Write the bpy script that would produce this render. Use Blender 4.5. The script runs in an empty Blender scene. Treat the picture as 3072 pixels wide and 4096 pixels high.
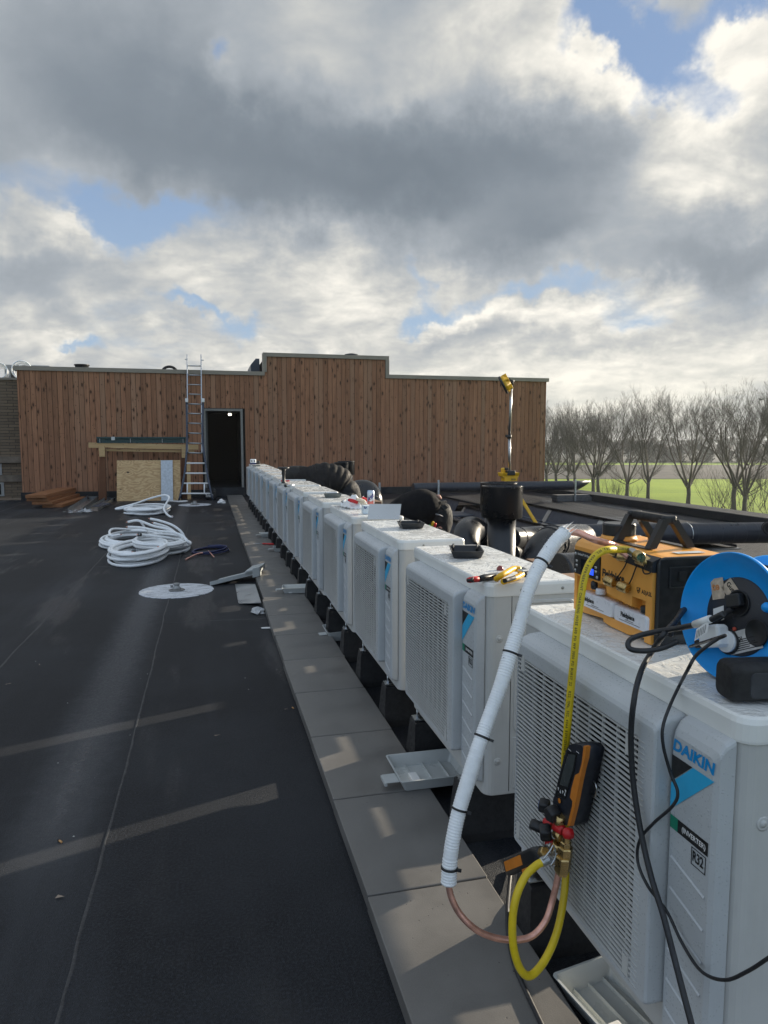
import bpy, bmesh, math, random
import numpy as np
from mathutils import Vector, Matrix
random.seed(7)
SC = bpy.context.scene
COL = SC.collection
# ---------------------------------------------------------------- camera model (shared by the measuring helpers)
H = 1.42                      # eye height above the roof; metres, +Y runs along the row of units
F = 2840.0
PIT, YAW = math.radians(5.63), math.radians(13.93)
FW = Vector((math.sin(YAW) * math.cos(PIT), math.cos(YAW) * math.cos(PIT), -math.sin(PIT)))
RT = Vector((math.cos(YAW), -math.sin(YAW), 0))
UP = RT.cross(FW)
def ray(p):
    return FW + RT * ((p[0] - 1536) / F) - UP * ((p[1] - 2048) / F)
def G(p, z=0.0):
    d = ray(p); t = (z - H) / d.z; return Vector((d.x * t, d.y * t, z))
def AY(p, y):
    d = ray(p); t = y / d.y; return Vector((d.x * t, y, H + d.z * t))
def AX(p, x):
    d = ray(p); t = x / d.x; return Vector((x, d.y * t, H + d.z * t))
def D(p, dep):
    d = ray(p); return Vector((d.x * dep, d.y * dep, H + d.z * dep))
K = 4096 / 2212
def dp(a, b): return (a * K, b * K)
CR = dict(c8=(1150, 2600, 900/1331), cl=(0, 2400, 1300/1659), c4=(900, 1800, 1100/1659), cn=(1700, 3200, 1372/1659),
          c7=(1500, 2000, 900/1659), ca=(300, 1900, 1000/1659), c1=(0, 1350, 1024/1659), c2=(900, 1350, 1400/1659),
          c3=(2000, 1450, 1072/1659), c5=(2100, 2000, 972/1659), cb=(2000, 2500, 1072/1659), ce=(1400, 2600, 1000/1659),
          c9=(1800, 1850, 700/1659), cd=(2300, 1900, 772/1659), cp=(1100, 1780, 400/1659), cq=(1450, 1850, 550/1659),
          ct=(1850, 1450, 350/968), ch=(2250, 2050, 650/1659), cm=(2000, 2900, 500/1659), cy=(1900, 3400, 500/1659),
          cr=(2650, 2150, 422/1334), cs=(1300, 1950, 350/1659), cu=(950, 1800, 300/1659), cw=(0, 1400, 250/790))
def c(n, a, b):
    x0, y0, s = CR[n]; return (x0 + a * s, y0 + b * s)

# ---------------------------------------------------------------- tagging
def tag(o, label=None, cat=None, group=None, kind=None):
    if label: o['label'] = label
    if cat: o['category'] = cat
    if group: o['group'] = group
    if kind: o['kind'] = kind
    return o
def empty(name, loc=(0, 0, 0), rz=0.0):
    o = bpy.data.objects.new(name, None); COL.objects.link(o)
    o.empty_display_size = .1
    o.location = loc; o.rotation_euler = (0, 0, rz); return o
def copy_tree(o, parent=None):
    k = o.copy(); COL.objects.link(k); k.parent = parent
    if parent: k.matrix_parent_inverse = o.matrix_parent_inverse.copy()
    for ch in list(o.children): copy_tree(ch, k)
    return k

# ---------------------------------------------------------------- mesh builder
class MB:
    def __init__(s): s.v = []; s.f = []; s.m = []; s.sm = []
    def add(s, vs, fs, mi=0, sm=False):
        b = len(s.v); s.v += [tuple(v) for v in vs]
        for f in fs: s.f.append(tuple(b + i for i in f)); s.m.append(mi); s.sm.append(sm)
        return s
    def box(s, lo, hi, mi=0, M=None, bev=0.0):
        (x0, y0, z0), (x1, y1, z1) = lo, hi
        if bev > 0:
            b = min(bev, (x1-x0)/2.01, (y1-y0)/2.01, (z1-z0)/2.01)
            rings = []
            def lp(i, z):  # octagon ring with corner cut
                cc = b - i
                return [(x0+i, y0+b, z), (x0+b, y0+i, z), (x1-b, y0+i, z), (x1-i, y0+b, z), (x1-i, y1-b, z), (x1-b, y1-i, z), (x0+b, y1-i, z), (x0+i, y1-b, z)]
            L = [lp(b*.999, z0), lp(b*.3, z0+b*.3), lp(0, z0+b), lp(0, z1-b), lp(b*.3, z1-b*.3), lp(b*.999, z1)]
            vs = [v for r in L for v in r]; fs = [tuple(range(7, -1, -1)), tuple(40+i for i in range(8))]
            for k in range(5):
                for i in range(8):
                    j = (i+1) % 8; fs.append((k*8+i, k*8+j, k*8+8+j, k*8+8+i))
        else:
            vs = [(x0,y0,z0),(x1,y0,z0),(x1,y1,z0),(x0,y1,z0),(x0,y0,z1),(x1,y0,z1),(x1,y1,z1),(x0,y1,z1)]
            fs = [(3,2,1,0),(4,5,6,7),(0,1,5,4),(1,2,6,5),(2,3,7,6),(3,0,4,7)]
        if M is not None: vs = [M @ Vector(v) for v in vs]
        return s.add(vs, fs, mi)
    def obox(s, o, a, b, cc, mi=0, bev=0.0):
        """box from corner o with edge vectors a,b,cc"""
        o, a, b, cc = Vector(o), Vector(a), Vector(b), Vector(cc)
        la, lb, lc = a.length, b.length, cc.length
        M = Matrix(((a.x/la, b.x/lb, cc.x/lc, o.x), (a.y/la, b.y/lb, cc.y/lc, o.y), (a.z/la, b.z/lb, cc.z/lc, o.z), (0,0,0,1)))
        if M.to_3x3().determinant() < 0:
            return s.obox(o, b, a, cc, mi, bev)
        return s.box((0,0,0), (la, lb, lc), mi, M, bev)
    def tube(s, pts, r, n=10, mi=0, cap=True, flat=None, up0=None):
        pts = [Vector(p) for p in pts]; N = len(pts)
        rr = r if isinstance(r, (list, tuple)) else [r]*N
        T = []
        for i in range(N):
            t = (pts[min(i+1, N-1)] - pts[max(i-1, 0)])
            T.append(t.normalized() if t.length > 1e-9 else Vector((0,0,1)))
        u = Vector(up0) if up0 else (Vector((0,0,1)) if abs(T[0].z) < .9 else Vector((1,0,0)))
        u = (u - T[0]*u.dot(T[0])).normalized()
        b = len(s.v)
        for i in range(N):
            u = (u - T[i]*u.dot(T[i]))
            u = u.normalized() if u.length > 1e-6 else T[i].orthogonal().normalized()
            w = T[i].cross(u)
            for k in range(n):
                a = 2*math.pi*k/n
                fr = flat if flat else 1.0
                s.v.append(tuple(pts[i] + (u*math.cos(a)*fr + w*math.sin(a))*rr[i]))
        for i in range(N-1):
            for k in range(n):
                k2 = (k+1) % n
                s.f.append((b+i*n+k, b+i*n+k2, b+(i+1)*n+k2, b+(i+1)*n+k)); s.m.append(mi); s.sm.append(True)
        if cap:
            s.f.append(tuple(b+k for k in range(n-1, -1, -1))); s.m.append(mi); s.sm.append(False)
            s.f.append(tuple(b+(N-1)*n+k for k in range(n))); s.m.append(mi); s.sm.append(False)
        return s
    def lathe(s, prof, o=(0,0,0), axis=(0,0,1), n=24, mi=0, sm=True, ref=None):
        """prof: list of (r, h) along axis"""
        o = Vector(o); ax = Vector(axis).normalized()
        u = Vector(ref) if ref else ax.orthogonal()
        u = (u - ax*u.dot(ax)).normalized(); w = ax.cross(u); b = len(s.v)
        for r, h in prof:
            for k in range(n):
                a = 2*math.pi*k/n
                s.v.append(tuple(o + ax*h + (u*math.cos(a) + w*math.sin(a))*max(r, 1e-5)))
        for i in range(len(prof)-1):
            for k in range(n):
                k2 = (k+1) % n
                s.f.append((b+i*n+k, b+i*n+k2, b+(i+1)*n+k2, b+(i+1)*n+k)); s.m.append(mi); s.sm.append(sm)
        if prof[0][0] > 1e-4: s.f.append(tuple(b+k for k in range(n-1, -1, -1))); s.m.append(mi); s.sm.append(False)
        if prof[-1][0] > 1e-4: s.f.append(tuple(b+(len(prof)-1)*n+k for k in range(n))); s.m.append(mi); s.sm.append(False)
        return s
    def cyl(s, p, q, r, n=16, mi=0, r2=None):
        p, q = Vector(p), Vector(q); L = (q-p).length
        return s.lathe([(r, 0), (r2 if r2 is not None else r, L)], p, q-p, n, mi)
    def loft(s, loops, mi=0, sm=False, closed=True, capa=True, capb=True):
        n = len(loops[0]); b = len(s.v)
        for L in loops: s.v += [tuple(p) for p in L]
        for i in range(len(loops)-1):
            for k in range(n if closed else n-1):
                k2 = (k+1) % n
                s.f.append((b+i*n+k, b+i*n+k2, b+(i+1)*n+k2, b+(i+1)*n+k)); s.m.append(mi); s.sm.append(sm)
        if capa: s.f.append(tuple(b+k for k in range(n-1, -1, -1))); s.m.append(mi); s.sm.append(False)
        if capb: s.f.append(tuple(b+(len(loops)-1)*n+k for k in range(n))); s.m.append(mi); s.sm.append(False)
        return s
    def prism(s, pts, off, mi=0):
        pts = [Vector(p) for p in pts]; off = Vector(off)
        return s.loft([pts, [p+off for p in pts]], mi)
    def build(s, name, mats, parent=None, recalc=True):
        me = bpy.data.meshes.new(name); me.from_pydata(s.v, [], s.f)
        mats = mats if isinstance(mats, (list, tuple)) else [mats]
        for m in mats: me.materials.append(m)
        me.polygons.foreach_set('material_index', s.m)
        me.polygons.foreach_set('use_smooth', s.sm)
        if recalc:
            bm = bmesh.new(); bm.from_mesh(me); bmesh.ops.recalc_face_normals(bm, faces=bm.faces); bm.to_mesh(me); bm.free()
        me.update()
        o = bpy.data.objects.new(name, me); COL.objects.link(o)
        if parent: o.parent = parent
        return o
def rrect(w, h, r, n=5):
    """rounded rectangle outline centred at 0, CCW"""
    P = []
    for cx_, cy_, a0 in ((w/2-r, h/2-r, 0), (-w/2+r, h/2-r, 90), (-w/2+r, -h/2+r, 180), (w/2-r, -h/2+r, 270)):
        for k in range(n+1):
            a = math.radians(a0 + 90*k/n); P.append((cx_+r*math.cos(a), cy_+r*math.sin(a)))
    return P
def spline(pts, n=8):
    """Catmull-Rom through pts"""
    P = [Vector(p) for p in pts]; P = [P[0]*2-P[1]] + P + [P[-1]*2-P[-2]]; out = []
    for i in range(1, len(P)-2):
        for k in range(n):
            t = k/n; a, b, c_, d = P[i-1], P[i], P[i+1], P[i+2]
            out.append(.5*((2*b)+(c_-a)*t+(2*a-5*b+4*c_-d)*t*t+(3*b-a-3*c_+d)*t**3))
    out.append(P[-2]); return out
def text_mesh(txt, size=.1, bold=0.0, ext=0.0, align='LEFT', sx=1.0, shear=0.0, space=1.0):
    cu = bpy.data.curves.new('txt', 'FONT'); cu.body = txt; cu.size = size; cu.offset = bold; cu.extrude = ext
    cu.align_x = align; cu.align_y = 'CENTER'; cu.shear = shear; cu.space_character = space; cu.resolution_u = 3
    o = bpy.data.objects.new('txt', cu); COL.objects.link(o)
    bpy.context.view_layer.update()
    me = bpy.data.meshes.new_from_object(o.evaluated_get(bpy.context.evaluated_depsgraph_get()))
    bpy.data.objects.remove(o); bpy.data.curves.remove(cu)
    if sx != 1.0:
        for v in me.vertices: v.co.x *= sx
    return me
def put_text(name, txt, o, right, up, size, mat, parent=None, **kw):
    """flat lettering whose baseline runs along `right` at point o"""
    me = text_mesh(txt, size, **kw)
    r = Vector(right).normalized(); u = Vector(up); u = (u - r*u.dot(r)).normalized(); n = r.cross(u); o = Vector(o)
    for v in me.vertices: v.co = o + r*v.co.x + u*v.co.y + n*v.co.z
    me.materials.clear(); me.materials.append(mat); me.name = name
    ob = bpy.data.objects.new(name, me); COL.objects.link(ob)
    if parent: ob.parent = parent
    return ob
def quad(mb, o, r, u, w, h, mi=0, th=.0004):
    """thin plate with its lower-left corner at o"""
    r = Vector(r).normalized(); u = Vector(u).normalized(); n = r.cross(u)
    mb.obox(o, r*w, u*h, n*th, mi)

# ---------------------------------------------------------------- materials
MATS = {}
def nt_new(name):
    m = bpy.data.materials.new(name); m.use_nodes = True; nt = m.node_tree
    return m, nt, nt.nodes['Principled BSDF']
def N(nt, typ, **kw):
    n = nt.nodes.new(typ)
    for k, v in kw.items():
        if k == 'ins':
            for a, b in v.items():
                if isinstance(b, bpy.types.NodeSocket): nt.links.new(b, n.inputs[a])
                else: n.inputs[a].default_value = b
        else: setattr(n, k, v)
    return n
def math_(nt, op, a, b=None, cc=None, clamp=False):
    n = N(nt, 'ShaderNodeMath', operation=op, use_clamp=clamp)
    for i, x in enumerate((a, b, cc)):
        if x is None: continue
        if isinstance(x, bpy.types.NodeSocket): nt.links.new(x, n.inputs[i])
        else: n.inputs[i].default_value = x
    return n.outputs[0]
def mixc(nt, fac, a, b, blend='MIX'):
    n = N(nt, 'ShaderNodeMix', data_type='RGBA', blend_type=blend)
    for i, x in ((0, fac), (6, a), (7, b)):
        if isinstance(x, bpy.types.NodeSocket): nt.links.new(x, n.inputs[i])
        elif i == 0: n.inputs[0].default_value = x
        else: n.inputs[i].default_value = (*x, 1) if len(x) == 3 else x
    return n.outputs[2]
def noise(nt, vec, scale, detail=3, rough=.55, dist=0.0):
    return N(nt, 'ShaderNodeTexNoise', ins={'Vector': vec, 'Scale': scale, 'Detail': detail, 'Roughness': rough, 'Distortion': dist}).outputs['Fac']
def mrange(nt, v, a, b, c_=0.0, d=1.0, smooth=True):
    return N(nt, 'ShaderNodeMapRange', interpolation_type='SMOOTHSTEP' if smooth else 'LINEAR',
             ins={'Value': v, 'From Min': a, 'From Max': b, 'To Min': c_, 'To Max': d}).outputs[0]
def mapv(nt, vec, scale=(1,1,1), loc=(0,0,0), rot=(0,0,0)):
    return N(nt, 'ShaderNodeMapping', ins={'Vector': vec, 'Scale': scale, 'Location': loc, 'Rotation': rot}).outputs[0]
def coord(nt, which='Object'):
    return N(nt, 'ShaderNodeTexCoord').outputs[which]
def bump(nt, h, strength=.3, dist=.01, nrm=None):
    ins = {'Height': h, 'Strength': strength, 'Distance': dist}
    if nrm is not None: ins['Normal'] = nrm
    return N(nt, 'ShaderNodeBump', ins=ins).outputs[0]
def simple(name, col, rough=.5, metal=0.0, var=.12, vs=20.0, bs=0.0, bscale=200.0, bdist=.002, spec=.5, coat=0.0, emit=None, estr=0.0, alpha=None, trans=0.0):
    if name in MATS: return MATS[name]
    m, nt, P = nt_new(name); v = coord(nt)
    n = noise(nt, v, vs, 4)
    dark = tuple(x*(1-var) for x in col); lite = tuple(min(1, x*(1+var)) for x in col)
    nt.links.new(mixc(nt, mrange(nt, n, .3, .7), dark, lite), P.inputs['Base Color'])
    n2 = noise(nt, v, vs*2.3, 3)
    nt.links.new(mrange(nt, n2, .3, .7, max(.02, rough-.1), min(1, rough+.1)), P.inputs['Roughness'])
    P.inputs['Metallic'].default_value = metal
    P.inputs['Specular IOR Level'].default_value = spec
    P.inputs['Coat Weight'].default_value = coat
    if bs > 0: nt.links.new(bump(nt, noise(nt, v, bscale, 2), bs, bdist), P.inputs['Normal'])
    if emit: P.inputs['Emission Color'].default_value = (*emit, 1); P.inputs['Emission Strength'].default_value = estr
    if trans: P.inputs['Transmission Weight'].default_value = trans
    if alpha is not None: P.inputs['Alpha'].default_value = alpha
    MATS[name] = m; return m
# ---------------------------------------------------------------- sky, sun, camera
SUN_AZ = math.atan2(.94, .34)      # clockwise from +Y
SUN_EL = math.radians(13.8)
def make_world():
    w = bpy.data.worlds.new("World"); SC.world = w; w.use_nodes = True; nt = w.node_tree
    for n in list(nt.nodes): nt.nodes.remove(n)
    out = N(nt, 'ShaderNodeOutputWorld'); bg = N(nt, 'ShaderNodeBackground')
    nt.links.new(bg.outputs[0], out.inputs[0])
    sky = N(nt, 'ShaderNodeTexSky', sky_type='NISHITA', sun_disc=False)
    sky.sun_elevation = SUN_EL; sky.sun_rotation = SUN_AZ; sky.air_density = 1.0; sky.dust_density = .6; sky.ozone_density = 1.5
    blue = N(nt, 'ShaderNodeVectorMath', operation='SCALE', ins={0: sky.outputs[0], 'Scale': SKY_K}).outputs[0]
    d = N(nt, 'ShaderNodeNewGeometry').outputs['Incoming']
    d = N(nt, 'ShaderNodeVectorMath', operation='SCALE', ins={0: d, 'Scale': -1.0}).outputs[0]
    sep = N(nt, 'ShaderNodeSeparateXYZ', ins={0: d}); x, y, z = sep.outputs
    az = math_(nt, 'ARCTAN2', x, y); el = math_(nt, 'ARCSINE', z)
    zz = math_(nt, 'ADD', math_(nt, 'MAXIMUM', z, 0.0), .30)
    pc = N(nt, 'ShaderNodeCombineXYZ', ins={0: math_(nt, 'DIVIDE', x, zz), 1: math_(nt, 'DIVIDE', y, zz), 2: .3}).outputs[0]
    # warped angular coordinates so that no mask has a clean outline
    ae = N(nt, 'ShaderNodeCombineXYZ', ins={0: az, 1: el, 2: 0.0}).outputs[0]
    wn = N(nt, 'ShaderNodeTexNoise', ins={'Vector': d, 'Scale': 5.0, 'Detail': 6.0, 'Roughness': .6})
    wv = N(nt, 'ShaderNodeVectorMath', operation='SUBTRACT', ins={0: wn.outputs['Color'], 1: (.5, .5, .5)}).outputs[0]
    wv = N(nt, 'ShaderNodeVectorMath', operation='SCALE', ins={0: wv, 'Scale': .17}).outputs[0]
    ae = N(nt, 'ShaderNodeVectorMath', operation='ADD', ins={0: ae, 1: wv}).outputs[0]
    wn2 = N(nt, 'ShaderNodeTexNoise', ins={'Vector': d, 'Scale': 17.0, 'Detail': 6.0, 'Roughness': .62})
    wv2 = N(nt, 'ShaderNodeVectorMath', operation='SCALE', ins={0: N(nt, 'ShaderNodeVectorMath', operation='SUBTRACT', ins={0: wn2.outputs['Color'], 1: (.5, .5, .5)}).outputs[0], 'Scale': .075}).outputs[0]
    ae = N(nt, 'ShaderNodeVectorMath', operation='ADD', ins={0: ae, 1: wv2}).outputs[0]
    def g(px, py, sx, sy, amp, rot=0.0):
        dd = ray(dp(px, py)).normalized(); a0 = math.atan2(dd.x, dd.y); e0 = math.asin(dd.z)
        m = mapv(nt, N(nt, 'ShaderNodeVectorMath', operation='SUBTRACT', ins={0: ae, 1: (a0, e0, 0)}).outputs[0],
                 rot=(0, 0, math.radians(rot)))
        m = N(nt, 'ShaderNodeVectorMath', operation='MULTIPLY', ins={0: m, 1: (1534/sx, 1534/sy, 0)}).outputs[0]
        q = N(nt, 'ShaderNodeVectorMath', operation='DOT_PRODUCT', ins={0: m, 1: m}).outputs['Value']
        return math_(nt, 'MULTIPLY', math_(nt, 'POWER', 2.718, math_(nt, 'MULTIPLY', q, -1.0)), amp)
    def ssum(L):
        s = L[0]
        for q in L[1:]: s = math_(nt, 'ADD', s, q)
        return s
    n1 = noise(nt, pc, 1.35, 9, .58, .2)
    off = N(nt, 'ShaderNodeVectorMath', operation='ADD', ins={0: pc, 1: (.10, .04, .02)}).outputs[0]
    n1s = noise(nt, off, 1.35, 9, .58, .2)
    n2 = noise(nt, pc, 4.5, 7, .6, .3)
    # where the blue shows (screen-plane list: centre, radii, weight, tilt)
    clear = ssum([g(*a) for a in [
        (528,150,26,50,.42), (700,125,110,50,.15), (1330,60,130,50,.52,30), (1235,120,50,75,.38), (1420,165,95,55,.45,-30), (1600,15,110,40,.5),
        (1545,240,55,50,.32), (300,470,140,34,.40), (80,395,160,50,.2), (275,520,50,45,.4), (440,662,75,12,.32), (900,590,24,50,.28),
        (1210,645,220,26,.38), (930,672,60,18,.26), (140,752,60,10,.3), (1350,690,120,26,.35), (550,690,60,18,.3), (60,640,60,12,.15),
        (1550,170,80,40,.2), (1150,900,500,30,-.1)]])
    fill = ssum([g(*a) for a in [(850,330,520,140,.3), (200,150,300,170,.22), (1100,100,140,110,.22), (1500,350,200,120,.22), (1540,100,90,50,.25),
                                 (1330,170,70,40,.25), (100,590,170,80,.2), (700,620,180,70,.15), (1100,730,300,50,.2), (1600,560,200,90,.2), (960,590,50,40,.2)]])
    dens = math_(nt, 'ADD', math_(nt, 'MULTIPLY', math_(nt, 'SUBTRACT', n1, .5), 1.15), .40)
    dens = math_(nt, 'ADD', dens, math_(nt, 'SUBTRACT', fill, clear))
    dens = math_(nt, 'ADD', dens, math_(nt, 'MULTIPLY', math_(nt, 'SUBTRACT', n2, .5), .35))
    cover = mrange(nt, dens, .03, .38)
    lum = ssum([g(*a) for a in [
        (900,380,480,100,-.36), (1180,515,300,55,-.24,-8), (1600,575,230,55,-.24), (450,330,280,110,-.14), (560,470,200,50,-.08), (150,230,300,150,-.12),
        (1120,110,170,90,.26), (1340,165,90,50,.42), (1500,300,190,90,.50,-35), (1600,400,110,45,.35), (1540,100,100,55,.28), (740,600,190,75,.34), (975,590,50,40,.28),
        (1100,700,260,26,.36), (1020,680,80,28,.18), (1300,810,460,70,.34), (700,760,500,50,.16), (180,515,60,40,.26), (40,520,80,45,.20), (430,600,110,50,.14), (1420,640,100,30,.18),
        (60,590,120,50,-.12), (200,650,160,35,-.06), (980,720,90,18,-.16), (1300,745,220,18,-.10), (880,200,70,40,.12), (560,210,40,50,.12), (180,60,300,100,-.06), (420,120,200,90,-.04),
        (60,740,100,35,.14), (500,750,250,30,.06), (1540,730,140,24,.06)]])
    relief = math_(nt, 'MULTIPLY', math_(nt, 'MULTIPLY', math_(nt, 'SUBTRACT', n1, n1s), 1.25), mrange(nt, lum, -.3, .12, .35, 1.0))
    fine = math_(nt, 'MULTIPLY', math_(nt, 'SUBTRACT', n2, .5), .14)
    thin = math_(nt, 'MULTIPLY', mrange(nt, dens, .25, .75, 1.0, 0.0), .12)
    b = math_(nt, 'ADD', math_(nt, 'ADD', lum, relief), math_(nt, 'ADD', fine, thin))
    n2s = noise(nt, N(nt, 'ShaderNodeVectorMath', operation='ADD', ins={0: pc, 1: (.035, .015, .01)}).outputs[0], 4.5, 7, .6, .3)
    b = math_(nt, 'ADD', b, math_(nt, 'MULTIPLY', math_(nt, 'MULTIPLY', math_(nt, 'SUBTRACT', n2, n2s), .9), mrange(nt, b, -.1, .3)))
    b = math_(nt, 'ADD', b, .455)
    cr = N(nt, 'ShaderNodeValToRGB', ins={0: b}); e = cr.color_ramp.elements
    e[0].position = 0.0; e[0].color = (.15, .182, .218, 1)
    e[1].position = 1.0; e[1].color = (.96, .92, .83, 1)
    for p_, c_ in ((.22, (.215, .252, .292, 1)), (.45, (.365, .40, .435, 1)), (.7, (.60, .60, .575, 1))):
        q = e.new(p_); q.color = c_
    # yellowish light low on the sun side
    low = math_(nt, 'MULTIPLY', mrange(nt, el, .0, .16, 1.0, 0.0), mrange(nt, az, -.15, .55))
    cl = mixc(nt, math_(nt, 'MULTIPLY', low, .35), cr.outputs[0], (.84, .82, .66))
    bl = mixc(nt, .75, blue, (.25, .37, .60))
    bl = mixc(nt, mrange(nt, el, .05, .45, .65, 0.0), bl, (.42, .55, .68))
    skyc = mixc(nt, cover, bl, cl)
    # unseen sky behind the viewer, brightened and tinted blue to fill shaded faces
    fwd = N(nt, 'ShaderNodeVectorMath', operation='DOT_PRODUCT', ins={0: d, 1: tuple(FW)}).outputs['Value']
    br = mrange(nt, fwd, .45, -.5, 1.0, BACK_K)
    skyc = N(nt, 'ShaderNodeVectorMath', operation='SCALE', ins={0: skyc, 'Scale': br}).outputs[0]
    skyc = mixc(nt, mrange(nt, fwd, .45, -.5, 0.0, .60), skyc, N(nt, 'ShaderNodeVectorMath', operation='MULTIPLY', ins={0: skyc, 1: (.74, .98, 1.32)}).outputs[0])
    # below the horizon: dull ground light
    skyc = mixc(nt, mrange(nt, z, -.02, 0.0), (.10, .11, .08), skyc)
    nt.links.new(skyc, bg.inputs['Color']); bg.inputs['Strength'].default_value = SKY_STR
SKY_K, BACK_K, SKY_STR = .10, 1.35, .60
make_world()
SC.world.cycles.sampling_method = 'MANUAL'; SC.world.cycles.sample_map_resolution = 512
sl = bpy.data.lights.new('sun', 'SUN'); sl.energy = 5.0; sl.angle = math.radians(.8); sl.color = (1.0, .88, .70)
so = bpy.data.objects.new('sun', sl); COL.objects.link(so)
sd = Vector((math.sin(SUN_AZ)*math.cos(SUN_EL), math.cos(SUN_AZ)*math.cos(SUN_EL), math.sin(SUN_EL)))
so.rotation_euler = (-sd).to_track_quat('-Z', 'Y').to_euler(); so.location = (30, 12, 14)
cam = bpy.data.cameras.new('camera'); co = bpy.data.objects.new('camera', cam); COL.objects.link(co); SC.camera = co
cam.sensor_fit = 'VERTICAL'; cam.sensor_height = 36; cam.lens = 36*F/4096; cam.clip_start = .05; cam.clip_end = 6000
Mc = Matrix(((RT.x, UP.x, -FW.x, 0), (RT.y, UP.y, -FW.y, 0), (RT.z, UP.z, -FW.z, H), (0, 0, 0, 1))); co.matrix_world = Mc
SC.view_settings.view_transform = 'Standard'; SC.view_settings.look = 'None'; SC.view_settings.exposure = .86; SC.view_settings.gamma = 1
SC.cycles.max_bounces = 6; SC.cycles.diffuse_bounces = 3; SC.cycles.glossy_bounces = 3; SC.cycles.transmission_bounces = 4; SC.cycles.transparent_max_bounces = 8
SC.cycles.sample_clamp_indirect = 4.0; SC.cycles.caustics_reflective = False; SC.cycles.caustics_refractive = False
SC.cycles.use_denoising = True
# ---------------------------------------------------------------- special materials
def m_roof(name='bitumen roofing', base=(.0016, .0022, .0040), lite=(.024, .0275, .036), wet=True):
    m, nt, P = nt_new(name); v = coord(nt)
    grain = noise(nt, v, 115, 6, .85); big = noise(nt, v, .55, 4, .6); mid = noise(nt, v, 7, 4)
    vor = N(nt, 'ShaderNodeTexVoronoi', ins={'Vector': v, 'Scale': 330.0}).outputs['Distance']
    cmix = mixc(nt, mrange(nt, grain, .46, .60), base, lite); cmix = mixc(nt, mrange(nt, noise(nt, v, 70, 2, .6), .60, .72, 0, .5), cmix, (.0035, .004, .006))
    cmix = mixc(nt, mrange(nt, big, .42, .62, 0, .38), cmix, (.032, .036, .043))
    wr_ = noise(nt, mapv(nt, v, (1.2, .12, 1), (0, 0, 0), (0, 0, math.radians(-9))), 1.6, 5, .6)
    cmix = mixc(nt, mrange(nt, wr_, .5, .68, 0, .45), cmix, (.050, .054, .062))
    cmix = mixc(nt, mrange(nt, mid, .5, .8, 0, .18), cmix, (.04, .04, .042))
    # long damp smears that run with the rows of roofing
    sm = noise(nt, mapv(nt, v, (1.5, .28, 1), (3.3, 1.0, 0), (0, 0, math.radians(6))), 1.2, 4, .55)
    damp = mrange(nt, sm, .52, .66)
    mi = mrange(nt, noise(nt, v, 60, 4, .7), .35, .65)
    if wet:   # one narrow film of water that follows the fall of the roof
        sp_ = N(nt, 'ShaderNodeSeparateXYZ', ins={0: v}); A_ = G(c('cl', 235, 1240)); B_ = G(c('cl', 420, 790)); C_ = G(c('cl', 640, 180)); tt = (B_-A_)
        sl_ = tt.x/tt.y; ctr_ = math_(nt, 'ADD', math_(nt, 'MULTIPLY', math_(nt, 'SUBTRACT', sp_.outputs[1], A_.y), sl_), A_.x)
        wob = math_(nt, 'MULTIPLY', math_(nt, 'SUBTRACT', noise(nt, v, 14, 5, .7), .5), .14)
        dd_ = math_(nt, 'ABSOLUTE', math_(nt, 'ADD', math_(nt, 'SUBTRACT', sp_.outputs[0], ctr_), wob))
        lw = mrange(nt, sp_.outputs[1], A_.y-.12, A_.y+.25); lw = math_(nt, 'MULTIPLY', lw, mrange(nt, sp_.outputs[1], B_.y+.1, C_.y, 1, .25))
        film = math_(nt, 'MULTIPLY', math_(nt, 'MULTIPLY', mrange(nt, dd_, .055, .0), lw), .7)
        near_ = math_(nt, 'MULTIPLY', mrange(nt, dd_, .22, .02), mrange(nt, sp_.outputs[1], A_.y-.6, A_.y+.2))
        damp = math_(nt, 'MAXIMUM', damp, math_(nt, 'MULTIPLY', near_, .8)); cmix = mixc(nt, math_(nt, 'MULTIPLY', near_, .75), cmix, (.050, .054, .062))  # paler band by the film: worn felt, and reflected sky put into the colour
        film = math_(nt, 'MULTIPLY', film, mrange(nt, sp_.outputs[1], B_.y+.5, B_.y, 0, 1))
    rough = mrange(nt, math_(nt, 'MULTIPLY', damp, math_(nt, 'ADD', .55, math_(nt, 'MULTIPLY', mi, .5))), 0, 1, .62, .30 if wet else .5)
    if wet: rough = math_(nt, 'SUBTRACT', rough, math_(nt, 'MULTIPLY', film, .22))
    nt.links.new(cmix, P.inputs['Base Color']); nt.links.new(rough, P.inputs['Roughness'])
    P.inputs['Specular IOR Level'].default_value = .30
    bs = math_(nt, 'MULTIPLY', math_(nt, 'SUBTRACT', 1.0, math_(nt, 'ADD', math_(nt, 'MULTIPLY', damp, .35), math_(nt, 'MULTIPLY', film, .55)) if wet else 0.0), .9)
    h = math_(nt, 'ADD', math_(nt, 'MULTIPLY', vor, .8), math_(nt, 'MULTIPLY', grain, .7))
    b1 = N(nt, 'ShaderNodeBump', ins={'Height': h, 'Strength': bs, 'Distance': .0028}).outputs[0]
    b2 = bump(nt, noise(nt, v, 3.0, 3), .35, .02, b1)
    nt.links.new(b2, P.inputs['Normal']); MATS[name] = m; return m
def m_puddle():
    m, nt, P = nt_new('film of rainwater'); v = coord(nt)
    P.inputs['Base Color'].default_value = (.012, .014, .017, 1)
    nt.links.new(mrange(nt, noise(nt, v, 25, 3), .35, .7, .05, .22), P.inputs['Roughness'])
    nt.links.new(bump(nt, noise(nt, v, 18, 2), .12, .003), P.inputs['Normal'])
    return m
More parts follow.
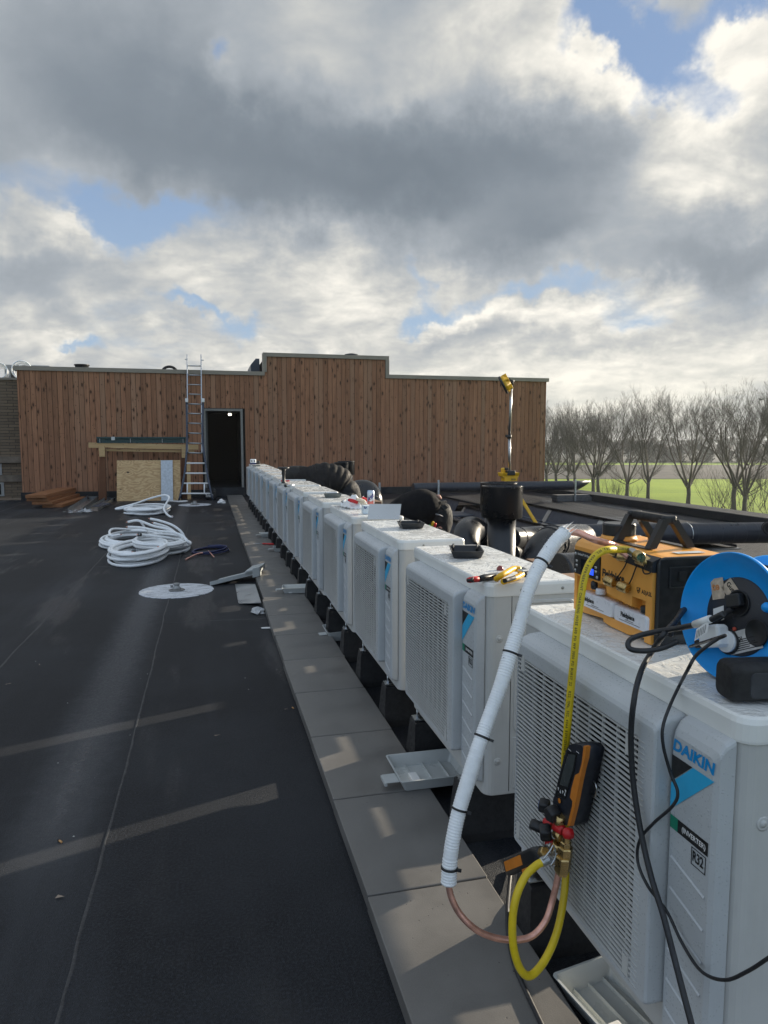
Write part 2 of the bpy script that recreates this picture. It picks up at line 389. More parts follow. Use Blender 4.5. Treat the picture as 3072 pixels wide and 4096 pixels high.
def m_wood(name, a, b, dark, scale=1.0, axis='z', knots=True, plank=None):
    """timber: grain runs along `axis`; plank=(width) gives every board its own tone"""
    m, nt, P = nt_new(name); v = coord(nt)
    sc = {'z': (9, 9, .55), 'x': (.55, 9, 9), 'y': (9, .55, 9)}[axis]
    if plank:
        sep = N(nt, 'ShaderNodeSeparateXYZ', ins={0: v})
        idx = math_(nt, 'FLOOR', math_(nt, 'DIVIDE', sep.outputs[0], plank))
        wn = N(nt, 'ShaderNodeTexWhiteNoise', noise_dimensions='1D', ins={'W': idx})
        shift = N(nt, 'ShaderNodeCombineXYZ', ins={0: 0.0, 1: math_(nt, 'MULTIPLY', wn.outputs['Value'], 37.0), 2: math_(nt, 'MULTIPLY', wn.outputs['Value'], 61.0)}).outputs[0]
        v = N(nt, 'ShaderNodeVectorMath', operation='ADD', ins={0: v, 1: shift}).outputs[0]
    gv = mapv(nt, v, tuple(s*scale for s in sc))
    g1 = noise(nt, gv, 3.0, 6, .6, .6); g2 = noise(nt, mapv(nt, v, tuple((s*4 if s > 1 else s) for s in sc)), 6*scale, 3)
    colr = mixc(nt, mrange(nt, g1, .3, .7), a, b)
    colr = mixc(nt, mrange(nt, g2, .5, .72, 0, .4), colr, dark)
    if plank:
        colr = mixc(nt, mrange(nt, wn.outputs['Value'], .0, 1.0, 0, .8), colr, mixc(nt, .5, colr, dark))
        wn2 = N(nt, 'ShaderNodeTexWhiteNoise', noise_dimensions='1D', ins={'W': math_(nt, 'ADD', idx, 91.5)}).outputs['Value']
        colr = mixc(nt, mrange(nt, wn2, .62, .95, 0, .38), colr, (.36, .23, .15))
    if knots:
        kv = mapv(nt, v, {'z': (8.5, 8.5, 3.4), 'x': (2.2, 9, 9), 'y': (9, 2.2, 9)}[axis])
        kn = N(nt, 'ShaderNodeTexVoronoi', ins={'Vector': kv, 'Scale': 1.0*scale, 'Randomness': 1.0})
        wd = noise(nt, v, 30, 3)
        kd = math_(nt, 'ADD', kn.outputs['Distance'], math_(nt, 'MULTIPLY', math_(nt, 'SUBTRACT', wd, .5), .12))
        colr = mixc(nt, mrange(nt, kd, .11, .22, 1.0, 0.0), colr, tuple(x*.28 for x in dark))
        ring = mrange(nt, kd, .17, .4, .35, 0)
        colr = mixc(nt, ring, colr, dark)
        # short dark dashes (resin pockets and cracks)
        dv = mapv(nt, v, {'z': (20, 20, 9), 'x': (9, 20, 20), 'y': (20, 9, 20)}[axis])
        dd = N(nt, 'ShaderNodeTexVoronoi', ins={'Vector': dv, 'Scale': .75*scale}).outputs['Distance']
        colr = mixc(nt, mrange(nt, dd, .08, .16, .8, 0), colr, tuple(x*.3 for x in dark))
    nt.links.new(colr, P.inputs['Base Color']); P.inputs['Roughness'].default_value = .72
    P.inputs['Specular IOR Level'].default_value = .25
    nt.links.new(bump(nt, g1, .25, .004), P.inputs['Normal']); MATS[name] = m; return m
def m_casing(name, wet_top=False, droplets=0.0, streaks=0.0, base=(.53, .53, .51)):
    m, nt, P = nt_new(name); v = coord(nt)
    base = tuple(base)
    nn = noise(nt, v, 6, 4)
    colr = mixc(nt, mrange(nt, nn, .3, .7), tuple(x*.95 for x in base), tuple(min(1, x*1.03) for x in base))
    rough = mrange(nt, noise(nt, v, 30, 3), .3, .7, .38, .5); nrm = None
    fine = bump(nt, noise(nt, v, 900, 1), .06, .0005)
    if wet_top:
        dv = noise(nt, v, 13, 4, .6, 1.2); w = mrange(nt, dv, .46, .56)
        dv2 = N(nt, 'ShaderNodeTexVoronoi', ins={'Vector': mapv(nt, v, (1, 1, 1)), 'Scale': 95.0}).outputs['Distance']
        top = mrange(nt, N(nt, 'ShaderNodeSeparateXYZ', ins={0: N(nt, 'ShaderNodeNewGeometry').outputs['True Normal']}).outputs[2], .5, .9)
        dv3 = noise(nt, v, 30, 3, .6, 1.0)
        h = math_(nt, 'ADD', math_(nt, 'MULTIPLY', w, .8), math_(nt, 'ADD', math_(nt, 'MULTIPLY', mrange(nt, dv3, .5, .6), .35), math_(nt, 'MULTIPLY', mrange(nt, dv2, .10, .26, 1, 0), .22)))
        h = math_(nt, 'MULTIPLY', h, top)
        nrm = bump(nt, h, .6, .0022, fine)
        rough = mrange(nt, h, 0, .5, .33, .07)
    if droplets > 0:
        wv = N(nt, 'ShaderNodeTexNoise', ins={'Vector': v, 'Scale': 40.0}).outputs['Color']
        vv = N(nt, 'ShaderNodeVectorMath', operation='ADD', ins={0: v, 1: N(nt, 'ShaderNodeVectorMath', operation='SCALE', ins={0: wv, 'Scale': .01}).outputs[0]}).outputs[0]
        h = None
        for s_, thr, wgt in ((150., .30, 1.0), (75., .22, 1.6)):
            vo = N(nt, 'ShaderNodeTexVoronoi', ins={'Vector': vv, 'Scale': s_})
            on = mrange(nt, N(nt, 'ShaderNodeSeparateColor', ins={0: vo.outputs['Color']}).outputs[0], .45 if s_ > 100 else .7, .5 if s_ > 100 else .72)
            q = math_(nt, 'MULTIPLY', math_(nt, 'MULTIPLY', mrange(nt, vo.outputs['Distance'], thr*.5, thr, 1, 0), on), wgt)
            h = q if h is None else math_(nt, 'MAXIMUM', h, q)
        nrm = bump(nt, h, droplets, .0018, fine); rough = mrange(nt, h, 0, .6, .42, .08)
    if streaks > 0:
        st = noise(nt, mapv(nt, v, (55, 55, 1.2)), 1.0, 4, .6)
        msk = mrange(nt, noise(nt, v, 9, 2), .4, .7)
        colr = mixc(nt, math_(nt, 'MULTIPLY', math_(nt, 'MULTIPLY', mrange(nt, st, .5, .62), msk), streaks), colr, tuple(x*.84 for x in base))
    nt.links.new(colr, P.inputs['Base Color']); nt.links.new(rough, P.inputs['Roughness'])
    nt.links.new(nrm if nrm is not None else fine, P.inputs['Normal']); MATS[name] = m; return m
def m_paver():
    m, nt, P = nt_new('grey concrete'); v = coord(nt, 'Object')
    oi = N(nt, 'ShaderNodeObjectInfo').outputs['Random']
    big = noise(nt, v, 5, 5, .6); fine_ = noise(nt, v, 260, 3, .6)
    a = mixc(nt, mrange(nt, big, .3, .7), (.128, .121, .113), (.172, .164, .154))
    a = mixc(nt, mrange(nt, fine_, .35, .7, 0, .35), a, (.205, .188, .168))
    vo = N(nt, 'ShaderNodeTexVoronoi', ins={'Vector': v, 'Scale': 55.0})
    on = mrange(nt, noise(nt, v, 6, 3), .45, .62)
    rnd = N(nt, 'ShaderNodeSeparateColor', ins={0: vo.outputs['Color']}).outputs[0]
    pit = math_(nt, 'MULTIPLY', mrange(nt, vo.outputs['Distance'], .09, .16, 1, 0), math_(nt, 'MULTIPLY', on, mrange(nt, rnd, .5, .6)))
    a = mixc(nt, pit, a, (.03, .028, .026)); a = mixc(nt, math_(nt, 'MULTIPLY', oi, .22), a, (.12, .12, .118))
    nt.links.new(a, P.inputs['Base Color']); nt.links.new(mrange(nt, big, .35, .65, .30, .48), P.inputs['Roughness'])
    h = math_(nt, 'SUBTRACT', math_(nt, 'MULTIPLY', fine_, .5), pit)
    nt.links.new(bump(nt, h, .5, .002), P.inputs['Normal']); MATS['paver'] = m; return m
def m_stone():
    m, nt, P = nt_new('thin sandstone courses'); v = coord(nt)
    wv = N(nt, 'ShaderNodeTexNoise', ins={'Vector': v, 'Scale': 3.0}).outputs['Color']
    vv = N(nt, 'ShaderNodeVectorMath', operation='ADD', ins={0: N(nt, 'ShaderNodeVectorMath', operation='SCALE', ins={0: wv, 'Scale': .03}).outputs[0], 1: v}).outputs[0]
    s3 = N(nt, 'ShaderNodeSeparateXYZ', ins={0: vv}); v2 = N(nt, 'ShaderNodeCombineXYZ', ins={0: s3.outputs[0], 1: s3.outputs[2], 2: 0.0}).outputs[0]
    br = N(nt, 'ShaderNodeTexBrick', ins={'Vector': v2, 'Color1': (.20, .145, .095, 1), 'Color2': (.125, .092, .062, 1), 'Mortar': (.045, .036, .028, 1), 'Scale': 1.0,
             'Mortar Size': .007, 'Brick Width': .36, 'Row Height': .075, 'Bias': -.1})
    br.offset = .37
    a = mixc(nt, mrange(nt, noise(nt, v, 25, 4), .35, .7, 0, .5), br.outputs[0], (.16, .125, .09))
    nt.links.new(a, P.inputs['Base Color']); P.inputs['Roughness'].default_value = .85
    h = math_(nt, 'ADD', math_(nt, 'MULTIPLY', br.outputs['Fac'], -1.0), math_(nt, 'MULTIPLY', noise(nt, v, 30, 4), .5))
    nt.links.new(bump(nt, h, .8, .01), P.inputs['Normal']); return m
def m_plastic_black(name, col=(.012, .014, .018), rough=.30, drops=True):
    m, nt, P = nt_new(name); v = coord(nt)
    P.inputs['Base Color'].default_value = (*col, 1)
    nt.links.new(mrange(nt, noise(nt, v, 5, 4), .3, .7, rough-.07, rough+.1), P.inputs['Roughness'])
    b = bump(nt, noise(nt, v, 4, 3), .10, .02)
    if drops:
        vo = N(nt, 'ShaderNodeTexVoronoi', ins={'Vector': v, 'Scale': 60.0})
        on = mrange(nt, N(nt, 'ShaderNodeSeparateColor', ins={0: vo.outputs['Color']}).outputs[0], .7, .75)
        b = bump(nt, math_(nt, 'MULTIPLY', mrange(nt, vo.outputs['Distance'], .1, .25, 1, 0), on), .6, .003, b)
    nt.links.new(b, P.inputs['Normal']); MATS[name] = m; return m

M_ROOF = m_roof(); M_ROOF2 = m_roof('bitumen upstand', (.010, .011, .013), (.020, .021, .024), False)
M_SEAM = simple('pressed bitumen seam', (.030, .031, .034), .5, var=.35, vs=60, bs=.5, bscale=300, bdist=.002)
M_CLAD = m_wood('larch cladding', (.405, .196, .108), (.290, .136, .075), (.115, .053, .028), 1.0, 'z', True, .1215)
M_PINE = m_wood('pale pine', (.60, .42, .22), (.50, .33, .16), (.36, .21, .09), 1.0, 'x')
M_PINEP = m_wood('pine plywood face', (.52, .36, .185), (.45, .295, .14), (.33, .19, .08), .8, 'x')
def m_ply():
    m, nt, P = nt_new('rotary cut plywood'); v = coord(nt)
    d_ = noise(nt, mapv(nt, v, (1.1, 1, 3.2)), 1.5, 3, .5); kv = mapv(nt, v, (2.2, 0, 3.4), (.3, 0, .2)); kn = N(nt, 'ShaderNodeTexVoronoi', ins={'Vector': kv, 'Scale': 1.0}).outputs['Distance']
    f_ = math_(nt, 'ADD', math_(nt, 'MULTIPLY', d_, 9.0), math_(nt, 'MULTIPLY', mrange(nt, kn, 0, .5, 1, 0), 2.2))
    ln = math_(nt, 'FRACT', f_); ln = mrange(nt, math_(nt, 'ABSOLUTE', math_(nt, 'SUBTRACT', ln, .5)), .0, .5)
    a = mixc(nt, ln, (.44, .27, .12), (.62, .43, .22)); a = mixc(nt, mrange(nt, kn, .06, .11, 1, 0), a, (.06, .03, .015)); a = mixc(nt, mrange(nt, noise(nt, v, 40, 3), .4, .7, 0, .3), a, (.5, .32, .15))
    nt.links.new(a, P.inputs['Base Color']); P.inputs['Roughness'].default_value = .7; MATS['ply'] = m; return m
M_PINEP = m_ply()
M_TIMB = m_wood('red brown stained timber', (.30, .13, .055), (.24, .10, .042), (.14, .055, .022), 1.0, 'y', False)
M_POST = m_wood('brown stained post', (.17, .075, .038), (.14, .06, .03), (.09, .035, .018), 1.0, 'z', False)
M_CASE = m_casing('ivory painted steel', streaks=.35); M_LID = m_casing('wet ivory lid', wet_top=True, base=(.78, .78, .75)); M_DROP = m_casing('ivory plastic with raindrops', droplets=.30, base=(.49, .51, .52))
M_PAV = m_paver(); M_STONE = m_stone()
M_BLK = m_plastic_black('glossy black duct plastic'); M_BLKM = m_plastic_black('satin black plastic', (.014, .015, .017), .42, False)
M_RUB = simple('black rubber', (.013, .013, .014), .7, var=.3, vs=25, bs=.4, bscale=150)
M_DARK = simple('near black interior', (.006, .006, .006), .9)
M_GALV = simple('galvanised sheet', (.50, .52, .53), .36, 1.0, .06, 3)
M_ALU = simple('brushed aluminium', (.42, .43, .44), .38, 1.0, .08, 30)
M_COPE = simple('beige coping', (.26, .225, .18), .5, var=.06, vs=3)
M_SLATE = simple('dark grey deflector steel', (.045, .055, .075), .42, .0, .08, 4)
M_COPPER = simple('dull copper pipe', (.74, .40, .31), .4, .7, .18, 35)
M_BRASS = simple('brass', (.55, .40, .18), .32, 1.0, .15, 60)
M_WFOAM = simple('white foam sleeve', (.86, .87, .87), .6, var=.05, vs=40, bs=.5, bscale=60, bdist=.003)
M_YEL = simple('yellow hose rubber', (.72, .52, .015), .42, var=.12, vs=18)
M_ORNG = simple('orange moulded plastic', (.82, .37, .07), .42, var=.05, vs=9, bs=.1, bscale=500, bdist=.0006)
M_ORNG2 = simple('burnt orange rubber', (.62, .20, .02), .5, var=.08)
M_BLUE = simple('bright blue plastic', (.004, .31, .80), .38, var=.07, vs=14, bs=.06, bscale=60)
M_WHITE = simple('white plastic', (.78, .78, .77), .4, var=.04)
M_RED = simple('red rubber', (.50, .012, .015), .4, var=.1)
M_DWY = simple('tool yellow plastic', (.75, .42, .01), .42, var=.08)
M_LOGO_B = simple('printed blue', (.0, .26, .62), .4, var=.03); M_LOGO_L = simple('printed light blue', (.03, .42, .72), .4, var=.03)
M_INK = simple('black ink', (.012, .012, .013), .5, var=.05); M_GRN = simple('printed green', (.0, .22, .13), .4, var=.05)
M_JACK = simple('black quilted nylon', (.012, .0105, .010), .72, var=.3, vs=12, bs=.5, bscale=14, bdist=.02, spec=.3)
M_SWEAT = simple('black cotton', (.0085, .008, .009), .9, var=.25, vs=10, bs=.3, bscale=9, bdist=.02, spec=.2)
M_TROUS = simple('charcoal work trousers', (.013, .013, .014), .8, var=.25, vs=15, bs=.4, bscale=12, bdist=.02)
M_SKIN = simple('skin', (.55, .30, .22), .5, var=.08); M_HAIR = simple('dark hair', (.007, .006, .005), .6, var=.3, vs=90, bs=.6, bscale=120, bdist=.004)

# ---------------------------------------------------------------- ground, roof, fields
def plate(name, pts, z0, z1, mat, kind='structure', parent=None):
    mb = MB(); mb.prism([(x, y, z0) for x, y in pts], (0, 0, z1-z0)); o = mb.build(name, mat, parent)
    if kind: tag(o, kind=kind)
    return o
plate('roof', [(-16, -6), (9.55, -6), (9.55, 19.05), (-16, 19.05)], -.35, 0, M_ROOF)
pl = plate('building_below', [(-15.95, -5.9), (9.5, -5.9), (9.5, 32), (-15.95, 32)], -6.2, -.352, M_STONE, None)
tag(pl, 'sandstone block whose flat bitumen roof carries the whole row of units', 'building')
mb = MB(); mb.box((9.0, -6, .0015), (9.56, 19.02, .16), bev=.012); tag(mb.build('parapet', M_ROOF2), 'low black bitumen parapet along the right edge of the roof', 'parapet')
# seams of the roofing felt, with the ragged line of squeezed-out bitumen
def seam(name, p, q, w=.012, amp=.012, z=.003):
    p, q = Vector(p), Vector(q); L = (q-p).length; n = max(8, int(L/.045)); t = (q-p)/L; s_ = Vector((-t.y, t.x, 0)); A = []; B = []
    o1 = 0
    for i in range(n+1):
        o1 = o1*.90 + random.gauss(0, amp*.45)
        base = p + t*(L*i/n) + s_*o1
        A.append(base + s_*(w*(.6+.8*random.random()))); B.append(base - s_*w*.5)
    m_ = MB(); up = Vector((0, 0, z))
    m_.loft([[a for a in A], [a*.35+b*.65+up for a, b in zip(A, B)], [b for b in B]], 0, True, closed=False, capa=False, capb=False)
    return tag(m_.build(name, M_SEAM, recalc=False), kind='structure')
a1 = G(c('cl', 830, 118)); a2 = G(c('cl', 300, 2130)); dirn = (a2-a1).normalized()
seam('roof_seam', a1 - dirn*6.8, a2 + dirn*1.5, .006, .0022)
b1 = G(c('cl', 320, 0)); b2 = G(c('cl', 0, 345)); seam('roof_seam', b1 + (b1-b2).normalized()*7, b2 - (b1-b2).normalized()*6, .008, .003)
seam('roof_seam', G(c('cl', 830, 118)), G(c('cl', 1360, 95)), .009, .003); seam('roof_seam', G(c('ca', 120, 607)), G(c('ca', 275, 610)), .01, .003)
seam('roof_seam', G(c('ca', 0, 440)), G(c('ca', 165, 438)), .01, .003); seam('roof_seam', G(c('ca', 750, 322)), G(c('ca', 1010, 316)), .01, .003)
seam('roof_seam', (-4.2, 19, 0), (-3.9, 2, 0), .01, .01); seam('roof_seam', (6.9, 19, 0), (6.9, 5, 0), .02, .01); seam('roof_seam', (7.9, 17, 0), (7.9, 5, 0), .02, .01)
# surrounding land, six metres below
m, nt, P = nt_new('winter grass'); v = coord(nt)
st = noise(nt, mapv(nt, v, (.02, .5, 1), rot=(0, 0, math.radians(20))), 1.0, 4)
a = mixc(nt, mrange(nt, noise(nt, v, .08, 4), .3, .7), (.205, .295, .016), (.29, .385, .028)); a = mixc(nt, mrange(nt, st, .5, .7, 0, .35), a, (.12, .20, .02))
a = mixc(nt, mrange(nt, noise(nt, v, 3, 3), .4, .7, 0, .3), a, (.28, .38, .06))
nt.links.new(a, P.inputs['Base Color']); P.inputs['Roughness'].default_value = .8; P.inputs['Specular IOR Level'].default_value = .2
nt.links.new(bump(nt, noise(nt, v, 6, 3), .8, .1), P.inputs['Normal']); M_GRASS = m
M_SOIL = simple('ploughed soil', (.019, .017, .014), .9, var=.3, vs=.12); M_LAND = simple('distant winter land', (.026, .030, .019), .9, var=.35, vs=.02)
GZ = -6.2
plate('ground', [(-2500, -600), (5200, -600), (5200, 5600), (-2500, 5600)], GZ-1, GZ, M_GRASS)
ax = Vector((FW.x, FW.y, 0)).normalized(); rx = Vector((RT.x, RT.y, 0))
def strip(name, d0, d1, w, z, mat, skew=0.0, off=0.0):
    q = [ax*(d0-skew) - rx*(w-off), ax*(d0+skew) + rx*(w+off), ax*(d1+skew) + rx*(w+off), ax*(d1-skew) - rx*(w-off)]
    return plate(name, [(p.x, p.y) for p in q], GZ+.004, GZ+z, mat)
strip('ploughed_field', 146, 235, 500, .05, M_SOIL, 6); strip('far_land', 262, 4500, 4000, .05, M_LAND, 10)
# ---------------------------------------------------------------- timber clad building at the end of the roof
W = 19.0
X0, X1, X2, X3 = -4.42, 1.50, 4.80, 9.53
ZT, ZU, ZB = 3.245, 3.735, .18
DX0, DX1, DZ0, DZ1 = -.02, .86, .24, 2.22
root = empty('timber_clad_building', (2.5, W, 0)); tag(root, 'long flat building clad in brown knotty vertical boards with a raised middle section', 'building')
def rel(o, r):
    o.parent = r; o.matrix_parent_inverse = Matrix.Translation(-Vector(r.location)); return o
def bw(mb, name, mat, r, lab=None):
    o = mb.build(name, mat); rel(o, r)
    if lab: tag(o, lab)
    return o
mb = MB(); pw = .1215; k = math.floor(X0/pw)
while k*pw < X3 - .01:
    xa = max(X0, k*pw) + .0045; xb = min(X3, (k+1)*pw) - .0045; k += 1
    if xb - xa < .02: continue
    xm = (xa+xb)/2; zt = (ZU if X1 < xm < X2 else ZT) - .10
    dy = random.uniform(-.005, .005)
    segs = [(ZB, zt)]
    if DX0-.06 < xm < DX1+.06: segs = [(DZ1+.07, zt)]
    out = []
    for (za, zb) in segs:
        if random.random() < .33:
            zc = random.uniform(za+.4, zb-.3) if zb-za > 1 else None
            if zc: out += [(za, zc-.002), (zc+.002, zb)]; continue
        out.append((za, zb))
    for za, zb in out: mb.box((xa, W-.022+dy+random.uniform(-.001, .001), za), (xb, W, zb))
bw(mb, 'cladding', M_CLAD, root)
# core behind the boards, leaving the doorway open
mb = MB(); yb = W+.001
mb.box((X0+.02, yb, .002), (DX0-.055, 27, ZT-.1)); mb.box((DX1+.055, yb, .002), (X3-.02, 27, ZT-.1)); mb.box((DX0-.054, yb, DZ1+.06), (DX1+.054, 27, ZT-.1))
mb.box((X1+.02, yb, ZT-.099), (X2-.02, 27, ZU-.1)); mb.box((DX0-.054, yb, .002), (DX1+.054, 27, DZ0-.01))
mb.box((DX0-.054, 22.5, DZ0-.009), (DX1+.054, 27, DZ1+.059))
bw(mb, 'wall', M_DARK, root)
mb = MB(); mb.box((X3-.018, W+.001, ZB), (X3, 27, ZT-.1)); bw(mb, 'side_cladding', M_CLAD, root)
mb = MB(); mb.box((X0, W+.001, ZB), (X0+.018, 27, ZT-.1)); bw(mb, 'side_cladding', M_CLAD, root)
mb = MB()
mb.box((X0-.06, W-.06, ZT-.10), (X1+.0, W+.3, ZT)); mb.box((X1-.04, W-.063, ZT-.002), (X1+.055, W+.3, ZU-.10)); mb.box((X1-.04, W-.06, ZU-.099), (X2+.04, W+.3, ZU))
mb.box((X2-.055, W-.063, ZT-.10), (X2+.04, W+.3, ZU-.101)); mb.box((X2+.041, W-.06, ZT-.10), (X3+.06, W+.3, ZT)); mb.box((X3-.1, W+.301, ZT-.10), (X3+.06, 27, ZT))
bw(mb, 'coping', M_COPE, root)
mb = MB(); mb.box((X0-.02, W-.10, 0.0), (DX0-.09, W-.024, .19), bev=.01); mb.box((DX1+.09, W-.10, 0.0), (X3+.0, W-.024, .19), bev=.01); mb.box((DX0-.088, W-.16, 0.001), (DX1+.088, W-.024, DZ0-.001), bev=.01)
bw(mb, 'bitumen_upstand', M_ROOF2, root)
mb = MB()
for lo, hi in (((DX0-.055, W-.05, DZ0), (DX0, W+.1, DZ1)), ((DX1, W-.05, DZ0), (DX1+.055, W+.1, DZ1)), ((DX0-.055, W-.05, DZ1), (DX1+.055, W+.1, DZ1+.055))): mb.box(lo, hi)
f_ = bw(mb, 'door_frame', simple('grey door frame', (.20, .195, .18), .5), root)
mb = MB(); mb.box((DX0+.002, W+.1, DZ0+.01), (DX0+.045, W+.93, DZ1-.01), bev=.005); bw(mb, 'door', simple('dark grey door', (.05, .052, .056), .45), root, 'dark grey door standing open into the black interior')
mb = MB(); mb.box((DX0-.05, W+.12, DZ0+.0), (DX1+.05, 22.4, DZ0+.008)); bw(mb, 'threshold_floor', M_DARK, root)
o = tag(MB().lathe([(0, .0), (.045, .01), (.045, .05), (.0, .065)], (.64, 20.6, 2.22), (0, 0, -1), 16).build('ceiling_lamp', simple('lit lamp glass', (.9, .9, .85), .4, emit=(1, .93, .78), estr=3)), 'small round lit lamp inside the dark doorway', 'lamp')
mb = MB(); mb.box((.60, 20.55, 2.221), (.68, 20.65, 2.30)); l_ = mb.build('lamp_base', M_WHITE); l_.parent = o
# things on that roof
def lab(o, l, cat, **k): return tag(o, l, cat, **k)
mb = MB(); x_ = -3.13; mb.cyl((x_, 20.2, ZT-.2), (x_, 20.2, ZT+.16), .17, 24); mb.cyl((x_, 20.2, ZT+.16), (x_, 20.2, ZT+.19), .19, 24)
lab(mb.build('roof_vent_pipe', M_BLKM), 'short dark vent pipe on the left part of the timber building roof', 'vent pipe')
mb = MB(); mb.lathe([(.11, -.15), (.11, .02), (.2, .03), (.215, .07), (.18, .11), (.05, .135), (0, .14)], (3.95, 19.7, ZU), n=28)
lab(mb.build('mushroom_vent', M_BLKM), 'round black mushroom vent cap on top of the raised section', 'vent')
mb = MB(); mb.tube([( -.9+.17*math.cos(a)*1.1, 19.5, ZT-.04+.16*math.sin(a)) for a in [math.pi*k_/14 for k_ in range(-2, 16)]], .035, 10)
lab(mb.build('black_hose', M_RUB), 'loop of thick black hose showing above the coping near the ladder', 'hose')
mb = MB(); mb.prism([(6.5, 19.9, ZT), (6.9, 19.9, ZT+.055), (8.56, 19.9, ZT+.035), (8.56, 19.9, ZT-.02), (6.5, 19.9, ZT-.02)], (0, 1.0, 0))
lab(mb.build('skylight', simple('pale skylight acrylic', (.5, .56, .56), .3)), 'low pale skylight on the right part of the timber building roof', 'skylight')
mb = MB(); mb.prism([(1.22, 20.2, ZT-.02), (1.46, 20.2, ZT-.02), (1.46, 20.2, ZU-.02), (1.36, 20.2, ZU-.02), (1.22, 20.2, ZT+.3)], (0, 1.5, 0))
lab(mb.build('roof_housing', M_SLATE), 'dark sloping housing against the left side of the raised section', 'roof housing')

# ---------------------------------------------------------------- stone building at far left
root = empty('stone_building', (-7, 19.7, 0)); tag(root, 'building faced in thin tan sandstone courses at the far left', 'building')
def sz(v): return 1.42 + (v - 1.42)*1.045
mb = MB(); mb.box((-10, 19.7, -.001), (X0-.01, 24, sz(1.08))); bw(mb, 'wall', M_STONE, root)
mb = MB(); mb.box((-10, 19.70, sz(1.08)), (X0-.012, 24, sz(2.90))); bw(mb, 'wall', M_STONE, root)
mb = MB(); mb.box((-10, 19.66, sz(2.90)), (X0-.012, 24, sz(2.95))); bw(mb, 'coping', M_COPE, root)
mb = MB(); mb.box((-10, 19.62, sz(.915)), (X0-.012, 19.699, sz(1.07)), bev=.01); mb.box((-10, 19.64, sz(.46)), (X0-.012, 19.699, sz(.62)), bev=.01)
bw(mb, 'ledge', simple('weathered band stone', (.16, .13, .10), .8, var=.3, vs=4), root)
for za, zb, xr in ((1.09, 2.3, -5.08), (.63, .905, -5.03), (.12, .45, -5.0)):
    mb = MB(); mb.box((-6.2, 19.67, sz(za)), (xr, 19.699, sz(zb))); w_ = bw(mb, 'window_frame', simple('grey window frame', (.3, .3, .29), .5), root)
    mb = MB(); mb.box((-6.14, 19.655, sz(za)+.04), (xr-.07, 19.669, sz(zb)-.04)); g_ = mb.build('pane', simple('dark window glass', (.01, .012, .015), .08)); g_.parent = w_

# on the stone building's roof: an outdoor unit and loops of white pipe
zt = sz(2.95)
root = empty('roof_condenser', (-5.0, 21.2, zt)); tag(root, 'grey outdoor unit with dark grille behind white pipe loops on the stone building', 'outdoor unit')
mb = MB(); mb.box((-5.18, 21, zt), (-4.05, 21.6, zt+.45), bev=.02); bw(mb, 'casing', simple('grey casing', (.3, .3, .29), .5), root)
mb = MB()
for k in range(14): mb.box((-5.02, 20.97, zt+.03+k*.026), (-4.2, 20.999, zt+.042+k*.026))
bw(mb, 'grille', M_DARK, root)
for i, (cx_, r_, y_, lb) in enumerate([(-5.12, .20, 20.2, 'large loop of white pipe leaning at the left frame edge on the stone building'), (-4.60, .235, 20.3, 'largest loop of white pipe standing on the stone building next to the timber wall')]):
    mb = MB()
    for j in range(4):
        rr = r_*(1-.09*j); mb.tube([(cx_+j*.02+rr*math.cos(a), y_+j*.05, zt+.02+rr*.98+rr*math.sin(a)*.98) for a in [2*math.pi*q/36 for q in range(37)]], .018, 8, cap=False)
    tag(mb.build('pipe_coil', M_WFOAM), lb, 'pipe coil', 'white pipe coils on the stone building')
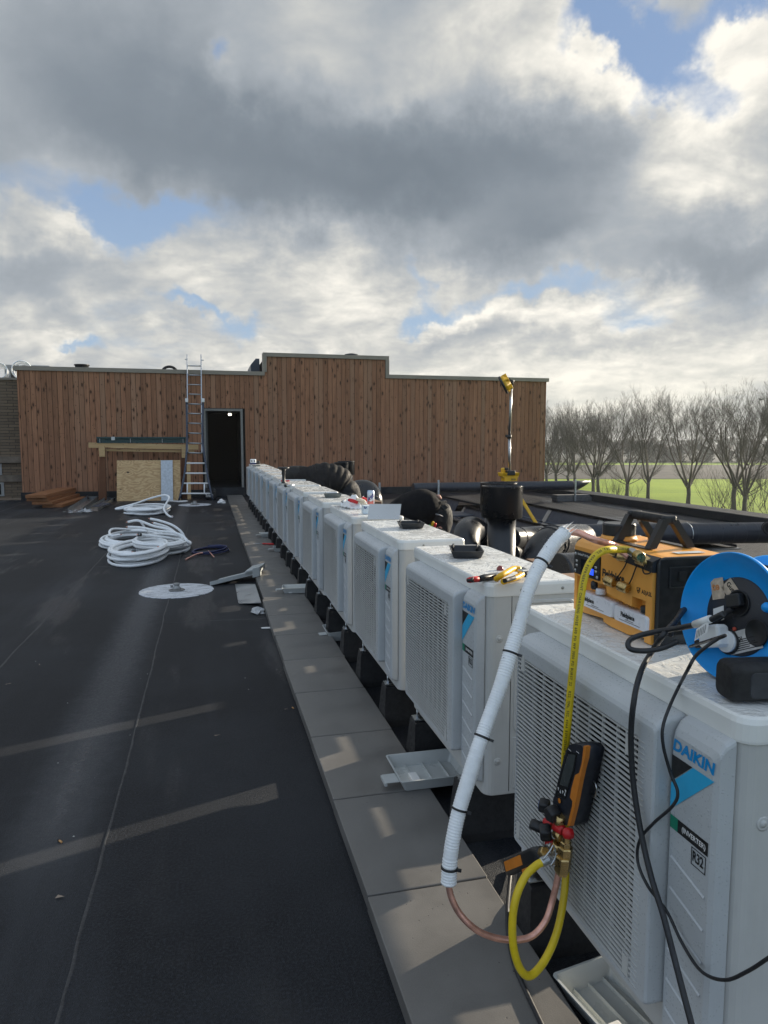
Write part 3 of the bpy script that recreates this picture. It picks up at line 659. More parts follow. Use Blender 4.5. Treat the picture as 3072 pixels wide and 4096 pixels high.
# ---------------------------------------------------------------- outdoor units
U_FAR = [1.838, 3.02, 4.085, 5.17, 6.29, 7.45, 8.53, 9.72, 10.86, 12.0, 13.16, 14.22, 15.37]
U_X = [.868, .886, .872, .865, .86, .86, .86, .86, .86, .86, .86, .86, .86]
UW, UD, UH, UZ = .866, .33, .734, .221
LT = UZ + UH
M_GROOVE = simple('shadow gap', (.02, .02, .02), .9); M_FIN = simple('dark condenser fins', (.018, .018, .018), .75, var=.4, vs=60)
M_SCREW = simple('zinc screw', (.35, .35, .33), .4, .8)
def rr_loop(y0, y1, z0, z1, r, x, n=5):
    w_, h_ = y1-y0, z1-z0
    return [Vector((x, (y0+y1)/2 + a, (z0+z1)/2 + b)) for a, b in rrect(w_, h_, r, n)]
def make_unit():
    root = empty('outdoor_unit')
    # casing: rounded corner column near the viewer
    def outline(e=0.0, chamf=True):
        P_ = []
        def arc(cx_, cy_, r_, a0, a1, n=5):
            for k in range(n+1):
                a = math.radians(a0+(a1-a0)*k/n); P_.append((cx_+r_*math.cos(a), cy_+r_*math.sin(a)))
        r1 = .035
        arc(r1-e, r1-e, r1, 270, 180); arc(.02-e, UW-.02+e, .02, 180, 90)
        arc(UD-.075+e, UW-.075+e, .075, 90, 0); arc(UD-.02+e, .02-e, .02, 0, -90)
        return P_[::-1]
    def up(P_, z): return [Vector((x, y, z)) for x, y in P_]
    mb = MB(); mb.loft([up(outline(-.001), 0.0), up(outline(0), .004), up(outline(0), .688)], 0, False)
    # seam and lower plate on the near side, slots, pressed ribs
    mb.box((.0865, -.0008, .01), (.0885, .004, .688), 1); mb.box((.10, -.0025, .018), (.322, .003, .20), 0, bev=.002)
    for zz in (.06, .165):
        mb.box((.20, -.0032, zz), (.207, .002, zz+.03), 1)
    mb.box((.13, -.0045, .045), (.137, .001, .19), 0, bev=.002); mb.box((.295, -.0045, .02), (.302, .001, .19), 0, bev=.002)
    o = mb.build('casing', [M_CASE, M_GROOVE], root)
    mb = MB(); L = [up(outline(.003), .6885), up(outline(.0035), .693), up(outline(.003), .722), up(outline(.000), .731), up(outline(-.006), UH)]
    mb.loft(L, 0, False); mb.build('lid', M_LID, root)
    # access panel: raised rim with rounded corners
    mb = MB()
    def loop2(x0, x1, z0, z1, r, y): return [Vector(((x0+x1)/2 + a, y, (z0+z1)/2 + b)) for a, b in rrect(x1-x0, z1-z0, r, 5)]
    mb.loft([loop2(.100, .318, .215, .672, .022, .001), loop2(.102, .316, .217, .670, .021, -.004), loop2(.110, .308, .225, .662, .016, -.005), loop2(.113, .305, .228, .659, .014, -.0015)], 0)
    mb.build('access_panel', M_CASE, root)
    for xs, zs, rs in ((.045, .545, .013), (.045, .12, .013), (.12, .708, .005), (.27, .708, .005), (.20, .635, .005)):
        mb = MB(); y_ = -.004 if zs > .7 else 0
        mb.lathe([(rs, 0), (rs, .0015), (rs*.75, .0018), (rs*.5, .0008), (rs*.45, .003), (0.0, .003)] , (xs, y_+.0005, zs), (0, -1, 0), 14)
        mb.build('screw', M_CASE if rs > .01 else M_SCREW, root)
    # fan opening: dark fins, fan
    y0, y1, z0, z1 = .150, .765, .10, .688
    mb = MB(); mb.box((-.006, y0+.01, z0+.015), (-.0005, y1-.01, z1-.03)); o = mb.build('condenser', M_FIN, root)
    mb = MB(); cy_, cz_ = (y0+y1)/2+.01, (z0+z1)/2; mb.lathe([(.0, .03), (.055, .025), (.06, 0)], (-.008, cy_, cz_), (-1, 0, 0), 20)
    for q in range(3):
        a0 = math.radians(120*q+20); LL = []
        for i in range(7):
            a = a0 + math.radians(80)*i/6; LL.append([Vector((-.010-.025*i/6, cy_+rr*math.cos(a+(rr-.05)*1.2), cz_+rr*math.sin(a+(rr-.05)*1.2))) for rr in (.055, .14, .235)])
        mb.loft(LL, 0, True, closed=False, capa=False, capb=False)
    mb.build('fan', simple('dark grey fan plastic', (.045, .045, .045), .5), root)
    # protruding frame of the outlet
    fr = MB(); rO = .012; iy0, iy1, iz0, iz1 = y0+.052, y1-.008, z0+.014, z1-.060
    loops = [rr_loop(y0, y1, z0, z1, rO, -.0002), rr_loop(y0, y1, z0, z1-.004, rO, -.034), rr_loop(y0, y1, z0, z1-.012, rO, -.054), rr_loop(y0+.001, y1-.001, z0+.001, z1-.019, rO, -.0615), rr_loop(y0+.004, y1-.003, z0+.003, z1-.027, rO*.9, -.0655), rr_loop(y0+.006, y1-.004, z0+.004, z1-.032, rO*.8, -.066),
             rr_loop(iy0, iy1, iz0, iz1, .004, -.066), rr_loop(iy0, iy1, iz0, iz1, .004, -.008)]
    fr.loft(loops, 0, False, capa=False, capb=False); f_ = fr.build('outlet_frame', M_DROP, root)
    sl = MB(); n = 45
    for k in range(n):
        z = iz0 + .004 + (iz1-iz0-.008)*k/(n-1)
        sl.add([(-.066, iy0-.001, z-.0002), (-.0615, iy0-.001, z+.0008), (-.0615, iy0-.001, z-.0010), (-.066, iy0-.001, z-.0024),
                (-.066, iy1+.001, z-.0002), (-.0615, iy1+.001, z+.0008), (-.0615, iy1+.001, z-.0010), (-.066, iy1+.001, z-.0024)],
               [(0,1,2,3), (7,6,5,4), (0,4,5,1), (1,5,6,2), (2,6,7,3), (3,7,4,0)])
        # short comb teeth that run on over the frame edge
        sl.box((-.0672, iy0-.022, z-.0016), (-.0655, iy0-.0011, z-.0002))
    for k in range(10):
        y = iy0 + (iy1-iy0)*(k+.5)/10; sl.box((-.0610, y-.0011, iz0), (-.054, y+.0011, iz1))
    for yy, zz in ((iy0+.035, iz1-.055), (iy0+.02, iz0+.0), (iy1-.03, iz1-.04), (iy1-.02, iz0+.005)):
        sl.box((-.0668, yy-.012, zz), (-.0535, yy-.010, zz+.05)); sl.box((-.0668, yy+.006, zz), (-.0535, yy+.008, zz+.05)); sl.box((-.067, yy-.0099, zz+.003), (-.062, yy+.0059, zz+.045))
    s_ = sl.build('grille_slats', M_CASE, f_)
    # badge panel with lettering
    p0, p1 = .018, .146
    mb = MB()
    def lp(ya, yb, za, zb, x, r=.010): return rr_loop(ya, yb, za, zb, r, x, 3)
    mb.loft([lp(p0, p1, .040, .693, -.0004), lp(p0+.002, p1-.001, .045, .683, -.018), lp(p0+.004, p1-.002, .05, .668, -.028), lp(p0+.014, p1-.005, .056, .655, -.033)], 0, False)
    for k in range(6):
        zz = .41 - .062*k; mb.add([(-.0332, p1-.012, zz+.012), (-.0332, p0+.022, zz-.012), (-.0355, p0+.022, zz-.0155), (-.0355, p1-.012, zz+.0085), (-.0332, p1-.012, zz+.006), (-.0332, p0+.022, zz-.018)], [(0,1,2,3), (3,2,5,4)])
    bp = mb.build('badge_panel', M_DROP, root)
    R_, U_ = (0, -1, 0), (0, 0, 1); X_ = -.0338
    put_text('lettering', 'DAIKIN', (X_, .142, .652-.016), R_, U_, .030, M_LOGO_B, bp, bold=.0012, sx=1.12, shear=.12)
    ty, tz = .142, .632-.016; w_ = .114
    mb = MB(); mb.prism([(X_, ty, tz), (X_, ty-w_*.5, tz), (X_, ty, tz-.052)], (-.0004, 0, 0), 0)
    mb.prism([(X_, ty-w_*.5-.002, tz), (X_, ty-w_, tz), (X_, ty, tz-.108), (X_, ty, tz-.055)], (-.0004, 0, 0), 1); mb.build('emblem', [M_INK, M_LOGO_L], bp)
    mb = MB(); z_ = .488; mb.box((X_-.0004, .036, z_-.013), (X_, .118, z_+.012), 0); mb.box((X_-.0004, .1181, z_-.013), (X_, .140, z_+.012), 1)
    mb.lathe([(.0, 0), (.0085, 0), (.0095, .0003), (.0095, .0)], (X_-.0005, .075, z_), (-1, 0, 0), 20)
    e_ = mb.build('inverter_badge', [M_INK, M_GRN], bp)
    for v_ in e_.data.vertices: pass
    put_text('lettering', '(INVERTER)', (X_-.0008, .106, z_), R_, U_, .0135, M_WHITE, e_, sx=.95, bold=.0003)
    mb = MB(); z2 = .455
    for lo, hi in (((.040, z2-.017), (.0415, z2+.016)), ((.0765, z2-.017), (.078, z2+.016)), ((.040, z2+.0145), (.078, z2+.016)), ((.040, z2-.017), (.078, z2-.0155))):
        mb.box((X_-.0004, lo[0], lo[1]), (X_, hi[0], hi[1]))
    g_ = mb.build('refrigerant_mark', M_INK, bp); put_text('lettering', 'R32', (X_-.0003, .075, z2), R_, U_, .027, M_INK, g_, sx=.68, bold=.0007)
    return root
proto = make_unit()
ULAB = ['nearest white outdoor unit, carrying the orange pump and blue cable reel',
        'white outdoor unit with pliers and black tray on its wet lid, second from camera',
        'white outdoor unit just this side of the leaning metal sheet, dark tray on its lid',
        'white outdoor unit with white rag, red gloves and drink can on its lid',
        'white outdoor unit with a grey empty tray on its lid, fifth from the camera',
        'sixth white outdoor unit from the camera, bare wet lid in front of quilted worker',
        'white outdoor unit with red handled tool on its lid, seventh from the camera',
        'white outdoor unit with black torch standing on its lid, eighth from the camera',
        'white outdoor unit just past the black standing torch, ninth from the camera',
        'white outdoor unit with bare lid, tenth from the camera and fourth from the door end',
        'white outdoor unit with bare lid, third from the door end of the row',
        'white outdoor unit last but one in the row, near the dark doorway',
        'farthest white outdoor unit, with a small pile of tools on its lid by the doorway']
ORD = ['nearest', 'second', 'third', 'fourth', 'fifth', 'sixth', 'seventh', 'eighth', 'ninth', 'tenth', 'eleventh', 'twelfth', 'farthest']
UNITS = []
for i, (yf, xf) in enumerate(zip(U_FAR, U_X)):
    u = proto if i == 0 else copy_tree(proto)
    u.location = (xf, yf-UW, UZ); u.rotation_euler = (0, 0, math.radians(random.uniform(-.5, .5)) if i > 1 else 0)
    tag(u, ULAB[i], 'outdoor unit', 'white outdoor units in a row'); UNITS.append(u)
# rubber feet
def make_foot():
    root = empty('mounting_foot'); mb = MB()
    A = [[Vector((x, y*s_, z)) for x, y in ((-.045, -.07), (.42, -.07), (.42, .07), (-.045, .07))] for z, s_ in ((0.0, 1.0), (.03, .98), (.19, .62), (.197, .58))]
    A[-1] = [Vector((p.x + (.004 if p.x < 0 else -.004), p.y, p.z)) for p in A[-1]]; A[2] = [Vector((p.x + (.012 if p.x < 0 else -.012), p.y, p.z)) for p in A[2]]; A[3] = [Vector((p.x + (.012 if p.x < 0 else -.012), p.y, p.z)) for p in A[3]]
    mb.loft(A); mb.build('rubber_block', M_RUB, root)
    mb = MB(); mb.box((-.028, -.02, .1972), (.39, .02, .204)); mb.box((-.03, -.03, .2042), (.03, .03, .2085), bev=.001); mb.build('bracket', M_GALV, root)
    mb = MB(); mb.cyl((-.012, 0, .2086), (-.012, 0, .245), .004, 8); mb.lathe([(.009, 0), (.009, .007), (.0, .0071)], (-.012, 0, .2087), n=6, sm=False); mb.build('bolt', M_GALV, root)
    return root
fp = make_foot()
first = True
for i, (yf, xf) in enumerate(zip(U_FAR, U_X)):
    for j, oy in enumerate((.17, .76)):
        q = fp if first else copy_tree(fp); first = False
        q.location = (xf, yf-UW+oy, 0.0)
        tag(q, 'black rubber foot under the %s end of the %s outdoor unit%s' % (('camera', 'far')[j], ORD[i], '' if i in (0, 12) else ' from the camera'), 'mounting foot', 'black rubber feet under the units')
# paving slabs
PX0, PX1 = .436, .826
def make_slab(L=.593):
    return MB().box((-.195, -L/2, 0), (.195, L/2, .05), bev=.004).build('paving_slab', M_PAV)
ys = [.0]
y = .76
slab = None; edges = []
while y < 18.6:
    edges.append(y); y += .6
SL = ['sunlit paving slab below the hanging copper bend', 'paving slab beside the nearest outdoor unit, under the white hose end', 'paving slab with a small sunlit patch just this side of the large ribbed cover']
n_ = 0
for k, y in enumerate([edges[0]-.6*1] + edges):
    o = make_slab() if slab is None else slab.copy()
    if slab is None: slab = o
    else: COL.objects.link(o)
    o.location = ((PX0+PX1)/2 + random.uniform(-.004, .004) + (.028 if y > 12 else .016 if y > 6 else 0) - .0, y+.3+.02, .0015); o.rotation_euler = (0, 0, math.radians(random.uniform(-.35, .35)))
    tag(o, 'square edged grey concrete slab in the paved strip beside the units', 'paving slab', 'concrete slabs in the paved strip')

# low box and tube stack added behind the units to block sun in the gaps
m = MB(); m.box((1.27, 2.45, .001), (1.37, 16.2, .228), bev=.008)
tag(m.build('sun_blocker_low', M_BLKM), 'long low black sun blocker added on the roof directly behind the row of units', 'sun blocker')
root = empty('sun_blocker_tubes', (1.27, 10, .3)); tag(root, 'stack of black tubes added as a sun blocker behind the far units', 'pipe bundle')
for k in range(10):
    P_ = [Vector((1.262+random.uniform(-.012, .012), 4.35+1.2*i, .335+.062*k+random.uniform(-.006, .006))) for i in range(11)]
    o = MB().tube(spline(P_, 3), .031, 8).build('blocker_tube', M_RUB); o.parent = root; o.matrix_parent_inverse = Matrix.Translation(-Vector(root.location))
# ---------------------------------------------------------------- items on the left of the roof
def ms(name, mb, mat, label, cat, group=None):
    return tag(mb.build(name, mat), label, cat, group)
def sub(name, mb, mat, parent, label=None):
    o = mb.build(name, mat); o.parent = parent
    if parent.type == 'EMPTY': o.matrix_parent_inverse = Matrix.Translation(-Vector(parent.location))
    if label: o['label'] = label
    return o
TY = 18.5
A1 = lambda a, b, y=TY: AY(c('c1', a, b), y)
root = empty('timber_trestle', (-1.5, TY, 0)); tag(root, 'timber frame of brown posts and a pale pine top rail standing against the clad wall', 'trestle')
p, q = A1(575, 698), A1(1285, 712)
sub('top_rail', MB().obox(p - Vector((0, .04, .06)), q-p, (0, .05, 0), (0, 0, .125), bev=.004), M_PINE, root)
sub('lower_rail', MB().obox(A1(640, 728, TY+.02) - Vector((0, 0, .03)), A1(1260, 738, TY+.02)-A1(640, 728, TY+.02), (0, .04, 0), (0, 0, .06), bev=.003), M_PINE, root)
for (xa, xb, za, zb) in ((645, 680, 773, 702), (1178, 1203, 780, 705)):
    a, b = A1(xa, za, TY-.05), A1(xb, zb, TY-.05); sub('gusset', MB().box((a.x, TY-.085, a.z), (b.x, TY-.045, b.z), bev=.004), M_PINE, root)
a, b, f1 = A1(648, 720), A1(682, 720), A1(632, 1040)
sub('post', MB().loft([[Vector((a.x-.08, TY-.04, 0)), Vector((a.x+.11, TY-.04, 0)), Vector((a.x+.11, TY+.03, 0)), Vector((a.x-.08, TY+.03, 0))], [Vector((a.x, TY-.04, a.z)), Vector((b.x, TY-.04, a.z)), Vector((b.x, TY+.03, a.z)), Vector((a.x, TY+.03, a.z))]]), M_POST, root)
a, b = A1(1172, 720), A1(1205, 720)
sub('post', MB().box((a.x, TY-.04, 0), (b.x, TY+.03, a.z)), M_POST, root)
root = empty('green_gutter', A1(900, 660)); tag(root, 'long dark green metal gutter lying on the pine top rail', 'gutter')
z0 = A1(900, 684).z; a, b = A1(630, 650), A1(1203, 660); zt_ = A1(900, 650).z
MG = simple('dark green painted metal', (.010, .055, .058), .38)
mb = MB(); mb.box((a.x, TY-.06, z0+.002), (b.x, TY+.1, z0+.012)); mb.box((a.x, TY-.01, z0+.012), (b.x, TY, zt_-.02)); mb.box((a.x-.01, TY-.075, zt_-.02), (b.x+.01, TY+.0, zt_+.02), bev=.006)
sub('channel', mb, MG, root)
for t in (.03, .37, .73, .97):
    sub('bracket', MB().box((a.x+(b.x-a.x)*t-.004, TY-.055, z0+.012), (a.x+(b.x-a.x)*t+.004, TY-.012, zt_-.021)), M_GALV, root)
sub('silver_tape', MB().box((a.x+.33, TY-.079, zt_-.06), (a.x+.41, TY+.003, zt_+.023)), M_GALV, root)
# panels leaning on the wall
def lean(name, u0, u1, vb, vt, yb, yt, th, mat, label, cat):
    a, b = AY(c('c1', u0, vb), yb), AY(c('c1', u1, vb), yb); a.z = b.z = .004; t = AY(c('c1', u0, vt), yt)
    return ms(name, MB().obox(a, b-a, Vector((0, yt-yb, t.z)), Vector((0, th, .0))), mat, label, cat)
lean('plywood_sheet', 757, 1172, 1052, 798, 18.02, 18.30, .018, M_PINEP, 'knotty plywood sheet leaning on the timber trestle', 'plywood')
lean('white_board', 1045, 1122, 1055, 797, 17.96, 18.25, .012, simple('pale grey board', (.50, .54, .58), .5), 'narrow pale grey board leaning on the plywood sheet', 'board')
lean('pine_stud', 1215, 1238, 1055, 805, 18.2, 18.46, .04, M_PINE, 'narrow pale stud leaning behind the foot of the ladder', 'timber')
# ladder
root = empty('extension_ladder', (-.3, 18.2, 0)); tag(root, 'tall aluminium extension ladder leaning on the clad wall beside the doorway', 'ladder')
def lv(u, v, dy=0.0):
    y = 18.86 + (v-210)*(17.75-18.86)/850.0; return AY(c('c1', u, v), y+dy)
M_RAILD = simple('dark blue ladder rail', (.05, .06, .085), .35, .5)
def bar(p, q, w=.03, d=.05): 
    m = MB(); p, q = Vector(p), Vector(q); t = (q-p).normalized(); r = Vector((1, 0, 0)); r = (r - t*r.dot(t)).normalized(); n = t.cross(r)
    m.obox(p - r*w/2 - n*d/2, q-p, r*w, n*d, bev=.004); return m
for x_ in ((1213, 1216), (1303, 1309)): sub('upper_rail', bar(lv(x_[0], 113), lv(x_[1], 752), .028, .06), M_ALU, root)
for xs in ((1208, 1212, 1205, 1190, 1160), (1318, 1312, 1330, 1350, 1380)):
    pp = spline([lv(xs[0], 400, -.05), lv(xs[1], 640, -.05), lv(xs[2], 800, -.05), lv(xs[3], 920, -.05), lv(xs[4], 1060, -.05)], 4); pp[-1].z = .01
    m = MB(); m.tube(pp, .028, 6, up0=(0, 1, 0)); sub('lower_rail', m, M_RAILD, root)
for v in (183, 243, 305, 367): sub('rung', MB().cyl(lv(1216, v), lv(1304, v+2), .016, 10), M_ALU, root)
for v in (431, 493, 556, 620, 685, 748): sub('rung', MB().cyl(lv(1214, v-1, -.03), lv(1310, v+2, -.03), .018, 10), M_ALU, root)
for v, a, b in ((815, 1203, 1332), (880, 1195, 1340), (945, 1185, 1350), (1011, 1170, 1365)): sub('rung', MB().cyl(lv(a, v, -.05), lv(b, v, -.05), .019, 10), M_WHITE, root)
for x_ in (1214, 1324): sub('stabiliser', MB().cyl(lv(x_, 947, -.05), lv(x_, 1009, -.05), .016, 8), M_WHITE, root)
for x_ in (1210, 1316): sub('rail_hook', MB().box(tuple(lv(x_, 408, -.09) - Vector((.035, .03, .045))), tuple(lv(x_, 408, -.09) + Vector((.035, .05, .05))), bev=.006), M_WHITE, root)
for x_, v in ((1207, 142), (1313, 147)): sub('end_hook', MB().box(tuple(lv(x_, v) - Vector((.03, .02, .012))), tuple(lv(x_, v) + Vector((.03, .02, .012)))), M_ALU, root)
# timber stack
dirt = (G(c('c1', 525, 1050)) - G(c('c1', 275, 1130))).normalized()
s0 = G(c('c1', 190, 1100)) + Vector((0, -.3, 0)); side = Vector((dirt.y, -dirt.x, 0))
for k, (dx, z_, ln, sh, lb) in enumerate([(.30, .0, 2.9, -.1, 'bottom beam of the stained stack on the roof, its end set back'), (.12, .075, 2.8, -.0, 'second beam from the bottom of the stained stack, nearest its middle'),
                                          (.02, .15, 2.75, .0, 'pale ended beam second from the top of the stained stack'), (.03, .225, 2.6, .1, 'top beam of the red brown stack beside the wall')]):
    o = s0 + side*dx + dirt*(-sh) ; L_ = 2.9
    ms('timber_beam', MB().obox((o.x, o.y, z_+.002), dirt*L_, side*(.42 if k < 3 else .40), (0, 0, .068), bev=.004), M_TIMB, lb, 'timber', 'red brown beams stacked on the roof')
# metal gutters lying on the roof
def channel(name, P0, P1, P2, h, label):
    a, b, d = Vector(P0), Vector(P1), Vector(P2); u = b-a; w = d-b; m = MB(); un, wn = u.normalized(), w.normalized()
    m.obox(a, u, w, (0, 0, .002)); m.obox(a + Vector((0, 0, .002)), wn*.002, w*0 + u, (0, 0, h)) if False else None
    m.obox(a + Vector((0, 0, .0022)), un*.002, w, (0, 0, h)); m.obox(b - un*.002 + Vector((0, 0, .0022)), un*.002, w, (0, 0, h)); m.obox(a + un*.0022 + w - wn*.002 + Vector((0, 0, .0022)), u - un*.0044, wn*.002, (0, 0, h*.8))
    return ms(name, m, M_GALV, label, 'metal channel', 'galvanised channels on the roof')
channel('metal_channel', G(c('c1', 440, 1135)), G(c('c1', 528, 1138)), G(c('c1', 640, 1050)), .09, 'galvanised channel wrapped at its end, left of the other channel')
channel('metal_channel', G(c('c1', 565, 1122)), G(c('c1', 635, 1126)), G(c('c1', 745, 1055)), .07, 'wide open galvanised channel pointing at the plywood sheet')
m = MB(); 
a = G(c('c1', 425, 1142))
for k in range(26):
    q_ = Vector((random.random()*.42, random.random()*.25, random.random()*.02)); m.add([a+q_+Vector((random.gauss(0,.05), random.gauss(0,.05), abs(random.gauss(0,.03)))) for _ in range(4)], [(0,1,2,3)])
ms('plastic_wrap', m, simple('clear crumpled film', (.6, .62, .64), .2, alpha=.55), 'crumpled clear plastic at the end of the left metal channel', 'plastic wrap')
o = ms('offcut', MB().obox(G(c('c1', 598, 1098), .03), (.22, -.05, 0), (.12, .35, .04), (0, 0, .015)), M_SLATE, 'small dark offcut lying in the wide metal channel', 'offcut')
# coils of insulated pipe
def coil_pts(cx_, cy_, rx_, ry_, turns, rt, seed, tilt=0.0, zbase=0.0, start=0.0):
    rnd = random.Random(seed); P_ = []; n = 26
    per = 3.0 if turns > 6 else 2.0
    for i in range(int(turns*n)+1):
        t = i/n; a = 2*math.pi*t + start; lay = t/per; inn = (t % per)
        f_ = 1 - .085*(inn if int(lay) % 2 == 0 else per-inn) ; f_ *= 1 + .035*math.sin(a*1.7+seed) + .02*math.sin(t*2.2+seed)
        z = zbase + rt + lay*rt*1.9 + .02*math.sin(a+seed*2)*min(1, lay)
        x = cx_ + rx_*f_*math.cos(a); y = cy_ + ry_*f_*math.sin(a)
        P_.append(Vector((x, y, z + tilt*(y-cy_+ry_))))
    return P_
def coil(label, P_, r, ends=()):
    root = empty('pipe_coil', P_[0]); tag(root, label, 'pipe coil', 'white insulated pipe coils on the roof')
    sub('tube', MB().tube(P_, r, 9), M_WFOAM, root)
    for e in (0, -1):
        t = (P_[e] - P_[1 if e == 0 else -2]).normalized(); sub('copper_end', MB().cyl(P_[e]-t*.01, P_[e]+t*.022, r*.36, 8), M_COPPER, root)
    return root
rt = .0165
A_ = lambda a, b, y: AY(c('ca', a, b), y)
# left coil
cl_ = coil_pts(-1.02, 10.35, .46, .62, 10.3, rt, 3)
coil('flat white pipe coil with a taped end, left of the front coil', cl_ + spline([cl_[-1], cl_[-1]+Vector((-.25, -.35, .06)), A_(235, 400, 10.1), A_(300, 396, 10.1)], 6)[1:], rt)
# right hand coil with the three raised ends
cr_ = coil_pts(-.60, 9.75, .36, .62, 9.2, rt, 5, start=-.6)
e1 = spline([cr_[-1], A_(745, 470, 9.6), A_(700, 405, 9.6), A_(620, 362, 9.7), A_(520, 338, 9.75), A_(420, 303, 9.8), A_(350, 312, 9.8)], 6)
coil('white pipe coil whose long end arches up over the roof behind the front coil', cr_ + e1[1:], rt)
P2_ = [A_(735, 520, 9.3), A_(755, 455, 9.3), A_(715, 405, 9.35), A_(640, 380, 9.4), A_(540, 370, 9.45), A_(440, 350, 9.5), A_(350, 345, 9.5)]
P2_[0].z = .12
c2_ = coil_pts(-.62, 9.45, .34, .5, 2.3, rt, 9, zbase=.14, start=-1.5)
coil('white pipe length curving up to a low free end pointing left', c2_ + spline([c2_[-1]] + P2_[1:], 6)[1:], rt)
P3_ = [A_(735, 470, 9.9), A_(715, 390, 9.9), A_(650, 335, 9.95), A_(560, 303, 10), A_(498, 290, 10)]
coil('highest free white pipe end above the coil group', spline([P3_[0]*1.0 + Vector((0, .2, -.2))] + P3_, 6), rt)
P4_ = [A_(720, 480, 10.1), A_(690, 410, 10.1), A_(620, 350, 10.2), A_(520, 318, 10.2)]
coil('second highest free white pipe end above the coil group', spline([Vector((P4_[0].x, 10.2, .03))] + P4_, 6), rt)
P5_ = [A_(435, 310, 9.9), A_(460, 345, 9.95), A_(490, 385, 10.0), A_(520, 420, 10.1)]
coil('short white pipe dropping from the arch into the coil group', spline(P5_, 6), rt*.8)
P6_ = [A_(420, 395, 9.55), A_(470, 400, 9.6), A_(560, 410, 9.65), A_(650, 425, 9.7), A_(700, 455, 9.75), A_(740, 500, 9.6), Vector((-.3, 9.5, .05))]
coil('straight white pipe with a black taped tip lying across the coil group', spline(P6_, 6), rt*1.15)
t0 = spline(P6_, 6); sub('tape', MB().tube([t0[0]-Vector((.0, 0, 0)), t0[4]], rt*1.22, 10), M_RUB, bpy.data.objects['pipe_coil.%03d' % 8] if 'pipe_coil.008' in bpy.data.objects else None) if False else None
# front coil
cf = coil_pts(-.84, 9.12, .34, .72, 13.4, rt*1.02, 1, start=2.2)
coil('large tightly wound white pipe coil nearest the camera', cf, rt*1.02)
ms('black_tape', MB().tube([P6_[0]-Vector((.005, 0, 0)), P6_[0]*.6+P6_[1]*.4], rt*1.25, 10), M_RUB, 'black tape wrapped on the tip of the straight white pipe', 'tape')
# far coil
ff = coil_pts(-1.18, 15.2, .42, .95, 8.5, .018, 11)
ff2 = spline([ff[-1], A_(300, 225, 15.2), A_(275, 222, 15.3), A_(400, 190, 15.3), A_(500, 155, 15.2), A_(590, 134, 15.1), A_(625, 150, 15.0), A_(605, 190, 14.7), A_(590, 225, 14.5), A_(610, 260, 14.2), A_(645, 285, 13.9)], 6)
ff2[-1].z = max(ff2[-1].z, .02)
coil('far white pipe coil in front of the plywood with a looping free end', ff + ff2[1:], .020)
fg = coil_pts(-1.22, 14.75, .40, .36, 4.6, .018, 21, zbase=.0)
coil('low oval white pipe coil just in front of the far coil', fg, .018)
fh = spline([A_(620, 172, 16.2), A_(680, 176, 16.6), A_(745, 173, 17.0)], 6)
coil('thin straight white pipe pointing right towards the ladder foot', fh, .018)
# blue cable and copper offcut
M_NAVY = simple('navy cable sleeve', (.012, .02, .085), .45)
bc = coil_pts(.005, 9.38, .245, .30, 3.3, .011, 4); ms('cable_coil', MB().tube(bc, .011, 7), M_NAVY, 'thin dark blue cable coil beside the white pipe coils', 'cable coil')
ms('copper_offcut', MB().tube(spline([G(c('ca', 735, 560), .012), G(c('ca', 820, 522), .03), G(c('ca', 918, 512), .03)], 6), .011, 8), M_COPPER, 'bent copper pipe offcut lying across the blue cable', 'copper pipe')
ms('copper_offcut', MB().tube([G(c('ca', 885, 502), .05), G(c('ca', 923, 545), .02)], .006, 7), M_COPPER, 'thin short copper rod crossing the bent copper offcut', 'copper pipe')
# lightning conductor patches
m_, nt, P = nt_new('silver painted patch'); v = coord(nt)
nn = noise(nt, mapv(nt, v, (3, 22, 1)), 2.2, 5, .75)
a = mixc(nt, mrange(nt, nn, .50, .60, 0, .85), (.74, .77, .82), (.09, .10, .11)); nt.links.new(a, P.inputs['Base Color']); P.inputs['Roughness'].default_value = .45; P.inputs['Metallic'].default_value = .35
nt.links.new(bump(nt, nn, .5, .004), P.inputs['Normal']); M_PATCH = m_
def patch(x, y, r, label, sc=1.0):
    root = empty('roof_patch', (x, y, 0)); tag(root, label, 'roof patch')
    L = []
    rnd = random.Random(int(x*100))
    rad = [r*(1+rnd.gauss(0, .006)) for _ in range(72)]
    for z, e in ((.0, 0), (.005, 0), (.007, -.01)): L.append([Vector((x+(rad[k]+e)*math.cos(2*math.pi*k/72), y+(rad[k]+e)*math.sin(2*math.pi*k/72), z)) for k in range(72)])
    sub('painted_disc', MB().loft(L), M_PATCH, root)
    sub('collar', MB().lathe([(.105*sc, 0), (.105*sc, .006), (.075*sc, .012)], (x, y, .0072), n=28), simple('grey lead collar', (.17, .165, .16), .6), root)
    sub('cone', MB().lathe([(.062*sc, .0), (.04*sc, .03*sc), (.033*sc, .05*sc), (.033*sc, .056*sc)], (x, y, .0195), n=20), simple('grey plastic spigot', (.36, .36, .35), .5), root)
    m = MB(); m.lathe([(.042*sc, .0), (.045*sc, .006), (.036*sc, .016), (.0, .018)], (x, y, .020+.056*sc), n=20); m.box((x-.08*sc, y-.012, .035), (x-.045*sc, y+.012, .045+.02*sc)); sub('cap', m, simple('weathered cap', (.25, .25, .24), .6), root)
patch(-.315, 6.98, .345, 'large silvery white round patch with a small cone in its middle', .72)
patch(-.30, 16.6, .36, 'far silvery round patch near the foot of the ladder', 1.0)
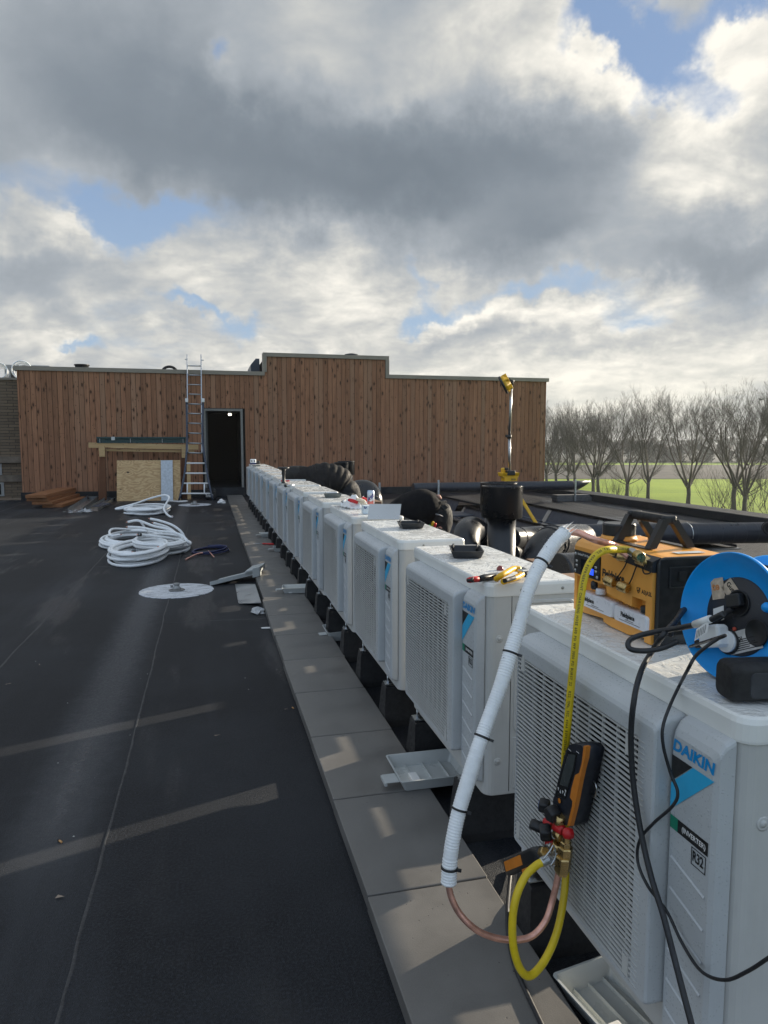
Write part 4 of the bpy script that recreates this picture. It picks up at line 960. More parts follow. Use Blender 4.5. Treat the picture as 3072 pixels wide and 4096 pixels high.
# plastic covers taken off the units
M_COVER = simple('pale grey translucent plastic', (.50, .52, .51), .35, var=.06, vs=6)
def cover(o, ux, uy, w, l, h, label, flare=.02, ribs=3, tilt=None):
    """open tray: o=corner, ux along width, uy along length, up=normal"""
    ux, uy = Vector(ux).normalized(), Vector(uy).normalized(); n = ux.cross(uy)
    if n.z < 0: n = -n
    o = Vector(o)
    def P_(a, b, z): return o + ux*a + uy*b + n*z
    root = empty('plastic_cover', o); tag(root, label, 'plastic cover', 'plastic valve covers taken off the units')
    def ring(e, z, r=.012): 
        return [P_(w/2+a, l/2+b, z) for a, b in rrect(w-2*e, l-2*e, r, 3)]
    t = .0022
    m = MB(); m.loft([ring(flare+.004, .002), ring(flare, .001), ring(0, h), ring(-.004, h), ring(-.004, h+.002), ring(t, h+.002), ring(flare+t, t+.001)], 0)
    sub('tray', m, M_COVER, root)
    m = MB()
    for k in range(ribs):
        f_ = (k+1)/(ribs+1); m.obox(P_(w*f_, flare, t+.001), ux*.002, uy*(l-2*flare), n*(h*.22))
    sub('rib', m, M_COVER, root) if False else None
    for k in range(ribs):
        f_ = (k+1)/(ribs+1); sub('rib', MB().obox(P_(w*f_, flare*1.1, t+.001), ux*.002, uy*(l-2.2*flare), n*(h*.22)), M_COVER, root)
    m = MB(); m.obox(P_(-.055, l*.12, h*.75), ux*.055, uy*(l*.30), n*.002); m.obox(P_(-.06, l*.12, h*.5), ux*.01, uy*(l*.30), n*.012); sub('clip', m, M_COVER, root)
    m = MB(); m.obox(P_(w*.2, l*.08, t+.001), ux*.035, uy*(l*.42), n*(h*.45), bev=.003); sub('label_block', m, M_WHITE, root)
    return root
cover((.705, 2.555, .0515), (1, .0, 0), (0, 1, 0), .295, .245, .048, 'large ribbed grey plastic cover on the slab beside the second unit')
cover((.885, 1.24, .006), (.985, .17, 0), (-.17, .985, 0), .19, .31, .05, 'white plastic cover on the roof under the nearest unit')
p = G(c('c4', 345, 870), .052); cover(p, (.98, -.18, .02), (.15, .98, 0), .28, .18, .05, 'grey plastic cover on the slab beside the fifth unit, tab raised')
cover((.80, 4.86, .004), (1, 0, .05), (0, 1, 0), .14, .24, .07, 'small plastic cover between the third and fourth units')
p = G(c('ca', 1230, 415), .052); cover(p, (1, 0, 0), (0, 1, 0), .2, .24, .045, 'plastic cover on the far slabs beside the screwdriver')
p = G(c('ca', 1315, 512), .052); cover(p, (1, -.1, 0), (.1, 1, 0), .17, .24, .045, 'plastic cover on the slabs this side of the screwdriver')
# long propped cover: one end on the roof, one on the slabs
a, b = G(c('ca', 895, 735), .004), AY(c('ca', 1215, 655), 7.25)
root = empty('channel_cover', a); tag(root, 'long grey plastic cover propped from the roof onto the slab edge', 'plastic cover')
u = (b-a); w_ = Vector((.10, .34, 0)); n_ = Vector((0, 0, 1))
m = MB(); m.obox(a, u, w_, (0, 0, .004)); m.obox(a+Vector((0, 0, .0042)), u*.98, w_.normalized()*.003, (0, 0, .035)); m.obox(b-u*.28+Vector((0, 0, .0043)), u*.30, w_*.9, (0, 0, .055), bev=.008); sub('shell', m, M_COVER, root)
m = MB(); m.obox(b - u*.12 + Vector((0, -.004, -.03)), u*.16, w_*.2, (0, 0, .10), bev=.006); sub('raised_end', m, M_COVER, root)
ms('metal_sheet', MB().prism([G(c('ca', 1062, 728), .004), G(c('ca', 1085, 856), .004), G(c('ca', 1235, 850), .03), G(c('ca', 1195, 727), .03)], (0, 0, .006)), M_GALV, 'rectangular galvanised sheet lying on the roof against the slabs', 'metal sheet')
M_FILM = simple('clear crumpled bag', (.62, .64, .66), .18, alpha=.6)
def crumple(name, ctr, s, n, label, cat, mat):
    m = MB(); rnd = random.Random(int(s*1e4)); ctr = Vector(ctr)
    bm = bmesh.new(); bmesh.ops.create_icosphere(bm, subdivisions=2, radius=1)
    vs = [Vector((v_.co.x*s*(.6+.7*rnd.random()), v_.co.y*s*1.3*(.6+.7*rnd.random()), max(0, .5+v_.co.z*.8)*s*.5*(.5+rnd.random()))) + ctr for v_ in bm.verts]
    fs = [tuple(v_.index for v_ in f_.verts) for f_ in bm.faces]; bm.free(); m.add(vs, fs)
    return ms(name, m, mat, label, cat)
crumple('plastic_bag', G(c('ca', 1215, 915)), .06, 1, 'small crumpled clear plastic bag on the roof beside the slabs', 'plastic bag', M_FILM)
crumple('litter', G(c('ca', 975, 187)), .11, 1, 'crumpled white film near the far end of the slabs', 'litter', M_WHITE)
ms('plastic_strip', MB().prism([G(c('ca', 1235, 1013), .003), G(c('ca', 1240, 1020), .003), G(c('ca', 1302, 1018), .004), G(c('ca', 1300, 1010), .004)], (0, 0, .003)), M_WHITE, 'thin white plastic strip on the roof touching the slab edge', 'plastic strip')
def butt(q, lb):
    p = G(q, .004); r_ = empty('cigarette_butt', p); tag(r_, lb, 'cigarette butt'); d = Vector((random.gauss(.3, .3), -1, 0)).normalized()
    sub('filter', MB().cyl(p, p+d*.016, .0036, 8), simple('tan filter paper', (.55, .30, .12), .7), r_); sub('ash', MB().cyl(p-d*.009, p-d*.0001, .0035, 8, r2=.0035), M_RUB, r_)
butt(c('cl', 303, 1228), 'orange cigarette butt on the dark roof near the rain streak'); butt(c('cl', 1492, 548), 'small cigarette butt lying at the slab edge')
for q, lb in ((c('cl', 212, 330), 'tiny pale leaf scrap on the roof left of the long seam'), (c('cl', 315, 1515), 'small brown leaf scrap on the roof low in the picture'), (c('cl', 1112, 692), 'thin grey leaf sliver on the roof between the two sun streaks'), (c('cl', 1465, 558), 'grey scrap beside the cigarette butt at the slab edge'), (c('cl', 40, 430), 'white torn scrap near the left edge of the roof')):
    p = G(q, .004); m = MB(); m.add([p+Vector((random.uniform(-.02, .02), random.uniform(-.012, .012), random.uniform(0, .005))) for _ in range(5)], [(0,1,2), (0,2,3), (0,3,4)]); ms('leaf_scrap', m, simple('dry leaf', (.28, .22, .17), .7), lb, 'debris')
# small pale specks scattered over the roof
m = MB()
for _ in range(150):
    x, y = random.uniform(-4, .4), 1.2 + 13*random.random()**1.3; s_ = random.uniform(.0012, .004)
    m.add([(x-s_, y, .004), (x, y-s_, .004), (x+s_*1.3, y, .004), (x, y+s_, .005)], [(0,1,2,3)])
tag(m.build('grit', simple('pale grit', (.5, .5, .48), .6), recalc=False), kind='stuff')
# screwdriver on the slabs
def screwdriver(p, q, mat, label, r=.014, cap=None):
    p, q = Vector(p), Vector(q); t = (q-p).normalized(); L = (q-p).length
    r_ = empty('screwdriver', p); tag(r_, label, 'screwdriver')
    sub('handle', MB().lathe([(r*.6, 0), (r, .01), (r*.9, L*.2), (r*.6, L*.3), (r*.85, L*.38), (r*.5, L*.45)], p, t, 12), mat, r_); sub('blade', MB().cyl(p+t*L*.45, q, r*.25, 8), M_GALV, r_)
screwdriver(G(c('ca', 1320, 458), .065), G(c('ca', 1150, 452), .06), M_RED, 'red handled screwdriver lying on the far slabs')
HAZE = 0.0004
# ---------------------------------------------------------------- ducts, solar rows and lamp right of the units
def duct_line(p, q, r, step=.13, n=28):
    """spirally wound duct: radius pinched at every seam"""
    p, q = Vector(p), Vector(q); L = (q-p).length; prof = [(r*.97, 0)]; s_ = .02
    while s_ < L - .01:
        prof += [(r, s_-.006), (r*1.012, s_-.003), (r*.988, s_), (r, s_+.004)]; s_ += step
    prof += [(r*.97, L)]
    return MB().lathe(prof, p, q-p, n)
# duct running along the foot of the timber building, right end cut at a slant
ya = 15.5
p = AY(c('c9', -350, 255), ya); q = AY(c('c9', 1180, 222), ya); p.z = q.z = .375; r_ = .118
root = empty('spiral_duct', p); tag(root, 'long black duct along the timber building with a slanted open end at right', 'duct', 'black ducts')
M_DUCT = m_plastic_black('black duct with raindrops', (.020, .024, .034), .34)
sub('duct_pipe', duct_line(p, q, r_), M_DUCT, root)
m = MB(); L = []
for k in range(24):
    a = 2*math.pi*k/24; L.append(a)
ra = [q + Vector((.001, r_*math.cos(a), r_*math.sin(a))) for a in L]; rb = [q + Vector((.22 + .20*math.sin(a), r_*math.cos(a), r_*math.sin(a))) for a in L]; rc = [x_*.0 + q + Vector((.30+.34*math.sin(a)*.9, r_*.92*math.cos(a), r_*.92*math.sin(a))) for a, x_ in zip(L, ra)]
rd = [q + Vector((.002, r_*.9*math.cos(a), r_*.9*math.sin(a))) for a in L]
m.loft([ra, rb], 0, True, capa=False, capb=True); sub('slanted_end', m, M_DUCT, root)
def paver_stack(x, y, n, w, label):
    root = empty('slab_stack', (x, y, 0)); tag(root, label, 'slab stack', 'concrete slabs carrying the ducts')
    for k in range(n):
        e = random.uniform(-.03, .03); sub('slab', MB().box((x-w/2+e, y-.15, .002+k*.052), (x+w/2+e-(.09 if k == n-1 else 0), y+.15, .05+k*.052), bev=.004), simple('weathered slab', (.10, .10, .10), .7, var=.2, vs=15), root)
a, b = G(c('c9', 970, 345)), G(c('c9', 1220, 350))
paver_stack((a.x+b.x)/2-.1, 15.55, 3, .95, 'stack of flat slabs under the slanted end of the black duct')
for x_, zt in ((AY(c('c9', 1178, 290), 15.4).x, .53), (AY(c('cq', 925, 340), 15.3).x, .56), (AY(c('cq', 212, 400), 15.3).x, .52)):
    root = empty('duct_strap', (x_, 15.33, 0)); tag(root, {0: 'galvanised strap near the slanted end of the black duct', 1: 'perforated strap on the duct behind the bent worker in black shirt', 2: 'perforated strap on the duct above the drink can'}[[.53, .56, .52].index(zt)], 'duct strap', 'perforated straps holding the duct')
    sub('strap', MB().box((x_-.02, 15.34, .01), (x_+.02, 15.372, zt)), M_GALV, root)
    m = MB()
    for k in range(7): m.cyl((x_, 15.3395, .1+k*.06), (x_, 15.339, .1+k*.06), .006, 8)
    sub('holes', m, M_RUB, root)
# spiral duct at right in front of the solar rows
p = Vector((4.0, 7.62, .32)); q = Vector((8.6, 7.05, .30))
root = empty('spiral_duct', p); tag(root, 'thick black spiral duct crossing behind the orange pump, wet on top', 'duct', 'black ducts'); sub('duct_pipe', duct_line(p, q, .128, .155, 32), M_DUCT, root)
paver_stack(6.9, 6.95, 3, .5, 'slab stack under the spiral duct behind the blue reel')
paver_stack(4.6, 7.55, 3, .5, 'slab stack under the spiral duct hidden beyond the big elbow')
sub('clip', MB().tube([(5.62+.0*k, 7.42+.136*math.cos(a), .31+.136*math.sin(a)) for k, a in enumerate([math.pi*j/10 for j in range(-1, 12)])], .006, 6), M_GALV, root)
m = MB(); m.lathe([(.06, 0), (.075, .01), (.075, .05), (.05, .052), (.05, .01)], (6.02, 6.55, .47), (-.5, -.8, 0), 20); m.tube([(6.05, 6.6, .47), (6.6, 7.0, .44), (7.5, 7.0, .3)], .07, 14)
ms('foam_hose', m, M_RUB, 'thick black foam hose end lying over the spiral duct at the right edge', 'hose')
def tubeobj(name, pts, r, label, mat=M_BLK, n=20, rings=(), group='black ducts'):
    root = empty(name, pts[0]); tag(root, label, 'duct', group); P_ = spline(pts, 10)
    sub('duct_pipe', MB().tube(P_, r, n), mat, root)
    for f_ in rings:
        k = int(f_*(len(P_)-2)); t = (P_[k+1]-P_[k]).normalized(); sub('joint_ring', MB().lathe([(r*1.0, -.012), (r*1.05, -.008), (r*1.05, .008), (r, .012)], P_[k], t, 24), mat, root)
    return root
def vduct(x, y, r, ztop, zc, rc, label, name='riser_duct', z0=0.0):
    root = empty(name, (x, y, 0)); tag(root, label, 'duct', 'black ducts')
    sub('duct_pipe', MB().lathe([(r, z0), (r, zc+.01)], (x, y, 0), n=36), M_BLK, root)
    sub('collar', MB().lathe([(r*1.0, zc), (rc, zc), (rc, ztop-.006), (rc*1.012, ztop-.003), (rc*1.012, ztop), (rc*.965, ztop), (rc*.965, zc+.02), (0, zc+.018)], (x, y, 0), n=40), M_BLK, root)
    return root
y = 4.9; a, b = AY(c('ct', 222, 1360), y), AY(c('ct', 655, 1355), y); zc = AY(c('ct', 400, 1712), y).z; n1, n2 = AY(c('ct', 287, 1730), y), AY(c('ct', 585, 1730), y)
vduct((a.x+b.x)/2, y, (n2.x-n1.x)/2*.97, a.z-.005, zc, (b.x-a.x)/2*.97, 'tall black vertical duct with a wide collar, standing left of the yellow lamp')
y = 5.45; a, b = AY(c('ct', 206, 1330), y), AY(c('ct', 596, 1320), y); zc = AY(c('ct', 300, 1660), y).z
vduct((a.x+b.x)/2, y, .115, a.z-.0, zc, (b.x-a.x)/2*.97, 'black collared duct half hidden behind the tall vertical duct')
y = 12.0; a, b = AY(c('cp', 980, 288), y), AY(c('cp', 1215, 288), y); vduct((a.x+b.x)/2, y, .11, a.z, .85, (b.x-a.x)/2, 'black vertical duct directly behind the quilted back, nearer of two')
y = 12.4; a, b = AY(c('cp', 1040, 268), y), AY(c('cp', 1315, 268), y); vduct((a.x+b.x)/2, y, .12, a.z, AY(c('cp', 1310, 490), y).z, (b.x-a.x)/2, 'black vertical duct in front of the clad wall, farther of two', z0=.3)
A9 = lambda a, b, y: AY(c('c9', a, b), y)
tubeobj('elbow_duct', [A9(305, 960, 5.6), A9(300, 800, 5.6), A9(272, 700, 5.55), A9(225, 645, 5.4), A9(170, 660, 5.2), A9(145, 760, 5.05), A9(140, 930, 5.0)], .112, 'glossy black elbow lying left of the tall vertical duct', rings=(.36, .42))
tubeobj('elbow_duct', [A9(800, 1200, 5.2), A9(815, 1000, 5.2), A9(860, 850, 5.3), A9(960, 760, 5.4), A9(1060, 735, 5.6), A9(1250, 720, 6.0)], .137, 'large glossy black elbow behind the white insulated hose', rings=(.60, .66))
tubeobj('connecting_duct', [A9(560, 720, 6.3), A9(700, 715, 6.5), A9(860, 700, 6.6)], .11, 'straight black duct between the tall vertical duct and the large elbow', rings=(.35,))
tubeobj('elbow_duct', [A9(700, 850, 7), A9(620, 850, 6.6), A9(560, 870, 6.2)], .10, 'low black elbow at the foot of the tall vertical duct')
tubeobj('elbow_duct', [AY(c('cq', -210, 520), 9.6), AY(c('cq', -130, 400), 9.6), AY(c('cq', -40, 345), 9.6), AY(c('cq', 60, 360), 9.5), AY(c('cq', 105, 450), 9.4), AY(c('cq', 110, 560), 9.4)], .155, 'round black elbow between the two bent workers, above the drink can')
tubeobj('low_duct', [A9(1000, 1060, 3.9), A9(1300, 1040, 4.0), A9(1500, 1000, 4.4)], .13, 'black duct lying in the shade behind the orange pump')
ms('cardboard_box', MB().box(tuple(A9(960, 1030, 4.3)+Vector((0, 0, -.2))), tuple(A9(1200, 990, 4.3)+Vector((0, .4, 0))), bev=.004), simple('brown cardboard', (.22, .13, .08), .8), 'low brown box edge visible left of the orange pump', 'box')
a = AY(c('cs', 930, 300), 6.3); b = AY(c('cs', 1075, 265), 6.3)
ms('cardboard_box', MB().box((a.x, 6.3, .6), (b.x, 6.6, b.z), bev=.003), simple('brown cardboard', (.22, .13, .08), .8), 'brown cardboard edge just behind the drink can', 'box')
# solar rows: glass sloping down towards the sun, steel deflector on the high side
M_PV = m_plastic_black('solar glass', (.006, .008, .014), .08, True)
def solar(x0, y0, y1, label, zt=.27, w=1.0, dv=None):
    root = empty('solar_panel_row', (x0, y0, 0)); tag(root, label, 'solar panel', 'solar panel rows')
    n = max(1, round((y1-y0)/1.7)); Lp = (y1-y0)/n
    for k in range(n):
        ya, yb = y0+k*Lp+.01, y0+(k+1)*Lp-.01
        m = MB(); m.prism([(x0-.03, ya, zt), (x0+w, ya, .05), (x0+w, ya, .015), (x0-.03, ya, zt-.035)], (0, yb-ya, 0)); pn = sub('panel_frame', m, simple('panel frame black', (.02, .02, .022), .35, .6), root)
        m = MB(); m.prism([(x0-.018, ya+.012, zt+.0015), (x0+w-.012, ya+.012, .0545), (x0+w-.012, ya+.012, .0515), (x0-.018, ya+.012, zt-.001)], (0, yb-ya-.024, 0)); m.build('glass', M_PV).parent = pn
        m = MB(); m.prism([(x0-.10, ya+.05, .035), (x0-.005, ya+.05, zt-.045), (x0+.0, ya+.05, zt-.045), (x0-.09, ya+.05, .035)], (0, yb-ya-.1, 0)); m.prism([(x0-.16, ya+.05, .025), (x0-.10, ya+.05, .035), (x0-.10, ya+.05, .031), (x0-.16, ya+.05, .021)], (0, yb-ya-.1, 0)); sub('deflector', m, M_SLATE, root)
        m = MB(); m.prism([(x0-.13, yb-.04, .02), (x0-.0, yb-.04, zt-.037), (x0+.006, yb-.04, zt-.037), (x0-.06, yb-.04, .02)], (0, .14 if k < n-1 else .10, 0)); sub('bracket', m, M_GALV, root)
    for k in range(n+1):
        y = y0+k*Lp; sub('foot', MB().box((x0-.12, y-.06, .001), (x0+w, y+.06, .014)), M_GALV, root)
solar(5.86, 8.0, 13.1, 'longest row of solar panels, between the lamp and the parapet')
solar(4.55, 8.9, 12.2, 'row of solar panels just behind the tall vertical duct')
solar(4.9, 13.4, 15.1, 'farthest solar panel, just in front of the duct along the building')
solar(3.55, 9.6, 11.3, 'low solar panel right behind the bent worker in the black shirt')
ms('flat_tray', MB().box((3.45, 11.6, .12), (4.6, 12.3, .15), bev=.004), M_SLATE, 'flat grey tray beyond the low solar panel', 'tray')
# site lamp on its tripod
lx = 4.44; ly = 10.0
AT = lambda a, b, y=ly: AY(c('ct', a, b), y)
root = empty('site_lamp', (lx, ly, 0)); tag(root, 'yellow and black tripod site lamp with a tall aluminium pole', 'work lamp')
bt, bb = AT(510, 1225), AT(515, 1310); ctr = AT(512, 1265)
a, b, cc_, d_ = AT(415, 1218), AT(605, 1218), AT(585, 1312), AT(447, 1312)
def rz(p0, p1, z, yy0=-.07, yy1=.07): return [Vector((p0, ly+yy0, z)), Vector((p1, ly+yy0, z)), Vector((p1, ly+yy1, z)), Vector((p0, ly+yy1, z))]
m = MB(); m.loft([rz(d_.x, cc_.x, bb.z), rz(d_.x-.003, cc_.x+.003, bb.z+.05), rz(a.x+.005, b.x-.005, bb.z+.075), rz(a.x, b.x, a.z-.01, -.09, .09), rz(a.x+.003, b.x-.003, a.z, -.09, .09)]); sub('battery_housing', m, M_DWY, root)
q0, q1 = AT(470, 1245), AT(557, 1195); sub('battery', MB().box((q0.x, ly-.1, q0.z), (q1.x, ly+.02, q1.z), bev=.008), M_BLKM, root)
q0, q1 = AT(432, 1225), AT(475, 1165); sub('latch', MB().box((q0.x, ly-.03, q0.z), (q1.x, ly+.05, q1.z), bev=.02), M_DWY, root)
q0, q1 = AT(455, 1190), AT(497, 1162); sub('latch_pad', MB().box((q0.x, ly-.045, q0.z), (q1.x, ly-.0301, q1.z), bev=.005), M_BLKM, root)
sub('rating_label', MB().box((cc_.x-.10, ly-.0745, bb.z+.012), (cc_.x-.03, ly-.0701, bb.z+.04)), simple('printed plate', (.30, .19, .03), .5), root)
px = AT(520, 1200).x; t_ = AT(543, 215); jt = AT(518, 820)
sub('lower_pole', MB().cyl((px, ly, q1.z-.05), (jt.x, ly, jt.z), .021, 14), M_ALU, root); sub('upper_pole', MB().cyl((jt.x, ly, jt.z), (t_.x, ly, t_.z), .019, 14), M_ALU, root)
m = MB(); m.cyl((jt.x, ly, jt.z-.03), (jt.x, ly, jt.z+.03), .033, 14); m.box((jt.x-.06, ly-.015, jt.z-.01), (jt.x-.02, ly+.015, jt.z+.03), bev=.004); sub('pole_clamp', m, M_BLKM, root)
m = MB(); m.cyl((t_.x, ly, t_.z-.05), (t_.x, ly, t_.z+.03), .03, 12); m.cyl((t_.x-.10, ly, t_.z+.01), (t_.x+.04, ly, t_.z+.01), .02, 10); sub('pole_head', m, M_BLKM, root)
h = AT(470, 240); R_ = .135; ax_ = Vector((-.78, .36, -.46)).normalized()
ho = bpy.data.objects.new('x', None)
hd = sub('lamp_head', MB().lathe([(.0, -.085), (R_*.42, -.082), (R_*.62, -.06), (R_*.95, -.02), (R_, .0), (R_*.98, .012)], h, ax_, 10, sm=False), M_DWY, root)
m = MB(); m.lathe([(R_*.99, .0125), (R_*1.07, .016), (R_*1.07, .04), (R_*.9, .048)], h, ax_, 20); m.build('bezel', M_BLKM).parent = hd
m = MB(); u_ = ax_.orthogonal().normalized()
for k in range(5):
    w_ = Matrix.Rotation(2*math.pi*k/5, 4, ax_) @ u_; s2 = ax_.cross(w_)
    m.obox(h - ax_*.082 + w_*R_*.3 - s2*.012, w_*R_*.72, s2*.024, ax_*.075, bev=.003)
m.build('guard_rib', M_DWY).parent = hd
m = MB()
for k in range(3): m.obox(h - ax_*.09 + u_*(-.03+k*.025), u_*.012, ax_.cross(u_)*.05, -ax_*.012)
m.build('vent', M_BLKM).parent = hd
for k, (fx, fy) in enumerate(((.42, -.28), (-.42, -.20), (.05, .50))):
    sub('tripod_leg', MB().obox(Vector((px+fx*.12, ly+fy*.12, .72)), Vector((fx*.9, fy*.9, -.715)), Vector((.045, 0, .02)), Vector((0, .025, 0)), bev=.004), M_DWY, root)
sub('lower_mast', MB().cyl((px, ly, .30), (px, ly, bb.z+.02), .024, 12), M_ALU, root)

# ---------------------------------------------------------------- bare trees, shrubs and woods beyond the roof
m_, nt, P = nt_new('bare bark'); v = coord(nt); a = mixc(nt, noise(nt, v, 5, 4), (.022, .020, .014), (.050, .045, .032)); nt.links.new(a, P.inputs['Base Color']); P.inputs['Roughness'].default_value = .9; M_BARK = m_
M_TWIG = simple('fine twigs', (.036, .030, .022), .9, var=.2, vs=1)
def seg(mb, p, q, r0, r1, n=3):
    t = (q-p); t.normalize(); u = t.orthogonal().normalized(); w = t.cross(u); b = len(mb.v)
    for pp, rr in ((p, r0), (q, r1)):
        for k in range(n):
            a = 2*math.pi*k/n; mb.v.append(tuple(pp + (u*math.cos(a)+w*math.sin(a))*rr))
    for k in range(n):
        k2 = (k+1) % n; mb.f.append((b+k, b+k2, b+n+k2, b+n+k)); mb.m.append(0); mb.sm.append(False)
def grow(mb, p, d, L, r, lev, rnd, H_, maxlev=4):
    nseg = 5 if lev < 3 else 3; q = p.copy(); rr = r
    for i in range(nseg):
        d = (d + Vector((rnd.gauss(0, .10), rnd.gauss(0, .10), .10 + .02*lev))).normalized()
        q2 = q + d*(L/nseg); r2 = max(.0045, rr*(.80 if lev < 3 else .72))
        seg(mb, q, q2, rr, r2, 5 if lev < 2 else 3)
        if lev < maxlev and (i > 0 or lev > 0):
            for _ in range(rnd.choice(((2, 2), (1, 2), (1, 1, 2), (0, 1, 1))[min(lev, 3)])):
                ang = rnd.uniform(.34, .74); az = rnd.uniform(0, 2*math.pi); o = d.orthogonal().normalized(); o = Matrix.Rotation(az, 3, d) @ o
                nd = (d*math.cos(ang) + o*math.sin(ang)).normalized()
                grow(mb, q2.copy(), nd, L*rnd.uniform(.42, .62)*(1-.35*i/nseg), max(.0055, r2*rnd.uniform(.45, .6)), lev+1, rnd, H_, maxlev)
        q = q2; rr = r2
def tree_proto(seed, Ht=13.0, fork=2.6, stems=4, spread=.42):
    rnd = random.Random(seed); root = empty('bare_tree'); T = MB(); C_ = MB()
    T.tube([(0, 0, -.2), (0, 0, .3), (rnd.gauss(0, .05), rnd.gauss(0, .05), fork*.6), (rnd.gauss(0, .08), rnd.gauss(0, .08), fork)], [.34, .26, .23, .25], 9); T.build('trunk', M_BARK, root)
    for k in range(stems):
        az = 2*math.pi*(k+rnd.uniform(-.25, .25))/stems; s_ = spread*rnd.uniform(.5, 1.15) if k else .08
        grow(C_, Vector((0, 0, fork-.15)), Vector((math.cos(az)*s_, math.sin(az)*s_, 1)).normalized(), (Ht-fork)*rnd.uniform(.80, .95), .15 if k else .17, 0, rnd, Ht)
    # low arching side boughs
    for k in range(4):
        az = rnd.uniform(0, 6.28); grow(C_, Vector((0, 0, fork*rnd.uniform(.8, 1.3))), Vector((math.cos(az)*.9, math.sin(az)*.9, .35)).normalized(), Ht*.30, .06, 1, rnd, Ht)
    o = C_.build('crown', M_TWIG, root, recalc=False); zs = sorted(v_[2] for v_ in C_.v); return root, zs[int(len(zs)*.995)]
protos = [tree_proto(s, fork=f, stems=st, spread=sp) for s, f, st, sp in ((3, 2.4, 7, .62), (8, 3.0, 6, .50), (15, 2.0, 6, .58), (22, 2.6, 6, .46))]
TR = [(575, 235, 0, 'leafless tree left of centre in the row, standing close beside its twin trunk'), (607, 240, 1, 'leafless tree right of its twin trunk, behind the slanted duct end'), (785, 180, 2, 'tall leafless tree with shrubs round its trunk behind the parapet'),
      (915, 178, 3, 'slim leafless tree with a single trunk, third from the right'), (1165, 175, 0, 'broadest leafless tree forking low into several stems'), (1450, 140, 1, 'left trunk of the pair of tall bare trees near the right edge'),
      (1515, 130, 2, 'right trunk of the pair of tall bare trees near the right edge'), (420, 285, 3, 'smaller distant bare tree, the second right of the clad building'), (455, 310, 1, 'thin distant bare tree leaning just right of a smaller one'),
      (285, 250, 2, 'bare tree partly hidden by the right corner of the clad building'), (345, 262, 0, 'distant bare tree just beside the corner of the clad building'), (1690, 118, 3, 'bare tree cut by the right edge of the picture')]
used = {}
for i, (u, vt, k, lb) in enumerate(TR):
    xx = 57.0 + (0 if i < 7 else 2); P0 = AX(c('c3', u, 860), xx)
    if u == 1690: P0 = AX(c('c3', u, 900), 58.0)
    top = AX(c('c3', u, vt), P0.x).z; ht = top - GZ
    pr = protos[k][0]; t = pr if k not in used else copy_tree(pr); used[k] = 1
    t.location = (P0.x, P0.y, GZ); s_ = ht/protos[k][1]; t.scale = (s_*1.12, s_*1.12, s_); t.rotation_euler = (0, 0, i*1.3)
    tag(t, lb, 'tree', 'row of bare trees by the field')
# low shrub thickets
def thicket(x, y, w, h, n, seed, name, label, z=GZ, mat=M_TWIG):
    rnd = random.Random(seed); m = MB()
    for _ in range(n):
        b_ = Vector((x+rnd.gauss(0, w*.35), y+rnd.gauss(0, w*.35), z)); grow(m, b_, Vector((rnd.gauss(0, .5), rnd.gauss(0, .5), 1)).normalized(), h*rnd.uniform(.5, 1), .03, 2, rnd, h)
    return tag(m.build(name, mat, recalc=False), label, 'shrub')
q = AX(c('c3', 740, 800), 56.0); thicket(q.x, q.y, 4.0, 2.6, 26, 5, 'shrub', 'low tangled shrub at the foot of the tall tree behind the parapet')
q = AX(c('c3', 1640, 800), 60.0); thicket(q.x, q.y, 7.0, 5.5, 60, 6, 'thicket', 'dense brown thicket under the trees at the right edge of the field')
q = AX(c('c3', 1400, 770), 58.0); thicket(q.x, q.y, 2.6, 2.6, 14, 16, 'shrub', 'small low shrub left of the pair of tall bare trees')
# far-off hedges and woods
def woods(name, d, lat0, lat1, h, n, seed, mat, depth=20, sz_=1.5):
    rnd = random.Random(seed); m = MB()
    bl = [(rnd.uniform(lat0, lat1), rnd.uniform(0, depth), rnd.uniform(.55, 1.0)) for _ in range(int((lat1-lat0)/(h*.7)))]
    for _ in range(n):
        a_, b_, s_ = bl[int(rnd.random()*len(bl))]
        ph = rnd.uniform(0, 6.28); rad = h*.6*s_*math.sqrt(rnd.random()); zz = h*s_*rnd.random()**.8
        cpt = ax*(d+b_+rad*math.sin(ph)) + rx*(a_+rad*math.cos(ph)*(1.1-zz/h*.5)) + Vector((0, 0, GZ+zz)); s2 = sz_*rnd.uniform(.5, 1.2)
        pts = [cpt + Vector((rnd.gauss(0, s2*.4), rnd.gauss(0, s2*.4), rnd.gauss(0, s2*.6))) for _ in range(3)]; m.add(pts, [(0, 1, 2)])
    return tag(m.build(name, mat, recalc=False), kind='stuff')
M_WOOD1 = simple('winter hedge mass', (.045, .046, .032), .95, var=.3, vs=.1)
woods('distant_hedge', 262, 20, 190, 7.0, 11000, 1, M_WOOD1, 12, 1.3); woods('distant_wood', 430, 30, 300, 8.5, 9000, 2, M_WOOD1, 40, 2.2); woods('far_wood', 800, 60, 560, 12, 9000, 3, M_WOOD1, 80, 4.0)
